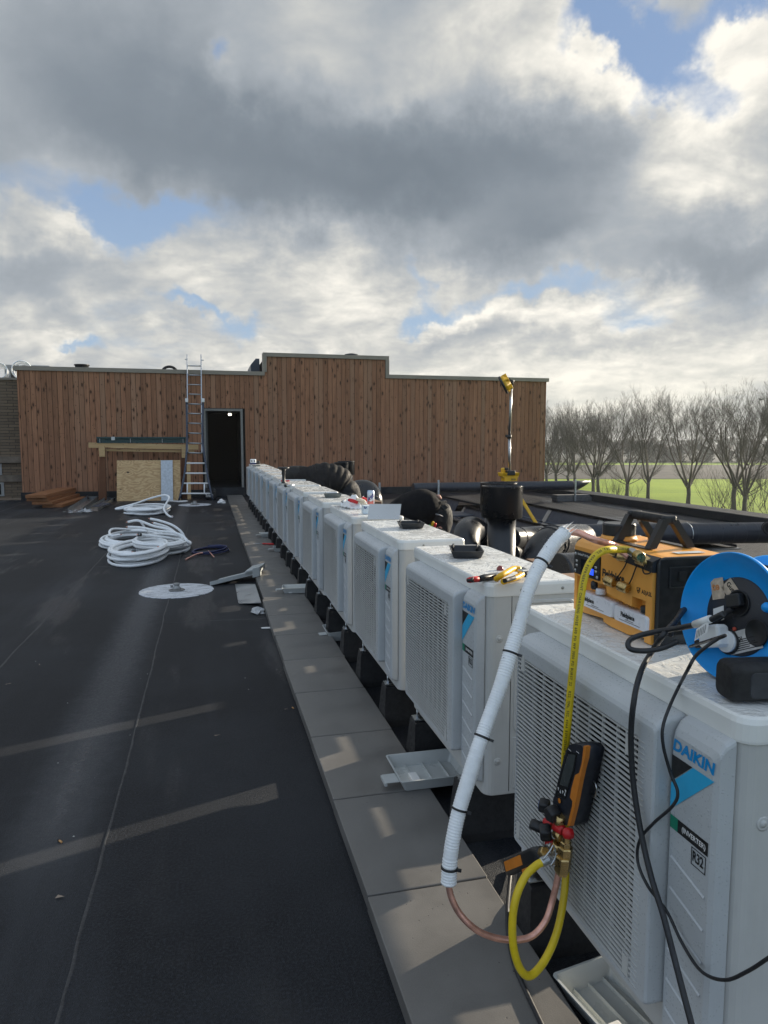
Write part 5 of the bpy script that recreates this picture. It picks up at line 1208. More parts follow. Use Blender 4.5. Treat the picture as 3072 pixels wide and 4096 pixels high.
# birds? no: one dark speck against the clouds over the right hand trees is left as a bird
q = D(c('c3', 1618, 228), 60); m = MB()
m.add([q+Vector((-.35, 0, .05)), q+Vector((-.1, 0, .08)), q+Vector((0, 0, 0)), q+Vector((.12, 0, .09)), q+Vector((.36, 0, .02)), q+Vector((.1, .1, -.03)), q+Vector((-.1, .1, -.03))], [(0,1,2,6), (2,3,4,5), (2,5,6)])
m.add([q+Vector((-.05, -.16, 0)), q+Vector((.05, -.16, 0)), q+Vector((.03, .2, .02)), q+Vector((-.03, .2, .02)), q+Vector((0, 0, -.08))], [(0,1,4), (1,2,4), (2,3,4), (3,0,4), (0,3,2,1)])
ms('bird', m, M_RUB, 'small dark bird flying in front of the clouds above the right hand trees', 'bird')
if HAZE > 0:
    m_, nt, P = nt_new('thin winter haze'); nt.nodes.remove(P); vo = N(nt, 'ShaderNodeVolumePrincipled'); vo.inputs['Color'].default_value = (.86, .90, .95, 1); vo.inputs['Density'].default_value = HAZE; vo.inputs['Anisotropy'].default_value = .3
    nt.links.new(vo.outputs[0], nt.nodes['Material Output'].inputs['Volume'])
    h_ = MB().box((-2600, -700, GZ-2), (5300, 5700, 16)).build('haze', m_); tag(h_, kind='stuff')

# ---------------------------------------------------------------- the two workers
def skin_mesh(name, V, E, mat, parent=None, sub_=2):
    me = bpy.data.meshes.new(name); me.from_pydata([v_[0] for v_ in V], E, [])
    o = bpy.data.objects.new(name, me); COL.objects.link(o); md = o.modifiers.new('s', 'SKIN'); md.use_smooth_shade = True
    for i, v_ in enumerate(V):
        r_ = v_[1]; me.skin_vertices[0].data[i].radius = (r_, r_) if not isinstance(r_, tuple) else r_
    me.skin_vertices[0].data[0].use_root = True
    s_ = o.modifiers.new('u', 'SUBSURF'); s_.levels = sub_; s_.render_levels = sub_
    bpy.context.view_layer.update(); dg = bpy.context.evaluated_depsgraph_get()
    nm = bpy.data.meshes.new_from_object(o.evaluated_get(dg)); bpy.data.objects.remove(o); nm.name = name; nm.materials.clear(); nm.materials.append(mat)
    for p_ in nm.polygons: p_.use_smooth = True
    r = bpy.data.objects.new(name, nm); COL.objects.link(r)
    if parent: r.parent = parent
    return r
def torso(path, rad, puff=0.0, npuff=7, n=28, flat=.8, fold=0.0, seed=1):
    """clothing shell swept along the spine; puff = depth of quilted tubes"""
    P_ = spline(path, 10); N_ = len(P_); m = MB(); rnd = random.Random(seed); L = []
    rr = [rad[0]]*N_
    for i in range(N_):
        f_ = i/(N_-1)*(len(rad)-1); k = min(int(f_), len(rad)-2); r0 = rad[k]*(1-(f_-k)) + rad[k+1]*(f_-k)
        rr[i] = r0
    ph = [rnd.uniform(0, 6.28) for _ in range(6)]
    for i in range(N_):
        t = (P_[min(i+1, N_-1)]-P_[max(i-1, 0)]).normalized(); w = Vector((0, 1, 0)); w = (w - t*w.dot(t)).normalized(); u = t.cross(w); L_ = []
        for k in range(n):
            a = 2*math.pi*k/n; s_ = i/(N_-1)
            q_ = rr[i]*(1 + puff*(abs(math.sin(math.pi*npuff*s_ + .35*math.sin(a*2+ph[0])))**.55 - .6) + fold*(math.sin(a*3+s_*9+ph[1])*.5 + math.sin(a*5-s_*14+ph[2])*.3 + math.sin(a*2+s_*23+ph[3])*.25))
            L_.append(P_[i] + (u*math.cos(a)*flat + w*math.sin(a))*q_)
        L.append(L_)
    e0 = [P_[0] + (p_-P_[0])*.55 - (P_[1]-P_[0]).normalized()*rr[0]*.35 for p_ in L[0]]; e1 = [P_[-1] + (p_-P_[-1])*.6 + (P_[-1]-P_[-2]).normalized()*rr[-1]*.3 for p_ in L[-1]]
    m.loft([e0]+L+[e1], 0, True); return m
def hand(V, E, base, palm_dir, side, s=1.0, curl=.5):
    """five separate fingers grown from the wrist vertex index `base`"""
    p = Vector(V[base][0]); d = Vector(palm_dir).normalized(); sd_ = Vector(side).normalized(); up = d.cross(sd_)
    V.append((p + d*.05*s, (.034*s, .016*s))); E.append((base, len(V)-1)); k0 = len(V)-1
    V.append((p + d*.085*s, (.038*s, .013*s))); E.append((k0, len(V)-1)); k1 = len(V)-1
    for j, (o_, l_) in enumerate(((-.030, .068), (-.010, .078), (.010, .073), (.029, .058))):
        a_ = p + d*.09*s + sd_*o_*s; b_ = a_ + (d*.8 + up*.35*curl)*l_*.5*s; c_2 = b_ + (d*.4 + up*.9*curl)*l_*.5*s
        V += [(a_, .009*s), (b_, .008*s), (c_2, .0065*s)]; n_ = len(V); E += [(k1, n_-3), (n_-3, n_-2), (n_-2, n_-1)]
    a_ = p + d*.035*s - sd_*.034*s; b_ = a_ + (d*.6 - sd_*.7)*.035*s; c_2 = b_ + (d*.9)*.03*s
    V += [(a_, .012*s), (b_, .0095*s), (c_2, .008*s)]; n_ = len(V); E += [(k0, n_-3), (n_-3, n_-2), (n_-2, n_-1)]
def worker(hip, waist, mid, sh, neck, head, wdir, hands, elbows, knees, feet, label, jacket, trous, hairm):
    # one continuous body
    V = [(hip, .085), (waist, .10), (mid, .10), (sh, .08), (neck, .05), (head*.5+neck*.5, .052), (head, .075)]; E = [(0,1), (1,2), (2,3), (3,4), (4,5), (5,6)]
    w = Vector(wdir).normalized()
    for s_, hn, el in ((-1, hands[0], elbows[0]), (1, hands[1], elbows[1])):
        V += [(sh + w*s_*.07 - Vector((0, 0, .06)), .036), (el, .030), (hn, .024)]; n_ = len(V); E += [(3, n_-3), (n_-3, n_-2), (n_-2, n_-1)]
        hand(V, E, n_-1, (hn-el), w*s_, 1.0)
    for s_, kn, ft in ((-1, knees[0], feet[0]), (1, knees[1], feet[1])):
        V += [(hip + w*s_*.08 - Vector((0, 0, .08)), .06), (kn, .045), (ft + Vector((0, 0, .09)), .04), (ft + Vector((-.16, 0, .045)), .035)]; n_ = len(V); E += [(0, n_-4), (n_-4, n_-3), (n_-3, n_-2), (n_-2, n_-1)]
    body = skin_mesh('person', V, E, M_SKIN); tag(body, label, 'person')
    return body
# quilted worker, bent over the pipe ends with head to the left
y0 = 9.0
AP = lambda a, b, y=y0: AY(c('cp', a, b), y)
hip = AP(1225, 640) + Vector((0, .02, -.02)); waist = AP(1130, 530); mid = AP(900, 465); sh = AP(600, 470); neck = AP(450, 490); head = AP(340, 500)
b1_ = worker(hip, waist, mid, sh, neck, head, (0, 1, 0), (Vector((1.22, 8.86, .55)), Vector((1.20, 9.2, .56))), (Vector((1.42, 8.87, .74)), Vector((1.36, 9.18, .74))),
             (Vector((1.86, 8.88, .46)), Vector((1.86, 9.16, .46))), (Vector((1.93, 8.87, 0)), Vector((1.93, 9.18, 0))), 'worker in black quilted jacket bent double over the units, head to the left', None, None, None)
torso([AP(1135, 700), AP(1075, 655), AP(960, 620), AP(820, 605), AP(660, 620), AP(540, 610), AP(430, 560)], [.14, .175, .190, .195, .185, .165, .10], .10, 9, flat=1.22).build('quilted_jacket', M_JACK, b1_)
for s_, el, hn in ((-1, Vector((1.42, 8.87, .74)), Vector((1.24, 8.90, .58))), (1, Vector((1.36, 9.18, .74)), Vector((1.22, 9.2, .58)))):
    torso([sh + Vector((.06, s_*.07, -.08)), (sh+el)/2 + Vector((.02, s_*.05, -.02)), el, (el*.4+hn*.6), hn], [.10, .105, .09, .075, .055], .06, 5, 16, 1.0, seed=3).build('sleeve', M_JACK, b1_)
torso([head + Vector((-.06, 0, -.02)), head + Vector((.04, 0, .0)), neck + Vector((.04, 0, -.03)), sh + Vector((.0, 0, -.06))], [.085, .118, .135, .165], .05, 3, 20, 1.0, fold=.02).build('hood', M_JACK, b1_)
torso([head + Vector((-.10, 0, -.045)), head + Vector((-.05, 0, .01)), head + Vector((.03, 0, .018)), neck + Vector((.03, 0, .01))], [.072, .108, .108, .10], 0, 1, 20, .95, fold=.03).build('hair', M_HAIR, b1_)
torso([hip + Vector((-.06, 0, .0)), hip + Vector((-.02, 0, -.14)), hip + Vector((-.06, 0, -.28))], [.165, .19, .17], 0, 1, 24, .95, .05).build('trouser_seat', M_TROUS, b1_)
for s_ in (-1, 1):
    torso([hip + Vector((-.05, s_*.09, -.14)), Vector((1.82, 9.02+s_*.13, .46)), Vector((1.93, 9.02+s_*.155, .10))], [.125, .085, .07], 0, 1, 18, 1.0, .06, s_+4).build('trouser_leg', M_TROUS, b1_)
    m = MB(); m.box((1.72, 9.02+s_*.155-.05, .002), (1.99, 9.02+s_*.155+.05, .10), bev=.03); m.build('boot', M_RUB, b1_)
m = MB(); m.tube([AP(1262, 600), AP(1258, 700), AP(1235, 790)], [.03, .036, .03], 10); m.build('bare_waist', M_SKIN, b1_)
# worker in the black shirt, bent low, seen from behind his side
y0 = 6.25
AQ = lambda a, b, y=y0: AY(c('cq', a, b), y)
hip = AQ(905, 640) ; waist = AQ(888, 512); mid = AQ(700, 540); sh = AQ(450, 640); neck = AQ(370, 760); head = AQ(320, 850)
b2_ = worker(hip, waist, mid, sh, neck, head, (0, 1, 0), (AQ(560, 1000, 6.1), AQ(500, 1000, 6.5)), (AQ(640, 840, 6.16), AQ(560, 860, 6.5)),
             (Vector((hip.x-.10, 6.12, .46)), Vector((hip.x-.1, 6.42, .46))), (Vector((hip.x-.02, 6.1, 0)), Vector((hip.x-.02, 6.45, 0))), 'worker in black shirt bent low beyond the leaning metal sheet, lower back bare', None, None, None)
torso([AQ(878, 535), AQ(815, 535), AQ(720, 545), AQ(600, 595), AQ(470, 680), AQ(380, 790)], [.118, .152, .175, .185, .178, .12], 0, 1, 34, 1.0, .022, 7).build('shirt', M_SWEAT, b2_)
for s_, e_, h_2 in ((-1, AQ(640, 840, 6.16), AQ(560, 980, 6.12)), (1, AQ(560, 860, 6.55), AQ(500, 980, 6.5))):
    torso([AQ(640, 650, 6.20+.05*(s_+1)), AQ(680, 740, 6.17+.08*(s_+1)), e_, h_2], [.11, .105, .08, .06], 0, 1, 16, 1.0, .06, 8).build('sleeve', M_SWEAT, b2_)
torso([head + Vector((-.06, 0, -.09)), head, neck], [.07, .105, .08], 0, 1, 18, .95, .03).build('hair', M_HAIR, b2_)
torso([AQ(893, 545), AQ(912, 610), AQ(905, 700), AQ(885, 800), AQ(860, 900)], [.112, .132, .140, .135, .125], 0, 1, 30, 1.0, .025, 12).build('trousers', M_TROUS, b2_)
torso([AQ(895, 550), AQ(905, 580)], [.119, .130], 0, 1, 26, .86, .01, 12).build('waistband', simple('black belt cloth', (.012, .012, .013), .7), b2_)
m = MB(); m.tube([AQ(893, 396, 6.2), AQ(922, 412, 6.19), AQ(945, 440, 6.19)], [.010, .020, .012], 10); m.build('bare_waist', M_SKIN, b2_)
for s_ in (-1, 1):
    torso([Vector((hip.x, 6.27+s_*.09, hip.z-.18)), Vector((hip.x-.10, 6.27+s_*.15, .46)), Vector((hip.x-.02, 6.27+s_*.175, .10))], [.115, .085, .07], 0, 1, 18, 1.0, .06, s_+6).build('trouser_leg', M_TROUS, b2_)
    m = MB(); m.box((hip.x-.22, 6.27+s_*.175-.05, .002), (hip.x+.05, 6.27+s_*.175+.05, .10), bev=.03); m.build('boot', M_RUB, b2_)
m = MB(); m.tube([AQ(882, 622, 6.10), AQ(930, 634, 6.10), AQ(972, 652, 6.12)], .006, 6); m.build('reflective_piping', simple('grey reflective piping', (.30, .30, .31), .4), b2_)
m = MB(); m.obox(AQ(945, 540, 6.11), AQ(1000, 505, 6.13)-AQ(945, 540, 6.11), AQ(985, 580, 6.11)-AQ(945, 540, 6.11), (0, .02, 0), bev=.004); m.build('pocket_flap', M_TROUS, b2_)
m = MB(); m.obox(AQ(935, 470, 6.14), AQ(1010, 455, 6.17)-AQ(935, 470, 6.14), AQ(950, 500, 6.14)-AQ(935, 470, 6.14), (0, .02, 0), bev=.003); m.build('belt', simple('black belt cloth', (.012, .012, .013), .7), b2_)
for (a, b, mt, lb) in ((855, 710, M_DWY, 'screwdriver with yellow handle in the worker\'s leg pocket'), (882, 728, M_RED, 'screwdriver with red handle in the worker\'s leg pocket'), (815, 752, simple('bright green rubber', (.05, .42, .06), .4), 'left bright green tool handle in the worker\'s leg pocket'), (843, 765, simple('bright green rubber', (.05, .42, .06), .4), 'right bright green tool handle in the worker\'s leg pocket')):
    p = AQ(a, b, 6.05); r_ = empty('hand_tool', p); tag(r_, lb, 'hand tool', 'tools in the leg pocket')
    sub('handle', MB().lathe([(.008, 0), (.013, .01), (.011, .05), (.006, .06)], p, Vector((-.25, .1, -.9)), 10), mt, r_); sub('shank', MB().cyl(p+Vector((-.25, .1, -.9)).normalized()*.06, p+Vector((-.25, .1, -.9)).normalized()*.14, .003, 6), M_GALV, r_)

# bag by the ladder foot
p0_, p1_ = G(c('c1', 1335, 1030), .002), G(c('c1', 1395, 1030), .002); root = empty('black_sack', p0_); tag(root, 'small black sack with white lettering beside the ladder foot', 'sack')
bg = sub('bag', MB().box((p0_.x-.02, 17.9, .002), (p1_.x+.02, 18.2, .26), bev=.05), M_RUB, root)
put_text('lettering', 'Tricell', (p0_.x-.01, 17.898, .11), (1, 0, 0), (0, 0, 1), .09, M_WHITE, bg, bold=.003, sx=.8)

root = empty('blocker_stand', (1.55, 2.3, 0)); tag(root, 'small black stand added to hold the sun blocker behind the two nearest units', 'stand')  # stand and box added behind the near gap to keep sun off the roof
sub('top_board', MB().box((1.38, 2.02, .385), (1.76, 2.62, .405), bev=.004), M_BLKM, root)
for x_, y_ in ((1.44, 2.56), (1.72, 2.56), (1.72, 2.05)): sub('leg', MB().box((x_-.012, y_-.012, .001), (x_+.012, y_+.012, .3845)), M_BLKM, root)
ms('cardboard_box', MB().box((1.385, 2.03, .4065), (1.75, 2.61, .885), bev=.004), simple('brown cardboard', (.22, .13, .08), .8), 'brown cardboard box added on the stand as a sun blocker behind the second unit', 'box')  # box placed and raised to block sun above the slab patch
# ---------------------------------------------------------------- things lying on the units
def tray(y_, x0, x1, y1, label, mat=None, base=None, yaw=0.0):
    """shallow black tray with a flared rim"""
    mat = mat or M_BLKM; z = LT + .002; w, l = x1-x0, y1-y_
    root = empty('plastic_tray', (x0, y_, z)); tag(root, label, 'plastic tray', 'small trays left on the lids')
    cx_, cy_ = (x0+x1)/2, (y_+y1)/2; Rm = Matrix.Rotation(yaw, 3, 'Z')
    def ring(e, zz, r=.006): return [Vector((cx_, cy_, z+zz)) + Rm @ Vector((a, b, 0)) for a, b in rrect(w-2*e, l-2*e, r, 3)]
    m = MB(); m.loft([ring(.012, 0), ring(.010, .002), ring(.0, .026), ring(-.001, .030), ring(.003, .030), ring(.005, .026), ring(.014, .004)]); sub('shell', m, mat, root)
    for ex in (-.38, .38):
        p = Vector((cx_, cy_, z)) + Rm @ Vector((w*ex, l*.38, 0)); sub('post', MB().cyl(p+Vector((0, 0, .0042)), p+Vector((0, 0, .037)), .0035, 8), mat, root)
    return root
tray(2.63, .955, 1.085, 2.80, 'black plastic tray on the wet lid behind the pliers', yaw=-.28)
tray(3.62, 1.0, 1.13, 3.76, 'dark grey tray on the lid of the third unit', yaw=-.1)
tray(5.84, .945, 1.09, 5.97, 'dull grey tray on the fifth unit lid, beyond the white rag', simple('grey green plastic', (.10, .115, .11), .45), yaw=-.1)
tray(5.03, .94, 1.0, 5.10, 'corner of a dark tray under the left edge of the white rag')
# pliers with yellow handles and a knife with red and black grip
root = empty('pliers', (1.0, 2.25, LT)); tag(root, 'yellow handled pliers lying on the second unit lid', 'pliers')
g7 = lambda a, b, z=LT+.016: G(c('c7', a, b), z)
sub('handle', MB().tube(spline([g7(893, 585), g7(925, 560, LT+.03), g7(975, 532, LT+.036), g7(1020, 508, LT+.034), g7(1070, 512, LT+.03)], 5), [.007]+[.0105]*15+[.009]*5+[.007]*0, 8)if False else MB().tube(spline([g7(893, 585), g7(925, 560, LT+.03), g7(975, 532, LT+.036), g7(1020, 508, LT+.034), g7(1070, 512, LT+.03)], 5), .0105, 8), M_DWY, root)
sub('handle', MB().tube(spline([g7(945, 602), g7(985, 590), g7(1035, 575), g7(1085, 548, LT+.02)], 5), .0105, 8), M_DWY, root)
sub('grip_inlay', MB().tube(spline([g7(955, 596, LT+.022), g7(985, 586, LT+.022), g7(1030, 572, LT+.022)], 4), .0075, 8), M_RUB, root)
sub('head', MB().tube(spline([g7(1065, 515, LT+.027), g7(1100, 535, LT+.02), g7(1115, 560, LT+.014)], 4), [.012, .013, .015, .016, .016, .013, .012, .008, .006], 10), M_RUB, root)
sub('jaw', MB().box((-.016, -.012, -.004), (.016, .012, .004), 0, Matrix.Translation(g7(1092, 520, LT+.040)) @ Matrix.Rotation(.4, 4, 'Z'), .003), M_GALV, root)
root = empty('utility_knife', g7(690, 600)); tag(root, 'knife with red and black grip beside the yellow pliers', 'knife')
sub('grip', MB().tube([g7(683, 592, LT+.008), g7(700, 590, LT+.01), g7(765, 583, LT+.012)], [.008, .010, .010], 8), M_RED, root)
sub('butt_cap', MB().tube([g7(680, 594, LT+.008), g7(728, 588, LT+.0125)], [.006, .009], 6), M_BLKM, root)
sub('sleeve', MB().tube([g7(766, 583, LT+.012), g7(800, 573, LT+.012), g7(890, 565, LT+.012)], [.0108, .012, .011], 8), M_BLKM, root)
sub('blade', MB().obox(g7(850, 556, LT+.010), g7(920, 545, LT+.012)-g7(850, 556, LT+.010), (.0, .02, 0), (0, 0, .003)), M_GALV, root)
ms('rubber_stopper', MB().lathe([(.013, 0), (.013, .005), (.011, .010), (.005, .016), (0, .017)], g7(922, 517, LT), (0, 0, 1), 14), simple('dark red translucent cap', (.22, .04, .035), .25), 'small dark red cap on the wet lid behind the pliers', 'cap')
# leaning metal sheet
cs = lambda a, b, y: AY(c('cs', a, b), y)
y_ = 4.16; p0, p1 = cs(808, 605, y_), cs(1410, 603, y_-.04); p2, p3 = cs(1447, 315, y_+.05), cs(845, 312, y_+.09)
ms('leaning_sheet', MB().loft([[p0, p1, p2, p3], [v_+Vector((0, .004, 0)) for v_ in (p0, p1, p2, p3)]]), M_GALV, 'plain galvanised sheet standing on edge on the fourth unit lid', 'metal sheet')
# rag, gloves, can
def rag(ctr, sx_, sy_, h, label, name='rag', seed=4, mat=M_WHITE):
    from mathutils import noise as mn
    m = MB(); n = 34; V = []
    for i in range(n):
        for j in range(n):
            u_, v_ = i/(n-1)*2-1, j/(n-1)*2-1; e = 1-.18*abs(u_*v_); k = mn.noise(Vector((u_*1.9+seed, v_*1.9, 0))); k2 = mn.noise(Vector((u_*5+seed, v_*5, 3)))
            z = max(0, (1-u_*u_)*(1-v_*v_))*h*(.55+.9*k+.1) + abs(k2)*h*.4
            V.append((ctr[0]+u_*sx_*e*(1+.12*k), ctr[1]+v_*sy_*e*(1+.12*k2), ctr[2]+.002+max(0, z)))
    m.add(V, [(i*n+j, (i+1)*n+j, (i+1)*n+j+1, i*n+j+1) for i in range(n-1) for j in range(n-1)], sm=True)
    o = m.build(name, mat, recalc=False); s_ = o.modifiers.new('t', 'SOLIDIFY'); s_.thickness = .0015; return tag(o, label, 'rag')
rag((1.035, 5.00, LT), .115, .20, .075, 'crumpled white rag spread on the fourth unit lid')
root = empty('work_gloves', (1.09, 4.95, LT)); tag(root, 'pair of red and cream work gloves lying on the white rag', 'gloves')
s4 = lambda a, b, y=4.86: AY(c('cs', a, b), y)
sub('red_cuff', MB().tube(spline([s4(435, 232), s4(520, 252), s4(620, 285)], 4), [.007, .010, .012, .013, .013, .013, .013, .012, .010], 8), M_RED, root)
sub('finger', MB().tube(spline([s4(590, 225), s4(680, 240), s4(755, 268)], 4), .012, 8), simple('cream cotton', (.66, .58, .46), .8), root)
sub('finger', MB().tube(spline([s4(620, 282), s4(700, 300), s4(790, 320)], 4), .008, 8), simple('cream cotton', (.66, .58, .46), .8), root)
sub('red_palm', MB().tube(spline([s4(700, 215, 5.0), s4(760, 240, 5.0), s4(795, 270, 4.98)], 4), .018, 8), M_RED, root)
q = s4(868, 170, 4.62); cr_ = (s4(935, 100, 4.62).x - s4(798, 100, 4.62).x)/2; zt, zb = s4(868, 55, 4.62).z, s4(868, 318, 4.62).z; zb = max(zb, LT+.002)
m_, nt, P = nt_new('printed can'); v = coord(nt); s3 = N(nt, 'ShaderNodeSeparateXYZ', ins={0: v})
t_ = mrange(nt, s3.outputs[2], zb+.02, zt-.01); wv = noise(nt, v, 22, 2)
a = mixc(nt, mrange(nt, math_(nt, 'ADD', t_, math_(nt, 'MULTIPLY', wv, .5)), .75, .95), (.55, .16, .14), (.10, .30, .68)); a = mixc(nt, mrange(nt, noise(nt, v, 14, 2), .48, .52), a, (.62, .68, .78)); nt.links.new(a, P.inputs['Base Color']); P.inputs['Metallic'].default_value = .5; P.inputs['Roughness'].default_value = .3
root = empty('drink_can', (q.x, q.y, zb)); tag(root, 'blue white and red drink can standing beside the white rag', 'drink can')
cb_ = sub('can_body', MB().lathe([(cr_*.85, 0), (cr_, .006), (cr_, zt-zb-.010), (cr_*.88, zt-zb-.002), (cr_*.88, zt-zb), (cr_*.8, zt-zb-.003), (0, zt-zb-.003)], (q.x, q.y, zb), n=28), m_, root)
vd = Vector((-q.x, -q.y, 0)).normalized(); rdir = Vector((-vd.y, vd.x, 0)); rdir = -rdir if rdir.x < 0 else rdir
me = MB(); me.lathe([(0, 0), (cr_*.80, 0), (cr_*.82, .0004), (0, .0006)], Vector((q.x, q.y, zb+(zt-zb)*.52)) + vd*(cr_*.985), vd, 24)
for i_, v_ in enumerate(me.v):
    vv = Vector(v_) - Vector((q.x, q.y, 0)); h_ = Vector((vv.x, vv.y, 0)); lat = h_.dot(rdir); f_ = math.sqrt(max(0, (cr_*1.008)**2 - lat*lat)); nn_ = rdir*lat + vd*f_; me.v[i_] = (q.x+nn_.x, q.y+nn_.y, (vv.z-(zb+(zt-zb)*.52))*1.35+zb+(zt-zb)*.52)
sub('white_roundel', me, M_WHITE, root)
tm = text_mesh('Fristi', .034, bold=.0012, align='CENTER', shear=.15)
for v_ in tm.vertices:
    x_, y_2 = v_.co.x*.95, v_.co.y; x2, y2 = x_*.62 - y_2*.5, x_*.62 + y_2*.85; f_ = math.sqrt(max(1e-6, (cr_*1.02)**2 - x2*x2)); pp = rdir*x2 + vd*f_; v_.co = (q.x+pp.x, q.y+pp.y, zb+(zt-zb)*.53+y2)
tm.materials.clear(); tm.materials.append(simple('dark violet print', (.03, .02, .20), .4)); to = bpy.data.objects.new('lettering', tm); COL.objects.link(to); to.parent = cb_
q0, q1 = cs(732, 440, 4.45), cs(835, 345, 4.45)
root = empty('snack_carton', q0); tag(root, 'small white and blue printed carton half behind the leaning metal sheet', 'carton')
cb_ = sub('carton', MB().box((q0.x, 4.45, LT+.002), (q1.x+.05, 4.52, q1.z), bev=.003), simple('printed carton', (.6, .68, .74), .5), root)
sub('print', MB().tube(spline([cs(755, 360, 4.4485), cs(748, 385, 4.4485), cs(770, 395, 4.4485), cs(790, 370, 4.4485)], 4), .0028, 6), simple('navy print', (.02, .04, .2), .5), root)
# tools on the far lids
U = lambda a, b, y: AY(c('cu', a, b), y)
screwdriver(G(c('cu', 955, 682), LT+.014), G(c('cu', 1390, 680), LT+.014), M_RED, 'red and black handled tool lying on the seventh unit lid', .011)
y_ = 7.75; root = empty('shut_off_key', (1.1, y_, LT)); tag(root, 'dark grey rounded hand tool lying just beyond the red handled one', 'hand tool')
y_ = 7.35; p, q = U(1040, 645, y_), U(1110, 650, y_); sub('knob', MB().lathe([(0, -.016), (.014, -.012), (.016, 0), (.014, .012), (0, .016)], Vector((p.x+.01, y_, LT+.017)), (1, 0, 0), 12), M_BLKM, root)
sub('shaft', MB().tube([Vector((p.x+.02, y_, LT+.014)), Vector((U(1250, 640, y_).x, y_+.03, LT+.022))], .009, 8), M_GALV, root)
y_ = 8.05; base = U(1020, 595, y_); top = U(1030, 395, y_)
root = empty('inspection_lamp', (base.x, y_, LT)); tag(root, 'black flat headed torch standing upright on the eighth unit lid', 'torch'); H_ = top.z-LT
sub('stem', MB().lathe([(.026, 0), (.026, .012), (.019, .02), (.018, H_*.55), (.024, H_*.62), (.02, H_*.8), (.03, H_*.9)], (base.x, y_, LT+.001), n=16), M_BLKM, root)
sub('head', MB().lathe([(.03, 0), (.065, .008), (.068, .02), (.062, .026), (0, .027)], (base.x, y_, LT+.001+H_*.9), n=20), M_BLKM, root)
y_ = 15.0; 
for (a, b, z0_, dx, mt, lb, nm) in ((345, 255, .03, .12, M_WHITE, 'white and blue gadget on the farthest unit lid', 'gadget'), (445, 280, .0, .10, M_RUB, 'dark gadget right of the white and blue one on the farthest lid', 'gadget'), (420, 330, 0, .16, simple('grey green plastic', (.10, .115, .11), .45), 'flat grey object at the near edge of the farthest lids', 'gadget')):
    p = U(a, b, y_ if mt is not M_RUB else 15.1); z_ = LT+.002
    if 'flat' in lb: p = U(a, b, 13.9)
    root = empty(nm, (p.x, p.y, z_)); tag(root, lb, 'gadget'); hh = {0: .02}.get(0) if 'flat' in lb else (.11 if mt is M_WHITE else .07)
    sub('body', MB().box((p.x-dx/2, p.y-.04, z_), (p.x+dx/2, p.y+.04, z_+hh), bev=.012), mt, root)
    if mt is M_WHITE:
        for e in (-.03, .025): sub('button', MB().cyl((p.x+e, p.y-.0405, z_+.07), (p.x+e, p.y-.045, z_+.07), .014, 10), M_INK, root)
        sub('blue_base', MB().box((p.x-.07, p.y-.047, z_+.002), (p.x+.06, p.y-.041, z_+.035)), simple('navy cable sleeve', (.012, .02, .085), .45), root)

# ---------------------------------------------------------------- vacuum pump
root = empty('vacuum_pump', (1.07, 1.57, LT)); tag(root, 'orange and black vacuum pump with carry handle standing on the nearest unit', 'vacuum pump')
FX = .973; ya, yb = 1.388, 1.752; XB = 1.19; Z0, Z1 = LT+.003, 1.160
def yz(poly, x0, x1, mb, mi=0): mb.prism([(x0, y, z) for y, z in poly], (x1-x0, 0, 0), mi)
def hull_xz(y0_, y1_, pts, bev, mb):
    mb.loft([[Vector((x, y0_, z)) for x, z in pts], [Vector((x, y1_, z)) for x, z in pts]])
def rnd_xz(x0, x1, z0, z1, r, r2=None):
    r2 = r2 or r; P_ = []
    for cx_, cz_, a0, rr in ((x1-r, z1-r, 0, r), (x0+r2, z1-r2, 90, r2), (x0+.006, z0+.006, 180, .006), (x1-.006, z0+.006, 270, .006)):
        for k in range(6):
            a = math.radians(a0+90*k/5); P_.append((cx_+rr*math.cos(a), cz_+rr*math.sin(a)))
    return P_
m = MB(); m.loft([[Vector((x, y, z)) for x, z in rnd_xz(FX+.026, XB-.002, Z0+.006, Z1-.001, .02, .012)] for y in (ya+.006, yb-.006)]); sub('housing', m, M_ORNG, root)
# upper fascia, boss and sill stand forward of the bottle bay
m = MB(); m.loft([[Vector((FX+.034, y, Z1-.0015)), Vector((FX+.020, y, Z1-.0025)), Vector((FX+.008, y, Z1-.010)), Vector((FX, y, Z1-.022)), Vector((FX, y, zl)), Vector((FX+.030, y, zl-.006))] for y, zl in ((ya+.006, 1.055), (1.47, 1.055), (1.472, 1.030), (1.582, 1.040), (1.584, 1.058), (yb-.006, 1.058))])
sub('fascia', m, M_ORNG, root)
m = MB(); yz([(ya+.006, Z0), (ya+.030, Z0), (ya+.030, 1.0545), (ya+.006, 1.0545)], FX+.001, FX+.030, m); sub('front_stile', m, M_ORNG, root); m = MB(); yz([(yb-.020, Z0+.004), (yb-.006, Z0+.004), (yb-.006, 1.0575), (yb-.020, 1.0575)], FX+.001, FX+.030, m); sub('front_stile', m, M_ORNG, root)
m = MB(); m.loft([[Vector((FX+.002, y, z)) for y, z in ((1.600, .981), (1.595, .962), (1.560, .958), (1.480, .958), (1.455, .966), (1.4185, .966), (1.4185, .981))], [Vector((FX+.030, y, z)) for y, z in ((1.600, .981), (1.595, .962), (1.560, .958), (1.480, .958), (1.455, .966), (1.4185, .966), (1.4185, .981))]]); yz([(1.6005, .981), (1.6005, .968), (1.70, .960), (1.7315, .960), (1.7315, .981)], FX+.008, FX+.030, m); sub('sill', m, M_ORNG, root)
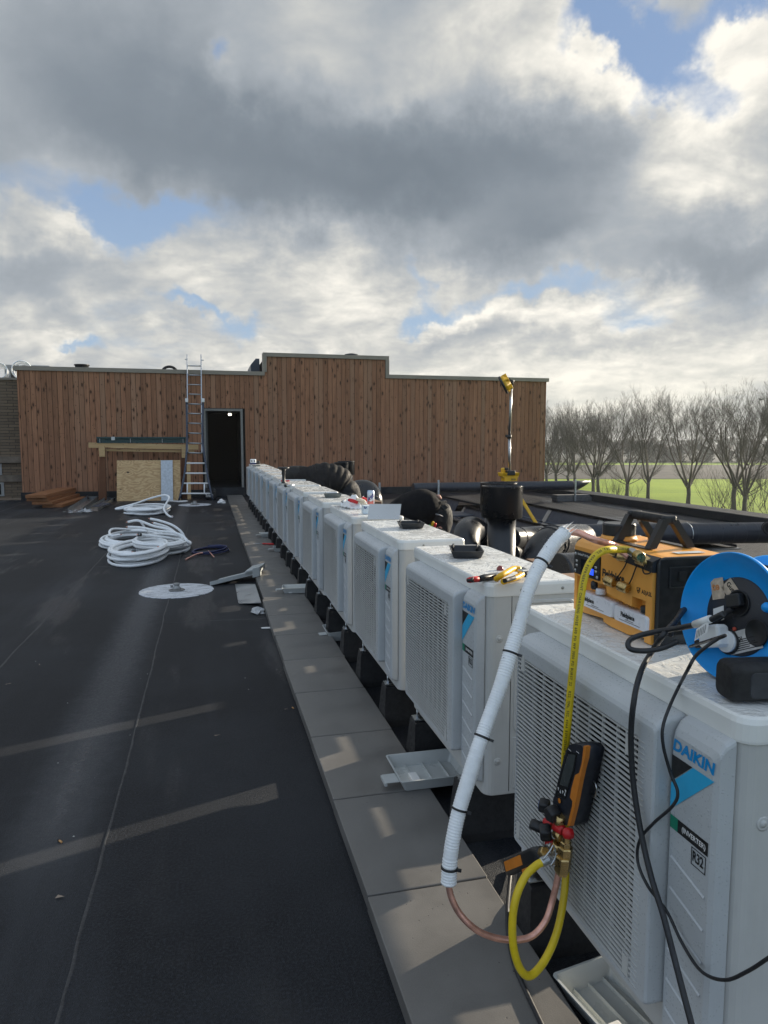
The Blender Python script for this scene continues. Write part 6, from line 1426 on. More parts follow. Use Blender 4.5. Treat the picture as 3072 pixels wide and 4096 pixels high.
# black end frames
for y0_, y1_, nm in ((ya-.0045, ya+.0058, 'end_frame'), (yb-.0058, yb+.0045, 'end_frame')):
    m = MB(); m.loft([[Vector((x, y, z)) for x, z in rnd_xz(FX+.008-e, XB+e, Z0-e*.3, Z1+e*.4, .022, .022)] for y, e in ((y0_, -.002), (y0_+.003, .001), (y1_-.003, .001), (y1_, -.002))]); ef = sub(nm, m, M_BLKM, root)
    if y0_ < 1.5:
        m = MB()
        # recessed switch bay
        def box_y(x0, x1, z0, z1, d0, d1, mi=0, b=0): m.box((x0, ya-.0045-d1, z0), (x1, ya-.0045-d0, z1), mi, bev=b)
        box_y(1.008, 1.100, 1.136, 1.139, 0, .003); box_y(1.008, 1.100, 1.090, 1.093, 0, .003); box_y(1.008, 1.011, 1.0935, 1.1355, 0, .003); box_y(1.097, 1.100, 1.0935, 1.1355, 0, .003)
        m.build('switch_bay_rim', M_BLKM).parent = ef
        m = MB(); m.box((1.012, ya-.0056, 1.094), (1.0965, ya-.0046, 1.135)); m.box((1.030, ya-.0105, 1.105), (1.050, ya-.0057, 1.128), bev=.002); m.box((1.058, ya-.0105, 1.105), (1.090, ya-.0057, 1.125), bev=.002); m.build('switch', M_DARK).parent = ef
        m = MB()
        for (x, z) in ((.998, 1.143), (1.075, 1.150), (1.15, 1.150), (.993, 1.065)): m.cyl((x, ya-.0046, z), (x, ya-.0052, z), .0045, 12)
        for i in range(9):
            for j in range(9):
                x, z = 1.045+i*.0125+(j % 2)*.006, .985+j*.0105
                if (i-4)**2+(j-4)**2 < 20: m.cyl((x, ya-.0046, z), (x, ya-.0051, z), .0042, 6)
        m.box((.985, ya-.00455, .980), (1.16, ya-.0040, 1.155)); m.build('vent_grille', M_DARK).parent = ef
        m = MB(); m.lathe([(.0, .0005), (.007, .0005), (.0075, .008), (.011, .010), (.013, .006), (.013, 0)], (1.083, ya-.0046, .972), (0, -1, 0), 16); m.build('rubber_foot', M_RUB).parent = ef
# display panel
XF = FX-.0004
def fp(a, b): 
    q = AX(c('ch', a, b), FX); return (q.y, q.z)
m = MB(); m.loft([[Vector((x, (1.612+1.742)/2+a, (1.064+1.128)/2+b)) for a, b in rrect(.130, .064, .004, 3)] for x in (FX+.001, FX-.003, FX-.0034)]); dpn = sub('control_panel', m, M_INK, root)
X2 = FX-.0037
quad_ = MB(); quad_.box((X2-.0002, 1.640, 1.072), (X2, 1.707, 1.108)); quad_.build('screen', simple('unlit screen', (.006, .008, .012), .12)).parent = dpn
quad_ = MB(); quad_.box((X2-.0004, 1.640, 1.073), (X2-.00025, 1.662, 1.090)); quad_.build('lit_readout', simple('blue lit readout', (.01, .02, .2), .3, emit=(.02, .08, .9), estr=.9)).parent = dpn
put_text('lettering', 'RunQuick\u2122 Oil Change System', (X2, 1.724, 1.119), (0, -1, 0), (0, 0, 1), .0078, M_WHITE, dpn, sx=.86, bold=.00012)
for yy, zz in ((1.733, 1.118), (1.733, 1.072), (1.621, 1.072)):
    MB().lathe([(.0045, 0), (.0045, .002), (.003, .0032), (0, .0032)], (X2, yy, zz), (-1, 0, 0), 12).build('button', M_GALV).parent = dpn
for yy, zz in ((1.728, 1.100), (1.728, 1.088), (1.630, 1.098), (1.630, 1.087)):
    m = MB(); m.box((X2-.0003, yy-.005, zz-.0015), (X2, yy+.005, zz+.0015)); m.box((X2-.0003, yy-.005, zz-.0042), (X2, yy+.005, zz-.0034)); m.build('button_legend', M_WHITE).parent = dpn
put_text('lettering', 'Fieldpiece.', (FX-.0004, 1.604, 1.088), (0, -1, 0), (0, 0, 1), .0265, M_INK, root, sx=.93, bold=.0012).matrix_parent_inverse = Matrix.Translation(-Vector(root.location))
for t_, y_, z_, s_, b_ in (('VP87', 1.604, 1.0705, .010, .0005), ('10 CFM Two Stage', 1.578, 1.0695, .0062, .0002), ('Vacuum Pump', 1.530, 1.0615, .0062, .0002), ('A3|A2L', 1.433, 1.0735, .0135, .0004)):
    o = put_text('lettering', t_, (FX-.0004, y_, z_), (0, -1, 0), (0, 0, 1), s_, M_INK, root, sx=.95, bold=b_); o.matrix_parent_inverse = Matrix.Translation(-Vector(root.location))
m = MB(); m.tube([(FX-.001, y, z) for y, z in ((1.451, 1.080), (1.445, 1.081), (1.439, 1.080), (1.440, 1.073), (1.445, 1.0675), (1.450, 1.073), (1.451, 1.080))], .0006, 5, cap=False); m.tube([(FX-.0012, y, z) for y, z in ((1.448, 1.075), (1.4455, 1.072), (1.439, 1.0815))], .0008, 5); sub('check_shield', m, M_INK, root)
# fitting recess along the top front edge
m = MB(); m.loft([[Vector((x, y, z)) for y, z in pl_] for x, pl_ in ((FX+.02, [(1.566, 1.1585), (1.392, 1.1590), (1.392, 1.124), (1.556, 1.134), (1.566, 1.143)]), (FX-.0015, [(1.565, 1.150), (1.393, 1.150), (1.393, 1.125), (1.556, 1.135), (1.565, 1.142)]))]); sub('port_recess', m, M_BLKM, root)
def fitting(p, d, r, L, name='brass_cap', mat=M_BRASS, hollow=False, par=None):
    d = Vector(d).normalized(); m = MB(); pr = [(r*.8, 0), (r, L*.08)]
    for k in range(6): pr += [(r*1.0, L*(.12+.11*k)), (r*1.05, L*(.15+.11*k)), (r, L*(.18+.11*k))]
    pr += [(r, L*.92), (r*.85, L)]
    if hollow: pr += [(r*.7, L), (r*.68, L*.4), (0, L*.4)]
    m.lathe(pr, p, d, 16); return sub(name, m, mat, par or root)
PF = lambda a, b, x=FX: AX(c('ch', a, b), x)
fitting(PF(900, 520, FX+.012), (-.6, .55, .25), .0125, .034, hollow=True)
fitting(PF(690, 465, FX+.012), (-.6, .6, .1), .0125, .030)
fitting(PF(600, 430, FX+.014), (-.5, .6, .2), .011, .026)
for (a, b) in ((475, 715), (615, 775)): fitting(PF(a+55, b+5, FX-.010), (-.25, .9, .12), .0125, .028, 'hanging_brass_cap', hollow=True)
for pts in (((655, 505), (630, 560), (570, 650), (540, 700)), ((765, 520), (735, 600), (700, 690), (665, 755)), ((850, 530), (820, 580), (840, 625), (895, 615), (905, 560))):
    sub('cap_strap', MB().tube(spline([PF(a, b, FX-.006) for a, b in pts], 5), .0016, 6), M_RUB, root)
# oil bottles in the bay
M_BOT = simple('frosted white bottle', (.74, .74, .78), .3, var=.03)
for (y0_, y1_, z0_, z1_, cy_, tilt) in ((1.545, 1.706, .983, 1.022, 1.585, 1), (1.400, 1.540, .983, 1.020, 1.43, 0)):
    m = MB(); yc, zc = (y0_+y1_)/2, (z0_+z1_)/2
    m.loft([[Vector((x, yc+a*s_, zc+b*s_ + (.006*(1-abs(a)/(.5*(y1_-y0_))) if b > 0 else 0))) for a, b in rrect(y1_-y0_, z1_-z0_, .007, 4)] for x, s_ in ((FX+.028, 1), (FX+.004, 1), (FX-.003, .97), (FX-.006, .92))], 0, True); bt_ = sub('oil_bottle', m, M_BOT, root)
    put_text('lettering', 'Fieldpiece', (FX-.0068, yc+.036 if not tilt else yc+.062, zc+.003), (0, -1, 0), (0, 0, 1), .0155, M_INK, bt_, sx=.92, bold=.0007)
    for k, (w_, o_) in enumerate(((.085, -.011), (.035, -.007))): 
        MB().box((FX-.0067, yc-w_/2, zc+o_-.0005), (FX-.0062, yc+w_/2, zc+o_+.0005)).build('fine_print', M_INK).parent = bt_
    MB().lathe([(.013, 0), (.0135, .003), (.0135, .013), (.012, .015), (0, .015)], (FX+.012, cy_ if not tilt else 1.628, z1_+.004), (0, 0, 1), 16).build('bottle_cap', M_BLKM if not tilt else M_BOT).parent = bt_
m = MB(); m.lathe([(.006, 0), (.012, .003), (.012, .014), (.008, .018)], (FX+.01, 1.640, 1.047), (-.8, .5, 0), 12); sub('drain_valve', m, M_BLKM, root)
# oil filler cap and handle
fc = Vector((1.068, 1.685, 1.160)); sub('filler_neck', MB().lathe([(.050, .0), (.046, .006), (.044, .012)], fc, (0, 0, 1), 28), M_ORNG, root)
pr = [(.040, .0121), (.043, .014), (.043, .040), (.040, .044), (0, .044)]
sub('filler_cap', MB().lathe(pr, fc, (0, 0, 1), 18, sm=False), M_BLKM, root)
def hbar(p, q, w0, w1, d0=.014, d1=.014):
    p, q = Vector(p), Vector(q); return MB().loft([[p+Vector((-w0, -d0, 0)), p+Vector((w0, -d0, 0)), p+Vector((w0, d0, 0)), p+Vector((-w0, d0, 0))], [q+Vector((-w1, -d1, 0)), q+Vector((w1, -d1, 0)), q+Vector((w1, d1, 0)), q+Vector((-w1, d1, 0))]])
for yy in (1.505, 1.648):
    for xa, xb in ((1.042, 1.078), (1.150, 1.100)): sub('handle_leg', hbar((xa, yy, 1.1625), (xb, yy, 1.232), .011, .010, .009, .009), M_BLKM, root)
    sub('handle_crown', MB().box((1.070, yy-.0095, 1.219), (1.109, yy+.0095, 1.242), bev=.006), M_BLKM, root)
m = MB(); m.loft([[Vector((1.089+a, y, 1.230+b)) for a, b in rrect(.030, .022, .009, 4)] for y in (1.5145, 1.52, 1.63, 1.6385)], 0, True); sub('handle_grip', m, M_RUB, root)
sub('handle_bolt', MB().lathe([(.006, 0), (.006, .002), (.003, .002), (.003, .0008)], (1.098, 1.4955, 1.229), (0, -1, 0), 12), M_INK, root)
sub('base_rail', MB().box((1.028, 1.50, 1.1605), (1.052, 1.66, 1.1622)), M_BLKM, root); sub('base_rail', MB().box((1.138, 1.50, 1.1605), (1.160, 1.66, 1.1622)), M_BLKM, root)
sub('rating_label', MB().box((1.06, 1.425, 1.1606), (1.135, 1.450, 1.1612)), simple('silver label', (.6, .62, .62), .35), root)

# ---------------------------------------------------------------- hoses, cables
def lettering_on(P_, txt, r, size, s0, par, mat=M_INK, flip=False, rep=1):
    """letters laid along a hose on the side that faces the open roof"""
    L = [0.0]
    for a, b in zip(P_, P_[1:]): L.append(L[-1] + (b-a).length)
    mb = MB(); cache = {}; s = s0
    def at(s_):
        k = 0
        while k < len(L)-2 and L[k+1] < s_: k += 1
        f_ = (s_-L[k])/max(1e-9, L[k+1]-L[k]); p = P_[k].lerp(P_[k+1], f_); t = (P_[min(k+2, len(P_)-1)]-P_[max(k-1, 0)]).normalized(); return p, t
    for ch in txt*rep:
        if ch not in cache and ch != ' ':
            t_ = text_mesh(ch, size, bold=size*.02); cache[ch] = ([v_.co.copy() for v_ in t_.vertices], [tuple(p_.vertices) for p_ in t_.polygons], max([v_.co.x for v_ in t_.vertices] or [0])); bpy.data.meshes.remove(t_)
        adv = size*.45 if ch == ' ' else cache[ch][2] + size*.12
        if s + adv > L[-1] - .03: break
        if ch != ' ':
            p, t = at(s + adv/2); n_ = Vector((0, 0, H)) - p; n_ = (n_ - t*n_.dot(t)).normalized(); n_ = (n_ + t.cross(n_)*LSIDE).normalized()
            b_ = n_.cross(t)
            mb.add([p + n_*(r*1.012) + t*(v_.x-adv/2) + b_*v_.y for v_ in cache[ch][0]], cache[ch][1])
        s += adv
    o = mb.build('lettering', mat, recalc=False); o.parent = par; return o
LSIDE = .3
# insulated pipe: copper line inside a white ribbed sleeve
path = [(1222, 1149, 1.72), (1204, 1166, 1.71), (1186, 1190, 1.70), (1160, 1232, 1.68), (1140, 1280, 1.66), (1124, 1340, 1.65), (1103, 1410, 1.63), (1082, 1480, 1.61), (1060, 1540, 1.60), (1035, 1610, 1.58), (1013, 1680, 1.57), (992, 1750, 1.56), (979, 1810, 1.55), (972, 1860, 1.55), (969, 1911, 1.55)]
P_ = spline([D(dp(a, b), d) for a, b, d in path], 14); dense = []
for a, b in zip(P_, P_[1:]):
    n_ = max(1, int((b-a).length/.0018))
    for k in range(n_): dense.append(a.lerp(b, k/n_))
rr = []; s_ = 0
for i, p in enumerate(dense):
    if i: s_ += (p-dense[i-1]).length
    rr.append(.0164 + .0010*math.sin(2*math.pi*s_/.0062) + .0006*math.sin(s_*23))
root = empty('insulated_hose', dense[0]); tag(root, 'white ribbed insulation sleeve on a copper line, hanging from the orange pump', 'insulated pipe')
M_SLV = simple('white ribbed sleeve', (.86, .87, .88), .6, var=.04, vs=60, bs=.3, bscale=220, bdist=.001)
sl_ = sub('sleeve', MB().tube(dense, rr, 18), M_SLV, root)
m = MB(); d0 = (dense[0]-dense[6]).normalized()
for k in range(9):
    a = 2*math.pi*k/9; u = d0.orthogonal().normalized(); w = d0.cross(u); q = dense[0] + (u*math.cos(a)+w*math.sin(a))*.014; m.add([q-d0*.006, q+d0*random.uniform(.012, .03)+(u*math.cos(a)+w*math.sin(a))*random.uniform(-.006, .003), q + w*.009-d0*.004, q+u*.006-d0*.004], [(0,1,2), (0,3,1), (2,1,3)])
m.build('torn_edge', M_SLV).parent = sl_
for f_ in (.115, .395, .635, .80, .955):
    k = int(f_*(len(dense)-2)); t = (dense[k+1]-dense[k]).normalized(); m = MB(); m.lathe([(.0172, -.0025), (.0188, -.002), (.0188, .002), (.0172, .0025)], dense[k], t, 20)
    u = t.cross(Vector((-.5, -.8, .2))).normalized(); u = u if u.x > 0 else -u; m.obox(dense[k]+u*.017-t*.003, u*.010, t*.006, t.cross(u)*.005); sub('cable_tie', m, M_INK, root)
s_ = 0; m = MB(); rnd = random.Random(2)
for i in range(20, int(len(dense)*.60), 4):
    if rnd.random() < .22:
        p, t = dense[i], (dense[i+1]-dense[i-1]).normalized(); n_ = Vector((0, 0, H))-p; n_ = (n_-t*n_.dot(t)).normalized(); b_ = t.cross(n_); n_ = (n_*.80 + b_*(-.6 if b_.x > 0 else .6)).normalized(); b_ = t.cross(n_)
        m.obox(p+n_*.0172 + b_*rnd.uniform(-.002, .001), t*.0012, b_*rnd.uniform(.001, .003), n_*.0004)
m.build('printed_marks', M_INK).parent = sl_
cp = [(968, 1905, 1.55), (974, 1935, 1.55), (988, 1966, 1.55), (1010, 1993, 1.55), (1040, 2015, 1.56), (1080, 2028, 1.57), (1120, 2030, 1.58), (1152, 2020, 1.59), (1178, 1990, 1.60), (1192, 1950, 1.61), (1203, 1905, 1.61), (1210, 1860, 1.61)]
cpth = spline([D(dp(a, b), d) for a, b, d in cp], 10); sub('copper_pipe', MB().tube(cpth, .0072, 12), M_COPPER, root)
top = spline([D(dp(1222, 1149), 1.72), D(dp(1252, 1152), 1.72), D(dp(1285, 1166), 1.70), PF(520, 335, FX-.010), PF(610, 400, FX-.006), PF(680, 455, FX+.002)], 8); sub('copper_pipe', MB().tube(top, .0085, 12), M_COPPER, root)
# yellow charging hose
yh = [PF(700, 400, FX-.012), PF(650, 380, FX-.018)] + [D(dp(a, b), d) for a, b, d in ((1318, 1187, 1.60), (1296, 1193, 1.585), (1277, 1212, 1.575), (1263, 1245, 1.57), (1255, 1290, 1.565), (1247, 1350, 1.56), (1240, 1420, 1.56), (1232, 1500, 1.565), (1225, 1580, 1.575), (1220, 1650, 1.62), (1221, 1740, 1.665), (1223, 1850, 1.665), (1219, 1930, 1.64), (1204, 2010, 1.60), (1178, 2072, 1.56), (1147, 2107, 1.53), (1125, 2095, 1.52), (1110, 2050, 1.515), (1107, 1990, 1.515), (1116, 1935, 1.52), (1135, 1893, 1.53), (1158, 1870, 1.545), (1170, 1863, 1.55))]
yp = spline(yh, 10); root = empty('charging_hose', yp[0]); tag(root, 'yellow refrigerant hose looping down from the orange pump past the manifold', 'hose')
yo = sub('hose', MB().tube(yp, .0086, 14), M_YEL, root); LSIDE = .25
lettering_on(yp, '3500 PSI BURST 22   R22, 134a, 502, 404A REFRIGERANT CHARGING HOSE 600 PSI WP 3000 PSI BURST 22   R22, 134a, 502, 404A REFRIGERANT CHARGING HOSE 600 PSI WP 3000 PSI BURST 22   ', .0086, .0078, .02, yo)
fitting(yp[0] + (yp[0]-yp[5]).normalized()*-.002, (yp[0]-yp[4]), .0100, .030, 'crimp_sleeve', M_GALV); fitting(yp[0] + (yp[0]-yp[4]).normalized()*.028, (yp[0]-yp[4]), .0125, .024, 'brass_nut')
k = len(yp)-1; t = (yp[k]-yp[k-3]).normalized(); fitting(yp[k]-t*.002, t, .0098, .026, 'crimp_sleeve', M_GALV, par=root)
sub('wire_clip', MB().tube(spline([D(dp(1172, 1858), 1.54), D(dp(1188, 1838), 1.545), D(dp(1196, 1826), 1.55), D(dp(1200, 1850), 1.55), D(dp(1188, 1872), 1.545)], 4), .0018, 6), M_GALV, root)
# digital manifold hung on the grille
GX = .800
root = empty('digital_manifold', AX(c('cm', 950, 700), GX)); tag(root, 'black and orange digital manifold gauge hanging on the nearest grille', 'manifold gauge')
xm = GX-.048
MN = lambda a, b, x=xm: AX(c('cm', a, b), x)
front = [MN(925, 255), MN(990, 240), MN(1095, 262), MN(1140, 330), MN(1080, 640), MN(1010, 950), MN(930, 1310), MN(890, 1345), MN(830, 1330), MN(700, 1100), MN(700, 990), MN(735, 880), MN(800, 600), MN(880, 330)]
outl = [Vector((0, p.y, p.z)) for p in front]; cen = sum((p for p in outl), Vector())/len(outl)
def ofs(L_, s_, x, sh=0.0): return [Vector((x, (p.y-cen.y)*s_+cen.y+sh, (p.z-cen.z)*(1-(1-s_)*.4)+cen.z)) for p in L_]
m = MB(); m.loft([ofs(outl, .95, xm-.001), ofs(outl, 1.0, xm+.004), ofs(outl, 1.02, xm+.022), ofs(outl, .99, xm+.044)], 0, True); bd = sub('body', m, simple('dark navy housing', (.013, .016, .024), .42), root)
st = [MN(a, b, xm-.0015) for a, b in ((1110, 275), (1145, 285), (1128, 440), (1095, 560), (1060, 720), (1010, 980), (990, 1080), (925, 1345), (890, 1340), (955, 1080), (960, 1010), (928, 960), (950, 830), (995, 665), (1050, 635), (1085, 500))]
m = MB(); m.prism(st, (.010, 0, 0)); m.build('orange_stripe', M_ORNG2).parent = bd
sc = [MN(a, b, xm-.0022) for a, b in ((895, 345), (1020, 375), (985, 600), (905, 850), (860, 985), (735, 945), (760, 800), (830, 560))]; m = MB(); m.prism(sc, (.002, 0, 0)); m.build('screen_window', simple('glossy dark bezel', (.012, .013, .014), .15)).parent = bd
sc = [MN(a, b, xm-.0026) for a, b in ((905, 385), (1000, 400), (965, 600), (895, 825), (790, 790), (850, 560))]; m = MB(); m.prism(sc, (.0003, 0, 0)); m.build('lcd', simple('grey green lcd', (.050, .058, .058), .2)).parent = bd
m = MB()
for (a, b, d_) in ((772, 850, 1), (800, 880, -1), (832, 895, 1), (868, 885, 1), (858, 915, -1)): 
    q = MN(a, b, xm-.003); m.prism([q+Vector((0, -.0028, .004*d_)), q+Vector((0, .0028, .004*d_)), q+Vector((0, 0, -.004*d_))], (.0003, 0, 0))
m.build('key_arrows', M_WHITE).parent = bd
MB().lathe([(0, 0), (.0055, 0), (.0055, .001)], MN(790, 1005, xm-.003), (-1, 0, 0), 14).build('round_badge', M_ORNG2).parent = bd
m = MB(); m.obox(MN(905, 320, xm-.002), Vector((0, -.012, 0)), (0, 0, .001), (.0005, 0, 0)); m.obox(MN(1010, 350, xm-.002), Vector((0, -.012, 0)), (0, 0, .001), (.0005, 0, 0)); m.build('port_marks', M_WHITE).parent = bd
def knob(p, d, r, L, mat, name='valve_knob', lobes=5, face=None):
    d = Vector(d).normalized(); u = d.orthogonal().normalized(); w = d.cross(u); LL = []
    for h_, s_ in ((0, .8), (L*.15, 1.0), (L*.85, 1.0), (L, .85)): LL.append([Vector(p) + d*h_ + (u*math.cos(a)+w*math.sin(a))*r*s_*(1+.10*math.cos(lobes*a)) for a in [2*math.pi*k/30 for k in range(30)]])
    o = sub(name, MB().loft(LL, 0, True), mat, root)
    if face: MB().lathe([(0, .0), (r*.7, 0), (r*.7, .0008), (0, .001)], Vector(p)+d*(L+.0002), d, 18).build('face_disc', face).parent = o
    return o
knob(MN(660, 1090, xm-.000), (-.75, .55, .05), .0155, .024, M_BLKM, face=simple('matt blue disc', (.03, .09, .32), .5)); knob(MN(770, 1150, xm-.004), (-.8, -.1, -.1), .017, .028, M_BLKM)
knob(MN(590, 1380, xm-.004), (-.6, .6, .1), .012, .034, M_BLKM, lobes=2); knob(MN(680, 1420, xm-.008), (-.75, .3, -.1), .018, .026, M_BLKM)
sub('red_cap', MB().lathe([(.011, 0), (.012, .004), (.011, .018), (.006, .024), (0, .025)], MN(700, 1335, xm), (-.5, .8, .2), 14), M_RED, root); sub('red_cap', MB().lathe([(.010, 0), (.0115, .004), (.0115, .026)], MN(850, 1410, xm-.004), (-.3, .95, 0), 14), M_RED, root)
sub('red_cap', MB().lathe([(.0, -.013), (.010, -.010), (.0128, 0), (.010, .010), (0, .013)], MN(905, 1440, xm-.012), (-.9, .2, 0), 16), M_RED, root); sub('red_cap', MB().lathe([(.010, 0), (.0105, .020)], MN(725, 1600, xm-.006), (-.4, .8, .1), 12), M_RED, root)
def brass(a, b, dd, prof, n=6, dx=-.006): return sub('brass_fitting', MB().lathe(prof, MN(a, b, xm+dx), dd, n, sm=n > 8), M_BRASS, root)
brass(780, 1360, (0, .25, -1), [(.012, -.035), (.012, .0), (.009, .004), (.009, .02)], 10); brass(880, 1480, (0, .05, -1), [(.010, 0), (.010, .012), (.0125, .014), (.0125, .034), (.010, .036)], 6); brass(870, 1610, (0, .1, -1), [(.015, 0), (.0165, .003), (.0165, .028), (.015, .031)], 6)
brass(845, 1740, (0, .15, -1), [(.015, 0), (.0175, .003), (.0175, .036), (.013, .046), (.008, .048)], 6, -.010); brass(775, 1560, (0, .3, -1), [(.012, 0), (.0125, .03)], 16); brass(830, 1500, (0, 1, -.2), [(.011, 0), (.011, .03)], 12)
sub('steel_thread', MB().lathe([(.007, 0), (.008, .004), (.007, .008), (.008, .012), (.007, .016), (.008, .020), (.007, .03)], MN(690, 1610, xm-.014), (-.1, .95, -.3), 12), M_GALV, root)
sub('steel_bend', MB().tube(spline([MN(735, 1660, xm-.016), MN(705, 1700, xm-.018), MN(650, 1760, xm-.02)], 5), .0035, 8), M_GALV, root)
sub('steel_bend', MB().tube(spline([MN(760, 1700, xm-.016), MN(745, 1780, xm-.018), MN(690, 1850, xm-.02)], 5), .0035, 8), M_GALV, root)
sub('hook', MB().tube(spline([MN(1180, 700, GX-.012), MN(1255, 760, GX-.014), MN(1285, 860, GX-.014), MN(1255, 950, GX-.012), MN(1215, 930, GX-.010)], 6), .0022, 8), M_GALV, root)
# vacuum probe
root = empty('vacuum_probe', MN(300, 1800)); tag(root, 'small black and orange probe screwed to the fitting below the manifold', 'probe')
e0, e1 = MN(560, 1700, xm-.035), MN(110, 1890, xm-.05); t = (e1-e0).normalized(); u = t.cross(Vector((-1, 0, 0))).normalized()
if u.z < 0: u = -u
w = t.cross(u)
m = MB(); m.loft([[e0 + t*s_ + u*a*k + w*b*k for a, b in rrect(.038, .030, .010, 4)] for s_, k in ((-.002, .5), (.004, .8), (.03, 1), ((e1-e0).length*.96, 1.0), ((e1-e0).length, .75))], 0, True); bd = sub('body', m, M_BLKM, root)
n_ = -w if (-w).x < 0 else w
L_ = (e1-e0).length; m = MB(); m.obox(e0+t*L_*.42 - u*.010 + n_*.0150, t*L_*.50, u*.022, n_*.0008); m.build('orange_panel', M_ORNG2).parent = bd
m = MB(); m.obox(e0+t*L_*.30 - u*.026 - n_*.002, t*L_*.22, u*.009, n_*.014, bev=.002); m.build('orange_button', M_ORNG2).parent = bd
sub('brass_nut', MB().lathe([(.010, 0), (.0125, .002), (.0125, .018), (.010, .020)], e0-t*.018, t, 6, sm=False), M_BRASS, root)
# black cables
def cable(name, pts, r, label, parts=()):
    P_ = spline(pts, 10); return ms(name, MB().tube(P_, r, 10), simple('black cable sheath', (.016, .017, .020), .5, var=.2, vs=50), label, 'cable')
g5 = lambda a, b, z=LT+.006: G(dp(a, b), z)
XL = U_X[0]
cable('power_cable', [D(dp(1545, 1225), 1.60), D(dp(1516, 1260), 1.57), D(dp(1490, 1300), 1.52), D(dp(1462, 1338), 1.44), D(dp(1432, 1372), 1.385), AX(dp(1408, 1408), XL-.006), AX(dp(1385, 1450), XL-.05), AX(dp(1370, 1510), XL-.082), AX(dp(1363, 1590), XL-.085), AX(dp(1368, 1690), XL-.083), AX(dp(1385, 1800), XL-.082), AX(dp(1407, 1895), XL-.084), AX(dp(1432, 1975), XL-.088), AX(dp(1458, 2075), XL-.09), AX(dp(1480, 2160), XL-.095), AX(dp(1500, 2235), XL-.10)], .0056, 'thick black cable hanging down the front of the nearest unit')
cable('charger_cable', [D(dp(1552, 1379), 1.20), D(dp(1527, 1396), 1.21), D(dp(1502, 1418), 1.225), D(dp(1486, 1446), 1.235), AX(dp(1468, 1480), XL-.006), AX(dp(1447, 1525), XL-.05), AX(dp(1432, 1570), XL-.072), AX(dp(1433, 1612), XL-.072), AX(dp(1448, 1668), XL-.060), AX(dp(1464, 1712), XL-.055), AX(dp(1452, 1742), XL-.060), AX(dp(1412, 1778), XL-.072), AX(dp(1382, 1815), XL-.078), AX(dp(1378, 1862), XL-.08), AX(dp(1400, 1915), XL-.08), AX(dp(1440, 1968), XL-.05), AX(dp(1475, 2040), XL-.045), AX(dp(1515, 2098), XL-.05), AX(dp(1565, 2117), XL-.06), AX(dp(1615, 2098), XL-.06), AX(dp(1665, 2066), XL-.055), AX(dp(1700, 2045), XL-.05)], .0030, 'thin black cable zigzagging across the badge of the nearest unit')
cable('pump_lead', [D(dp(1562, 1326), 1.245), D(dp(1520, 1345), 1.29), D(dp(1470, 1356), 1.36), D(dp(1420, 1364), 1.40), D(dp(1378, 1374), 1.42), D(dp(1358, 1386), 1.41), D(dp(1362, 1402), 1.40), D(dp(1395, 1406), 1.39), D(dp(1430, 1400), 1.385), D(dp(1465, 1385), 1.38)], .0055, 'black lead looping in front of the pump with a white sleeve')
cable('spare_lead', [D(dp(1560, 1232), 1.60), D(dp(1512, 1250), 1.56), D(dp(1478, 1310), 1.50), D(dp(1455, 1350), 1.44), D(dp(1448, 1374), 1.44)], .0055, 'short black lead passing behind the thick hanging cable')
p = G(c('cy', 330, 760), .055)
cable('ground_cable', [G(dp(1104, 1872), .01), G(dp(1099, 1925), .02), G(dp(1096, 1965), .058), G(dp(1098, 2020), .058), G(dp(1112, 2085), .058), G(dp(1140, 2150), .058), G(dp(1178, 2230), .058)], .0062, 'thick black cable lying across the nearest slabs behind the yellow hose')
a, b = D(dp(1501, 1349), 1.315), D(dp(1535, 1337), 1.27)
root = empty('cable_sleeve', a); tag(root, 'white sleeve and paper tag on the black pump lead', 'cable tag')
sub('sleeve', MB().cyl(a, b, .0072, 14), M_WHITE, root); m = MB(); q = D(dp(1500, 1385), 1.295); m.obox(q, D(dp(1528, 1366), 1.27)-q, Vector((.003, .0, .022)), Vector((.0006, .0006, 0))); sub('paper_tag', m, M_WHITE, root)
m = MB()
for k in range(6): m.obox(q.lerp(D(dp(1528, 1366), 1.27), .12+.13*k) + Vector((-.0008, -.0008, .003)), Vector((.0006, 0, 0)), Vector((.002, 0, .015)), Vector((0, .0004, 0)))
sub('print', m, M_INK, root)
# cable reel
rc = AY((2950, 2437), 1.15); rn = (Vector((0, 0, H)) - rc); rn.z = 0; rn = rn.normalized(); rn = (Matrix.Rotation(math.radians(-43), 3, 'Z') @ rn); rn = (rn + Vector((0, 0, .10))).normalized(); RR = .1235
rc.z = LT + RR*.995 + .004
root = empty('cable_reel', rc); tag(root, 'bright blue cable reel with black centre at the right edge', 'cable reel')
sub('rim', MB().lathe([(RR*.62, -.002), (RR*.66, .0), (RR*.70, .001), (RR*.80, .006), (RR*.93, .016), (RR*.98, .022), (RR, .024), (RR*1.012, .021), (RR*1.012, .016), (RR*.96, .012), (RR*.7, -.008), (RR*.6, -.012)], rc, rn, 64), M_BLUE, root)
sub('back_flange', MB().lathe([(RR*.5, -.075), (RR*.97, -.078), (RR, -.082), (RR*.97, -.086), (RR*.5, -.083)], rc, rn, 48), M_BLUE, root)
sub('drum', MB().lathe([(RR*.52, -.074), (RR*.52, -.013)], rc, rn, 32), M_BLKM, root)
u0 = rn.cross(Vector((0, 0, 1))).normalized(); v0 = u0.cross(rn); v0 = v0 if v0.z > 0 else -v0; u0 = u0 if u0.dot(RT) > 0 else -u0
def RP(x, y, n_=0.0): return rc + u0*x*RR + v0*y*RR + rn*n_
P_ = []
for k in range(9*30):
    a = 2*math.pi*k/30; lay = k/30; P_.append(rc + (u0*math.cos(a)+v0*math.sin(a))*RR*(.60+.08*((lay*3.7) % 3)/1.0*.9) - rn*(.020+.0065*(lay % 8)))
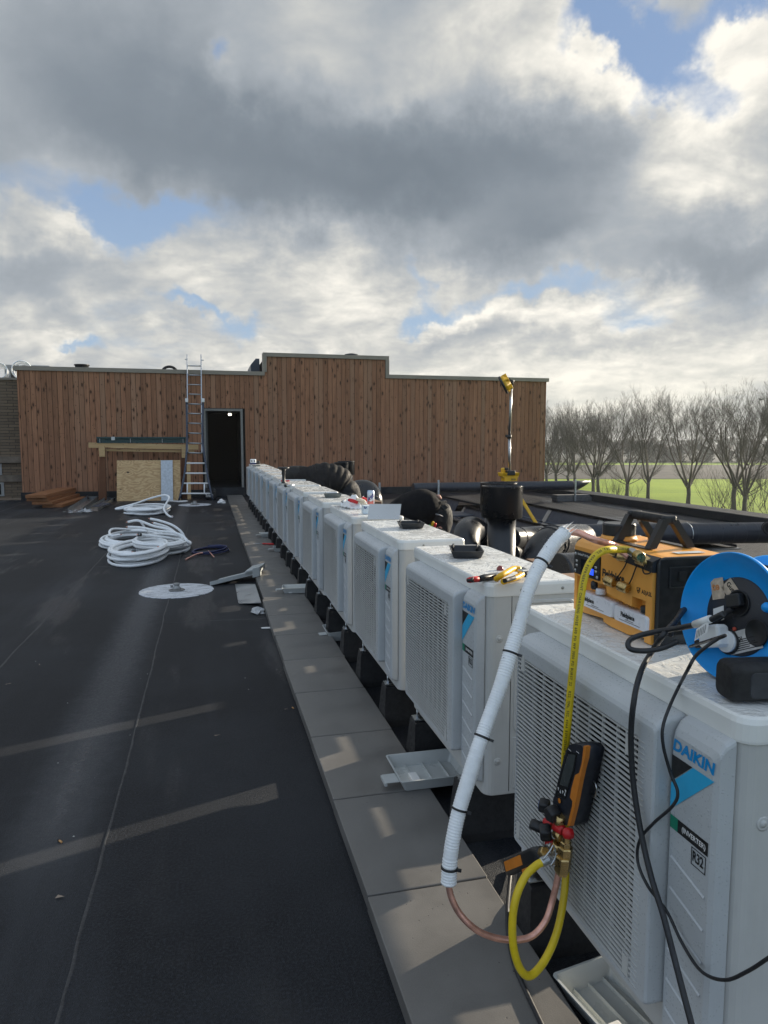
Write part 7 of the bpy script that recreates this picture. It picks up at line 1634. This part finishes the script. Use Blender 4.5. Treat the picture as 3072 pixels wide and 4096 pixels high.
sub('wound_cable', MB().tube(P_, .0045, 7), M_RUB, root)
P_ = [RP(.75, .80, -.03), RP(1.0, .72, -.045), RP(1.25, .65, -.05), RP(1.5, .5, -.05)]; sub('wound_cable', MB().tube(spline(P_, 6), .0045, 7), M_RUB, root)
P_ = [RP(.55, .86, -.05), RP(.9, .9, -.055), RP(1.3, .8, -.06)]; sub('wound_cable', MB().tube(spline(P_, 6), .0045, 7), M_RUB, root)
m_, nt, P = nt_new('scuffed black plastic'); v = coord(nt); sp = mrange(nt, noise(nt, v, 55, 5, .7), .62, .72); a = mixc(nt, sp, (.020, .021, .026), (.16, .16, .18)); nt.links.new(a, P.inputs['Base Color']); P.inputs['Roughness'].default_value = .5
cp_ = sub('centre_plate', MB().lathe([(RR*.63, -.012), (RR*.63, -.003), (RR*.60, .001), (0, .0015)], rc, rn, 48), m_, root)
for x, y in ((.02, .22), (-.08, -.42), (.42, -.15)):
    MB().lathe([(RR*.20, 0), (RR*.21, .003), (RR*.19, .004), (RR*.175, .001), (0, .001)], RP(x, y, .0017), rn, 28).build('socket_cover', M_INK).parent = cp_
m = MB(); m.obox(RP(-.12, .10, .004), u0*RR*.28 + v0*RR*.10, v0*RR*.20 - u0*RR*.06, rn*.014, bev=.003); sub('plug', m, M_BLKM, root)
sub('plug_lead', MB().tube(spline([RP(-.02, .12, .012), RP(-.16, -.02, .016), RP(-.34, -.16, .014), RP(-.62, -.28, .012)] + [D(dp(1562, 1326), 1.245)], 8), .0055, 10), M_RUB, root)
def sticker(x, y, w_, h_, rot, col, nm, txt=None, ts=.012, tcol=M_INK, lines=0):
    r_ = math.radians(rot); a = (u0*math.cos(r_)+v0*math.sin(r_)); b = (v0*math.cos(r_)-u0*math.sin(r_)); o = RP(x, y, .0021)
    s_ = sub(nm, MB().obox(o, a*w_*RR, b*h_*RR, rn*.0005), col, root)
    if txt: put_text('lettering', txt, o + a*RR*w_*.10 + b*h_*RR*.60 + rn*.0008, a, b, ts, tcol, s_, bold=ts*.03)
    if lines:
        m = MB()
        for k in range(lines): m.obox(o + a*w_*RR*.06 + b*h_*RR*(.10+.55*k/lines) + rn*.00055, a*w_*RR*random.uniform(.55, .85), b*RR*.014, rn*.0002)
        m.build('fine_print', M_INK).parent = s_
    return s_
M_STK = simple('worn silver sticker', (.34, .33, .31), .4, var=.2, vs=40); M_STK2 = simple('worn cream sticker', (.52, .42, .32), .5, var=.25, vs=60)
sticker(-.68, .52, .30, .24, 22, M_STK, 'test_mark_sticker', 'GS', .015); 
o_ = sticker(-.50, .16, .26, .34, 18, M_STK2, 'torn_sticker', 'te', .022, simple('faded orange print', (.55, .22, .08), .5)); o_ = sticker(-.36, .40, .24, .24, -40, M_STK2, 'torn_sticker', 'Gut', .014)
put_text('lettering', 'T\u00dcV', RP(-.66, .56, .0030), u0*.9+v0*.35, v0, .009, M_INK, root).matrix_parent_inverse = Matrix.Translation(-Vector(root.location))
sticker(.0, -.62, .62, .34, 26, simple('white worn label', (.60, .58, .56), .5, var=.2, vs=60), 'rating_label', 'HEDI', .0125, lines=6)
sub('indicator', MB().lathe([(RR*.035, 0), (RR*.03, .003), (0, .004)], RP(.0, -.20, .0018), rn, 12), simple('dull red indicator', (.45, .06, .03), .4), root)
sub('crank_knob', MB().lathe([(.006, 0), (.009, .004), (.010, .014), (.007, .02), (0, .021)], RP(.62, .28, .002), rn, 16), M_BLUE, root)
# white charger in the reel, with its own lead
root = empty('phone_charger', RP(-.2, -.5)); tag(root, 'white plug-in charger on the black centre of the reel', 'charger')
r_ = math.radians(18); a = (u0*math.cos(r_)+v0*math.sin(r_)); b = (v0*math.cos(r_)-u0*math.sin(r_)); sub('body', MB().obox(RP(-.40, -.62, .006), a*RR*.44, b*RR*.36, rn*.030, bev=.006), M_WHITE, root)
sub('plug_collar', MB().lathe([(RR*.17, .0), (RR*.17, .010)], RP(-.08, -.42, .0023), rn, 24), M_WHITE, root)
e = RP(-.45, -.56, .020); t = (D(dp(1552, 1379), 1.20)-e).normalized(); sub('lead_plug', MB().obox(e - b*RR*.06 - rn*.004, -a*RR*.16, b*RR*.13, rn*.008, bev=.002), M_INK, root)
sub('lead', MB().tube(spline([e-a*RR*.15, e-a*RR*.28-v0*.004, D(dp(1562, 1374), 1.19), D(dp(1552, 1379), 1.20)], 5), .003, 8), M_INK, root)
sticker_ = MB(); sticker_.obox(RP(-.42, -.20, .003), u0*RR*.2+v0*RR*.10, v0*RR*.22-u0*RR*.04, rn*.0006); ms('paper_tag', sticker_, M_WHITE, 'small folded paper tag above the white charger', 'paper tag')
# speaker and foam tube on the nearest unit
p = G(c('cb', 1440, 490), LT+.002); root = empty('portable_speaker', (1.0, 1.03, LT)); tag(root, 'black rounded speaker box at the right edge of the nearest lid', 'speaker')
a, b = G(c('cb', 1425, 470), LT+.002), G(c('cb', 1659, 518), LT+.002); dx = (b-a); dx.z = 0; dx = dx.normalized(); nd = Vector((-dx.y, dx.x, 0)); nd = nd if nd.y > 0 else -nd
dx = Vector((.985, -.17, 0)); nd = Vector((.17, .985, 0)); a = G(c('cb', 1437, 497), LT+.002)
m = MB(); m.loft([[a + dx*s_ + nd*(.030+q*k) + Vector((0, 0, .0365+r*k)) for q, r in rrect(.060, .071, .016, 5)] for s_, k in ((-.001, .82), (.004, .95), (.010, 1), (.19, 1), (.20, .9))], 0, True); bd = sub('body', m, M_RUB, root)
m = MB(); m.loft([[a + dx*(.100+q*k) + nd*n2_ + Vector((0, 0, .034+r*k)) for q, r in rrect(.135, .046, .010, 4)] for n2_, k in ((.001, 1.02), (-.0015, 1.0), (-.0020, .96))], 0, False); m.build('grille_panel', simple('charcoal mesh', (.040, .042, .048), .7, bs=.6, bscale=900, bdist=.001)).parent = bd
p = G(c('c5', 1265, 1120), LT+.016); q = p + Vector((.16, -.055, 0)); r_ = .0135
ms('foam_tube', MB().lathe([(r_*.62, 0), (r_*.62, -.0), (r_, .0), (r_, .17), (r_*.6, .17)], p, (q-p), 20) if False else MB().lathe([(0, .03), (r_*.55, .03), (r_*.6, .0), (r_*.95, .0), (r_, .002), (r_, .17), (0, .17)], p, (q-p), 20), M_RUB, 'short black foam tube lying under the blue reel', 'foam tube')
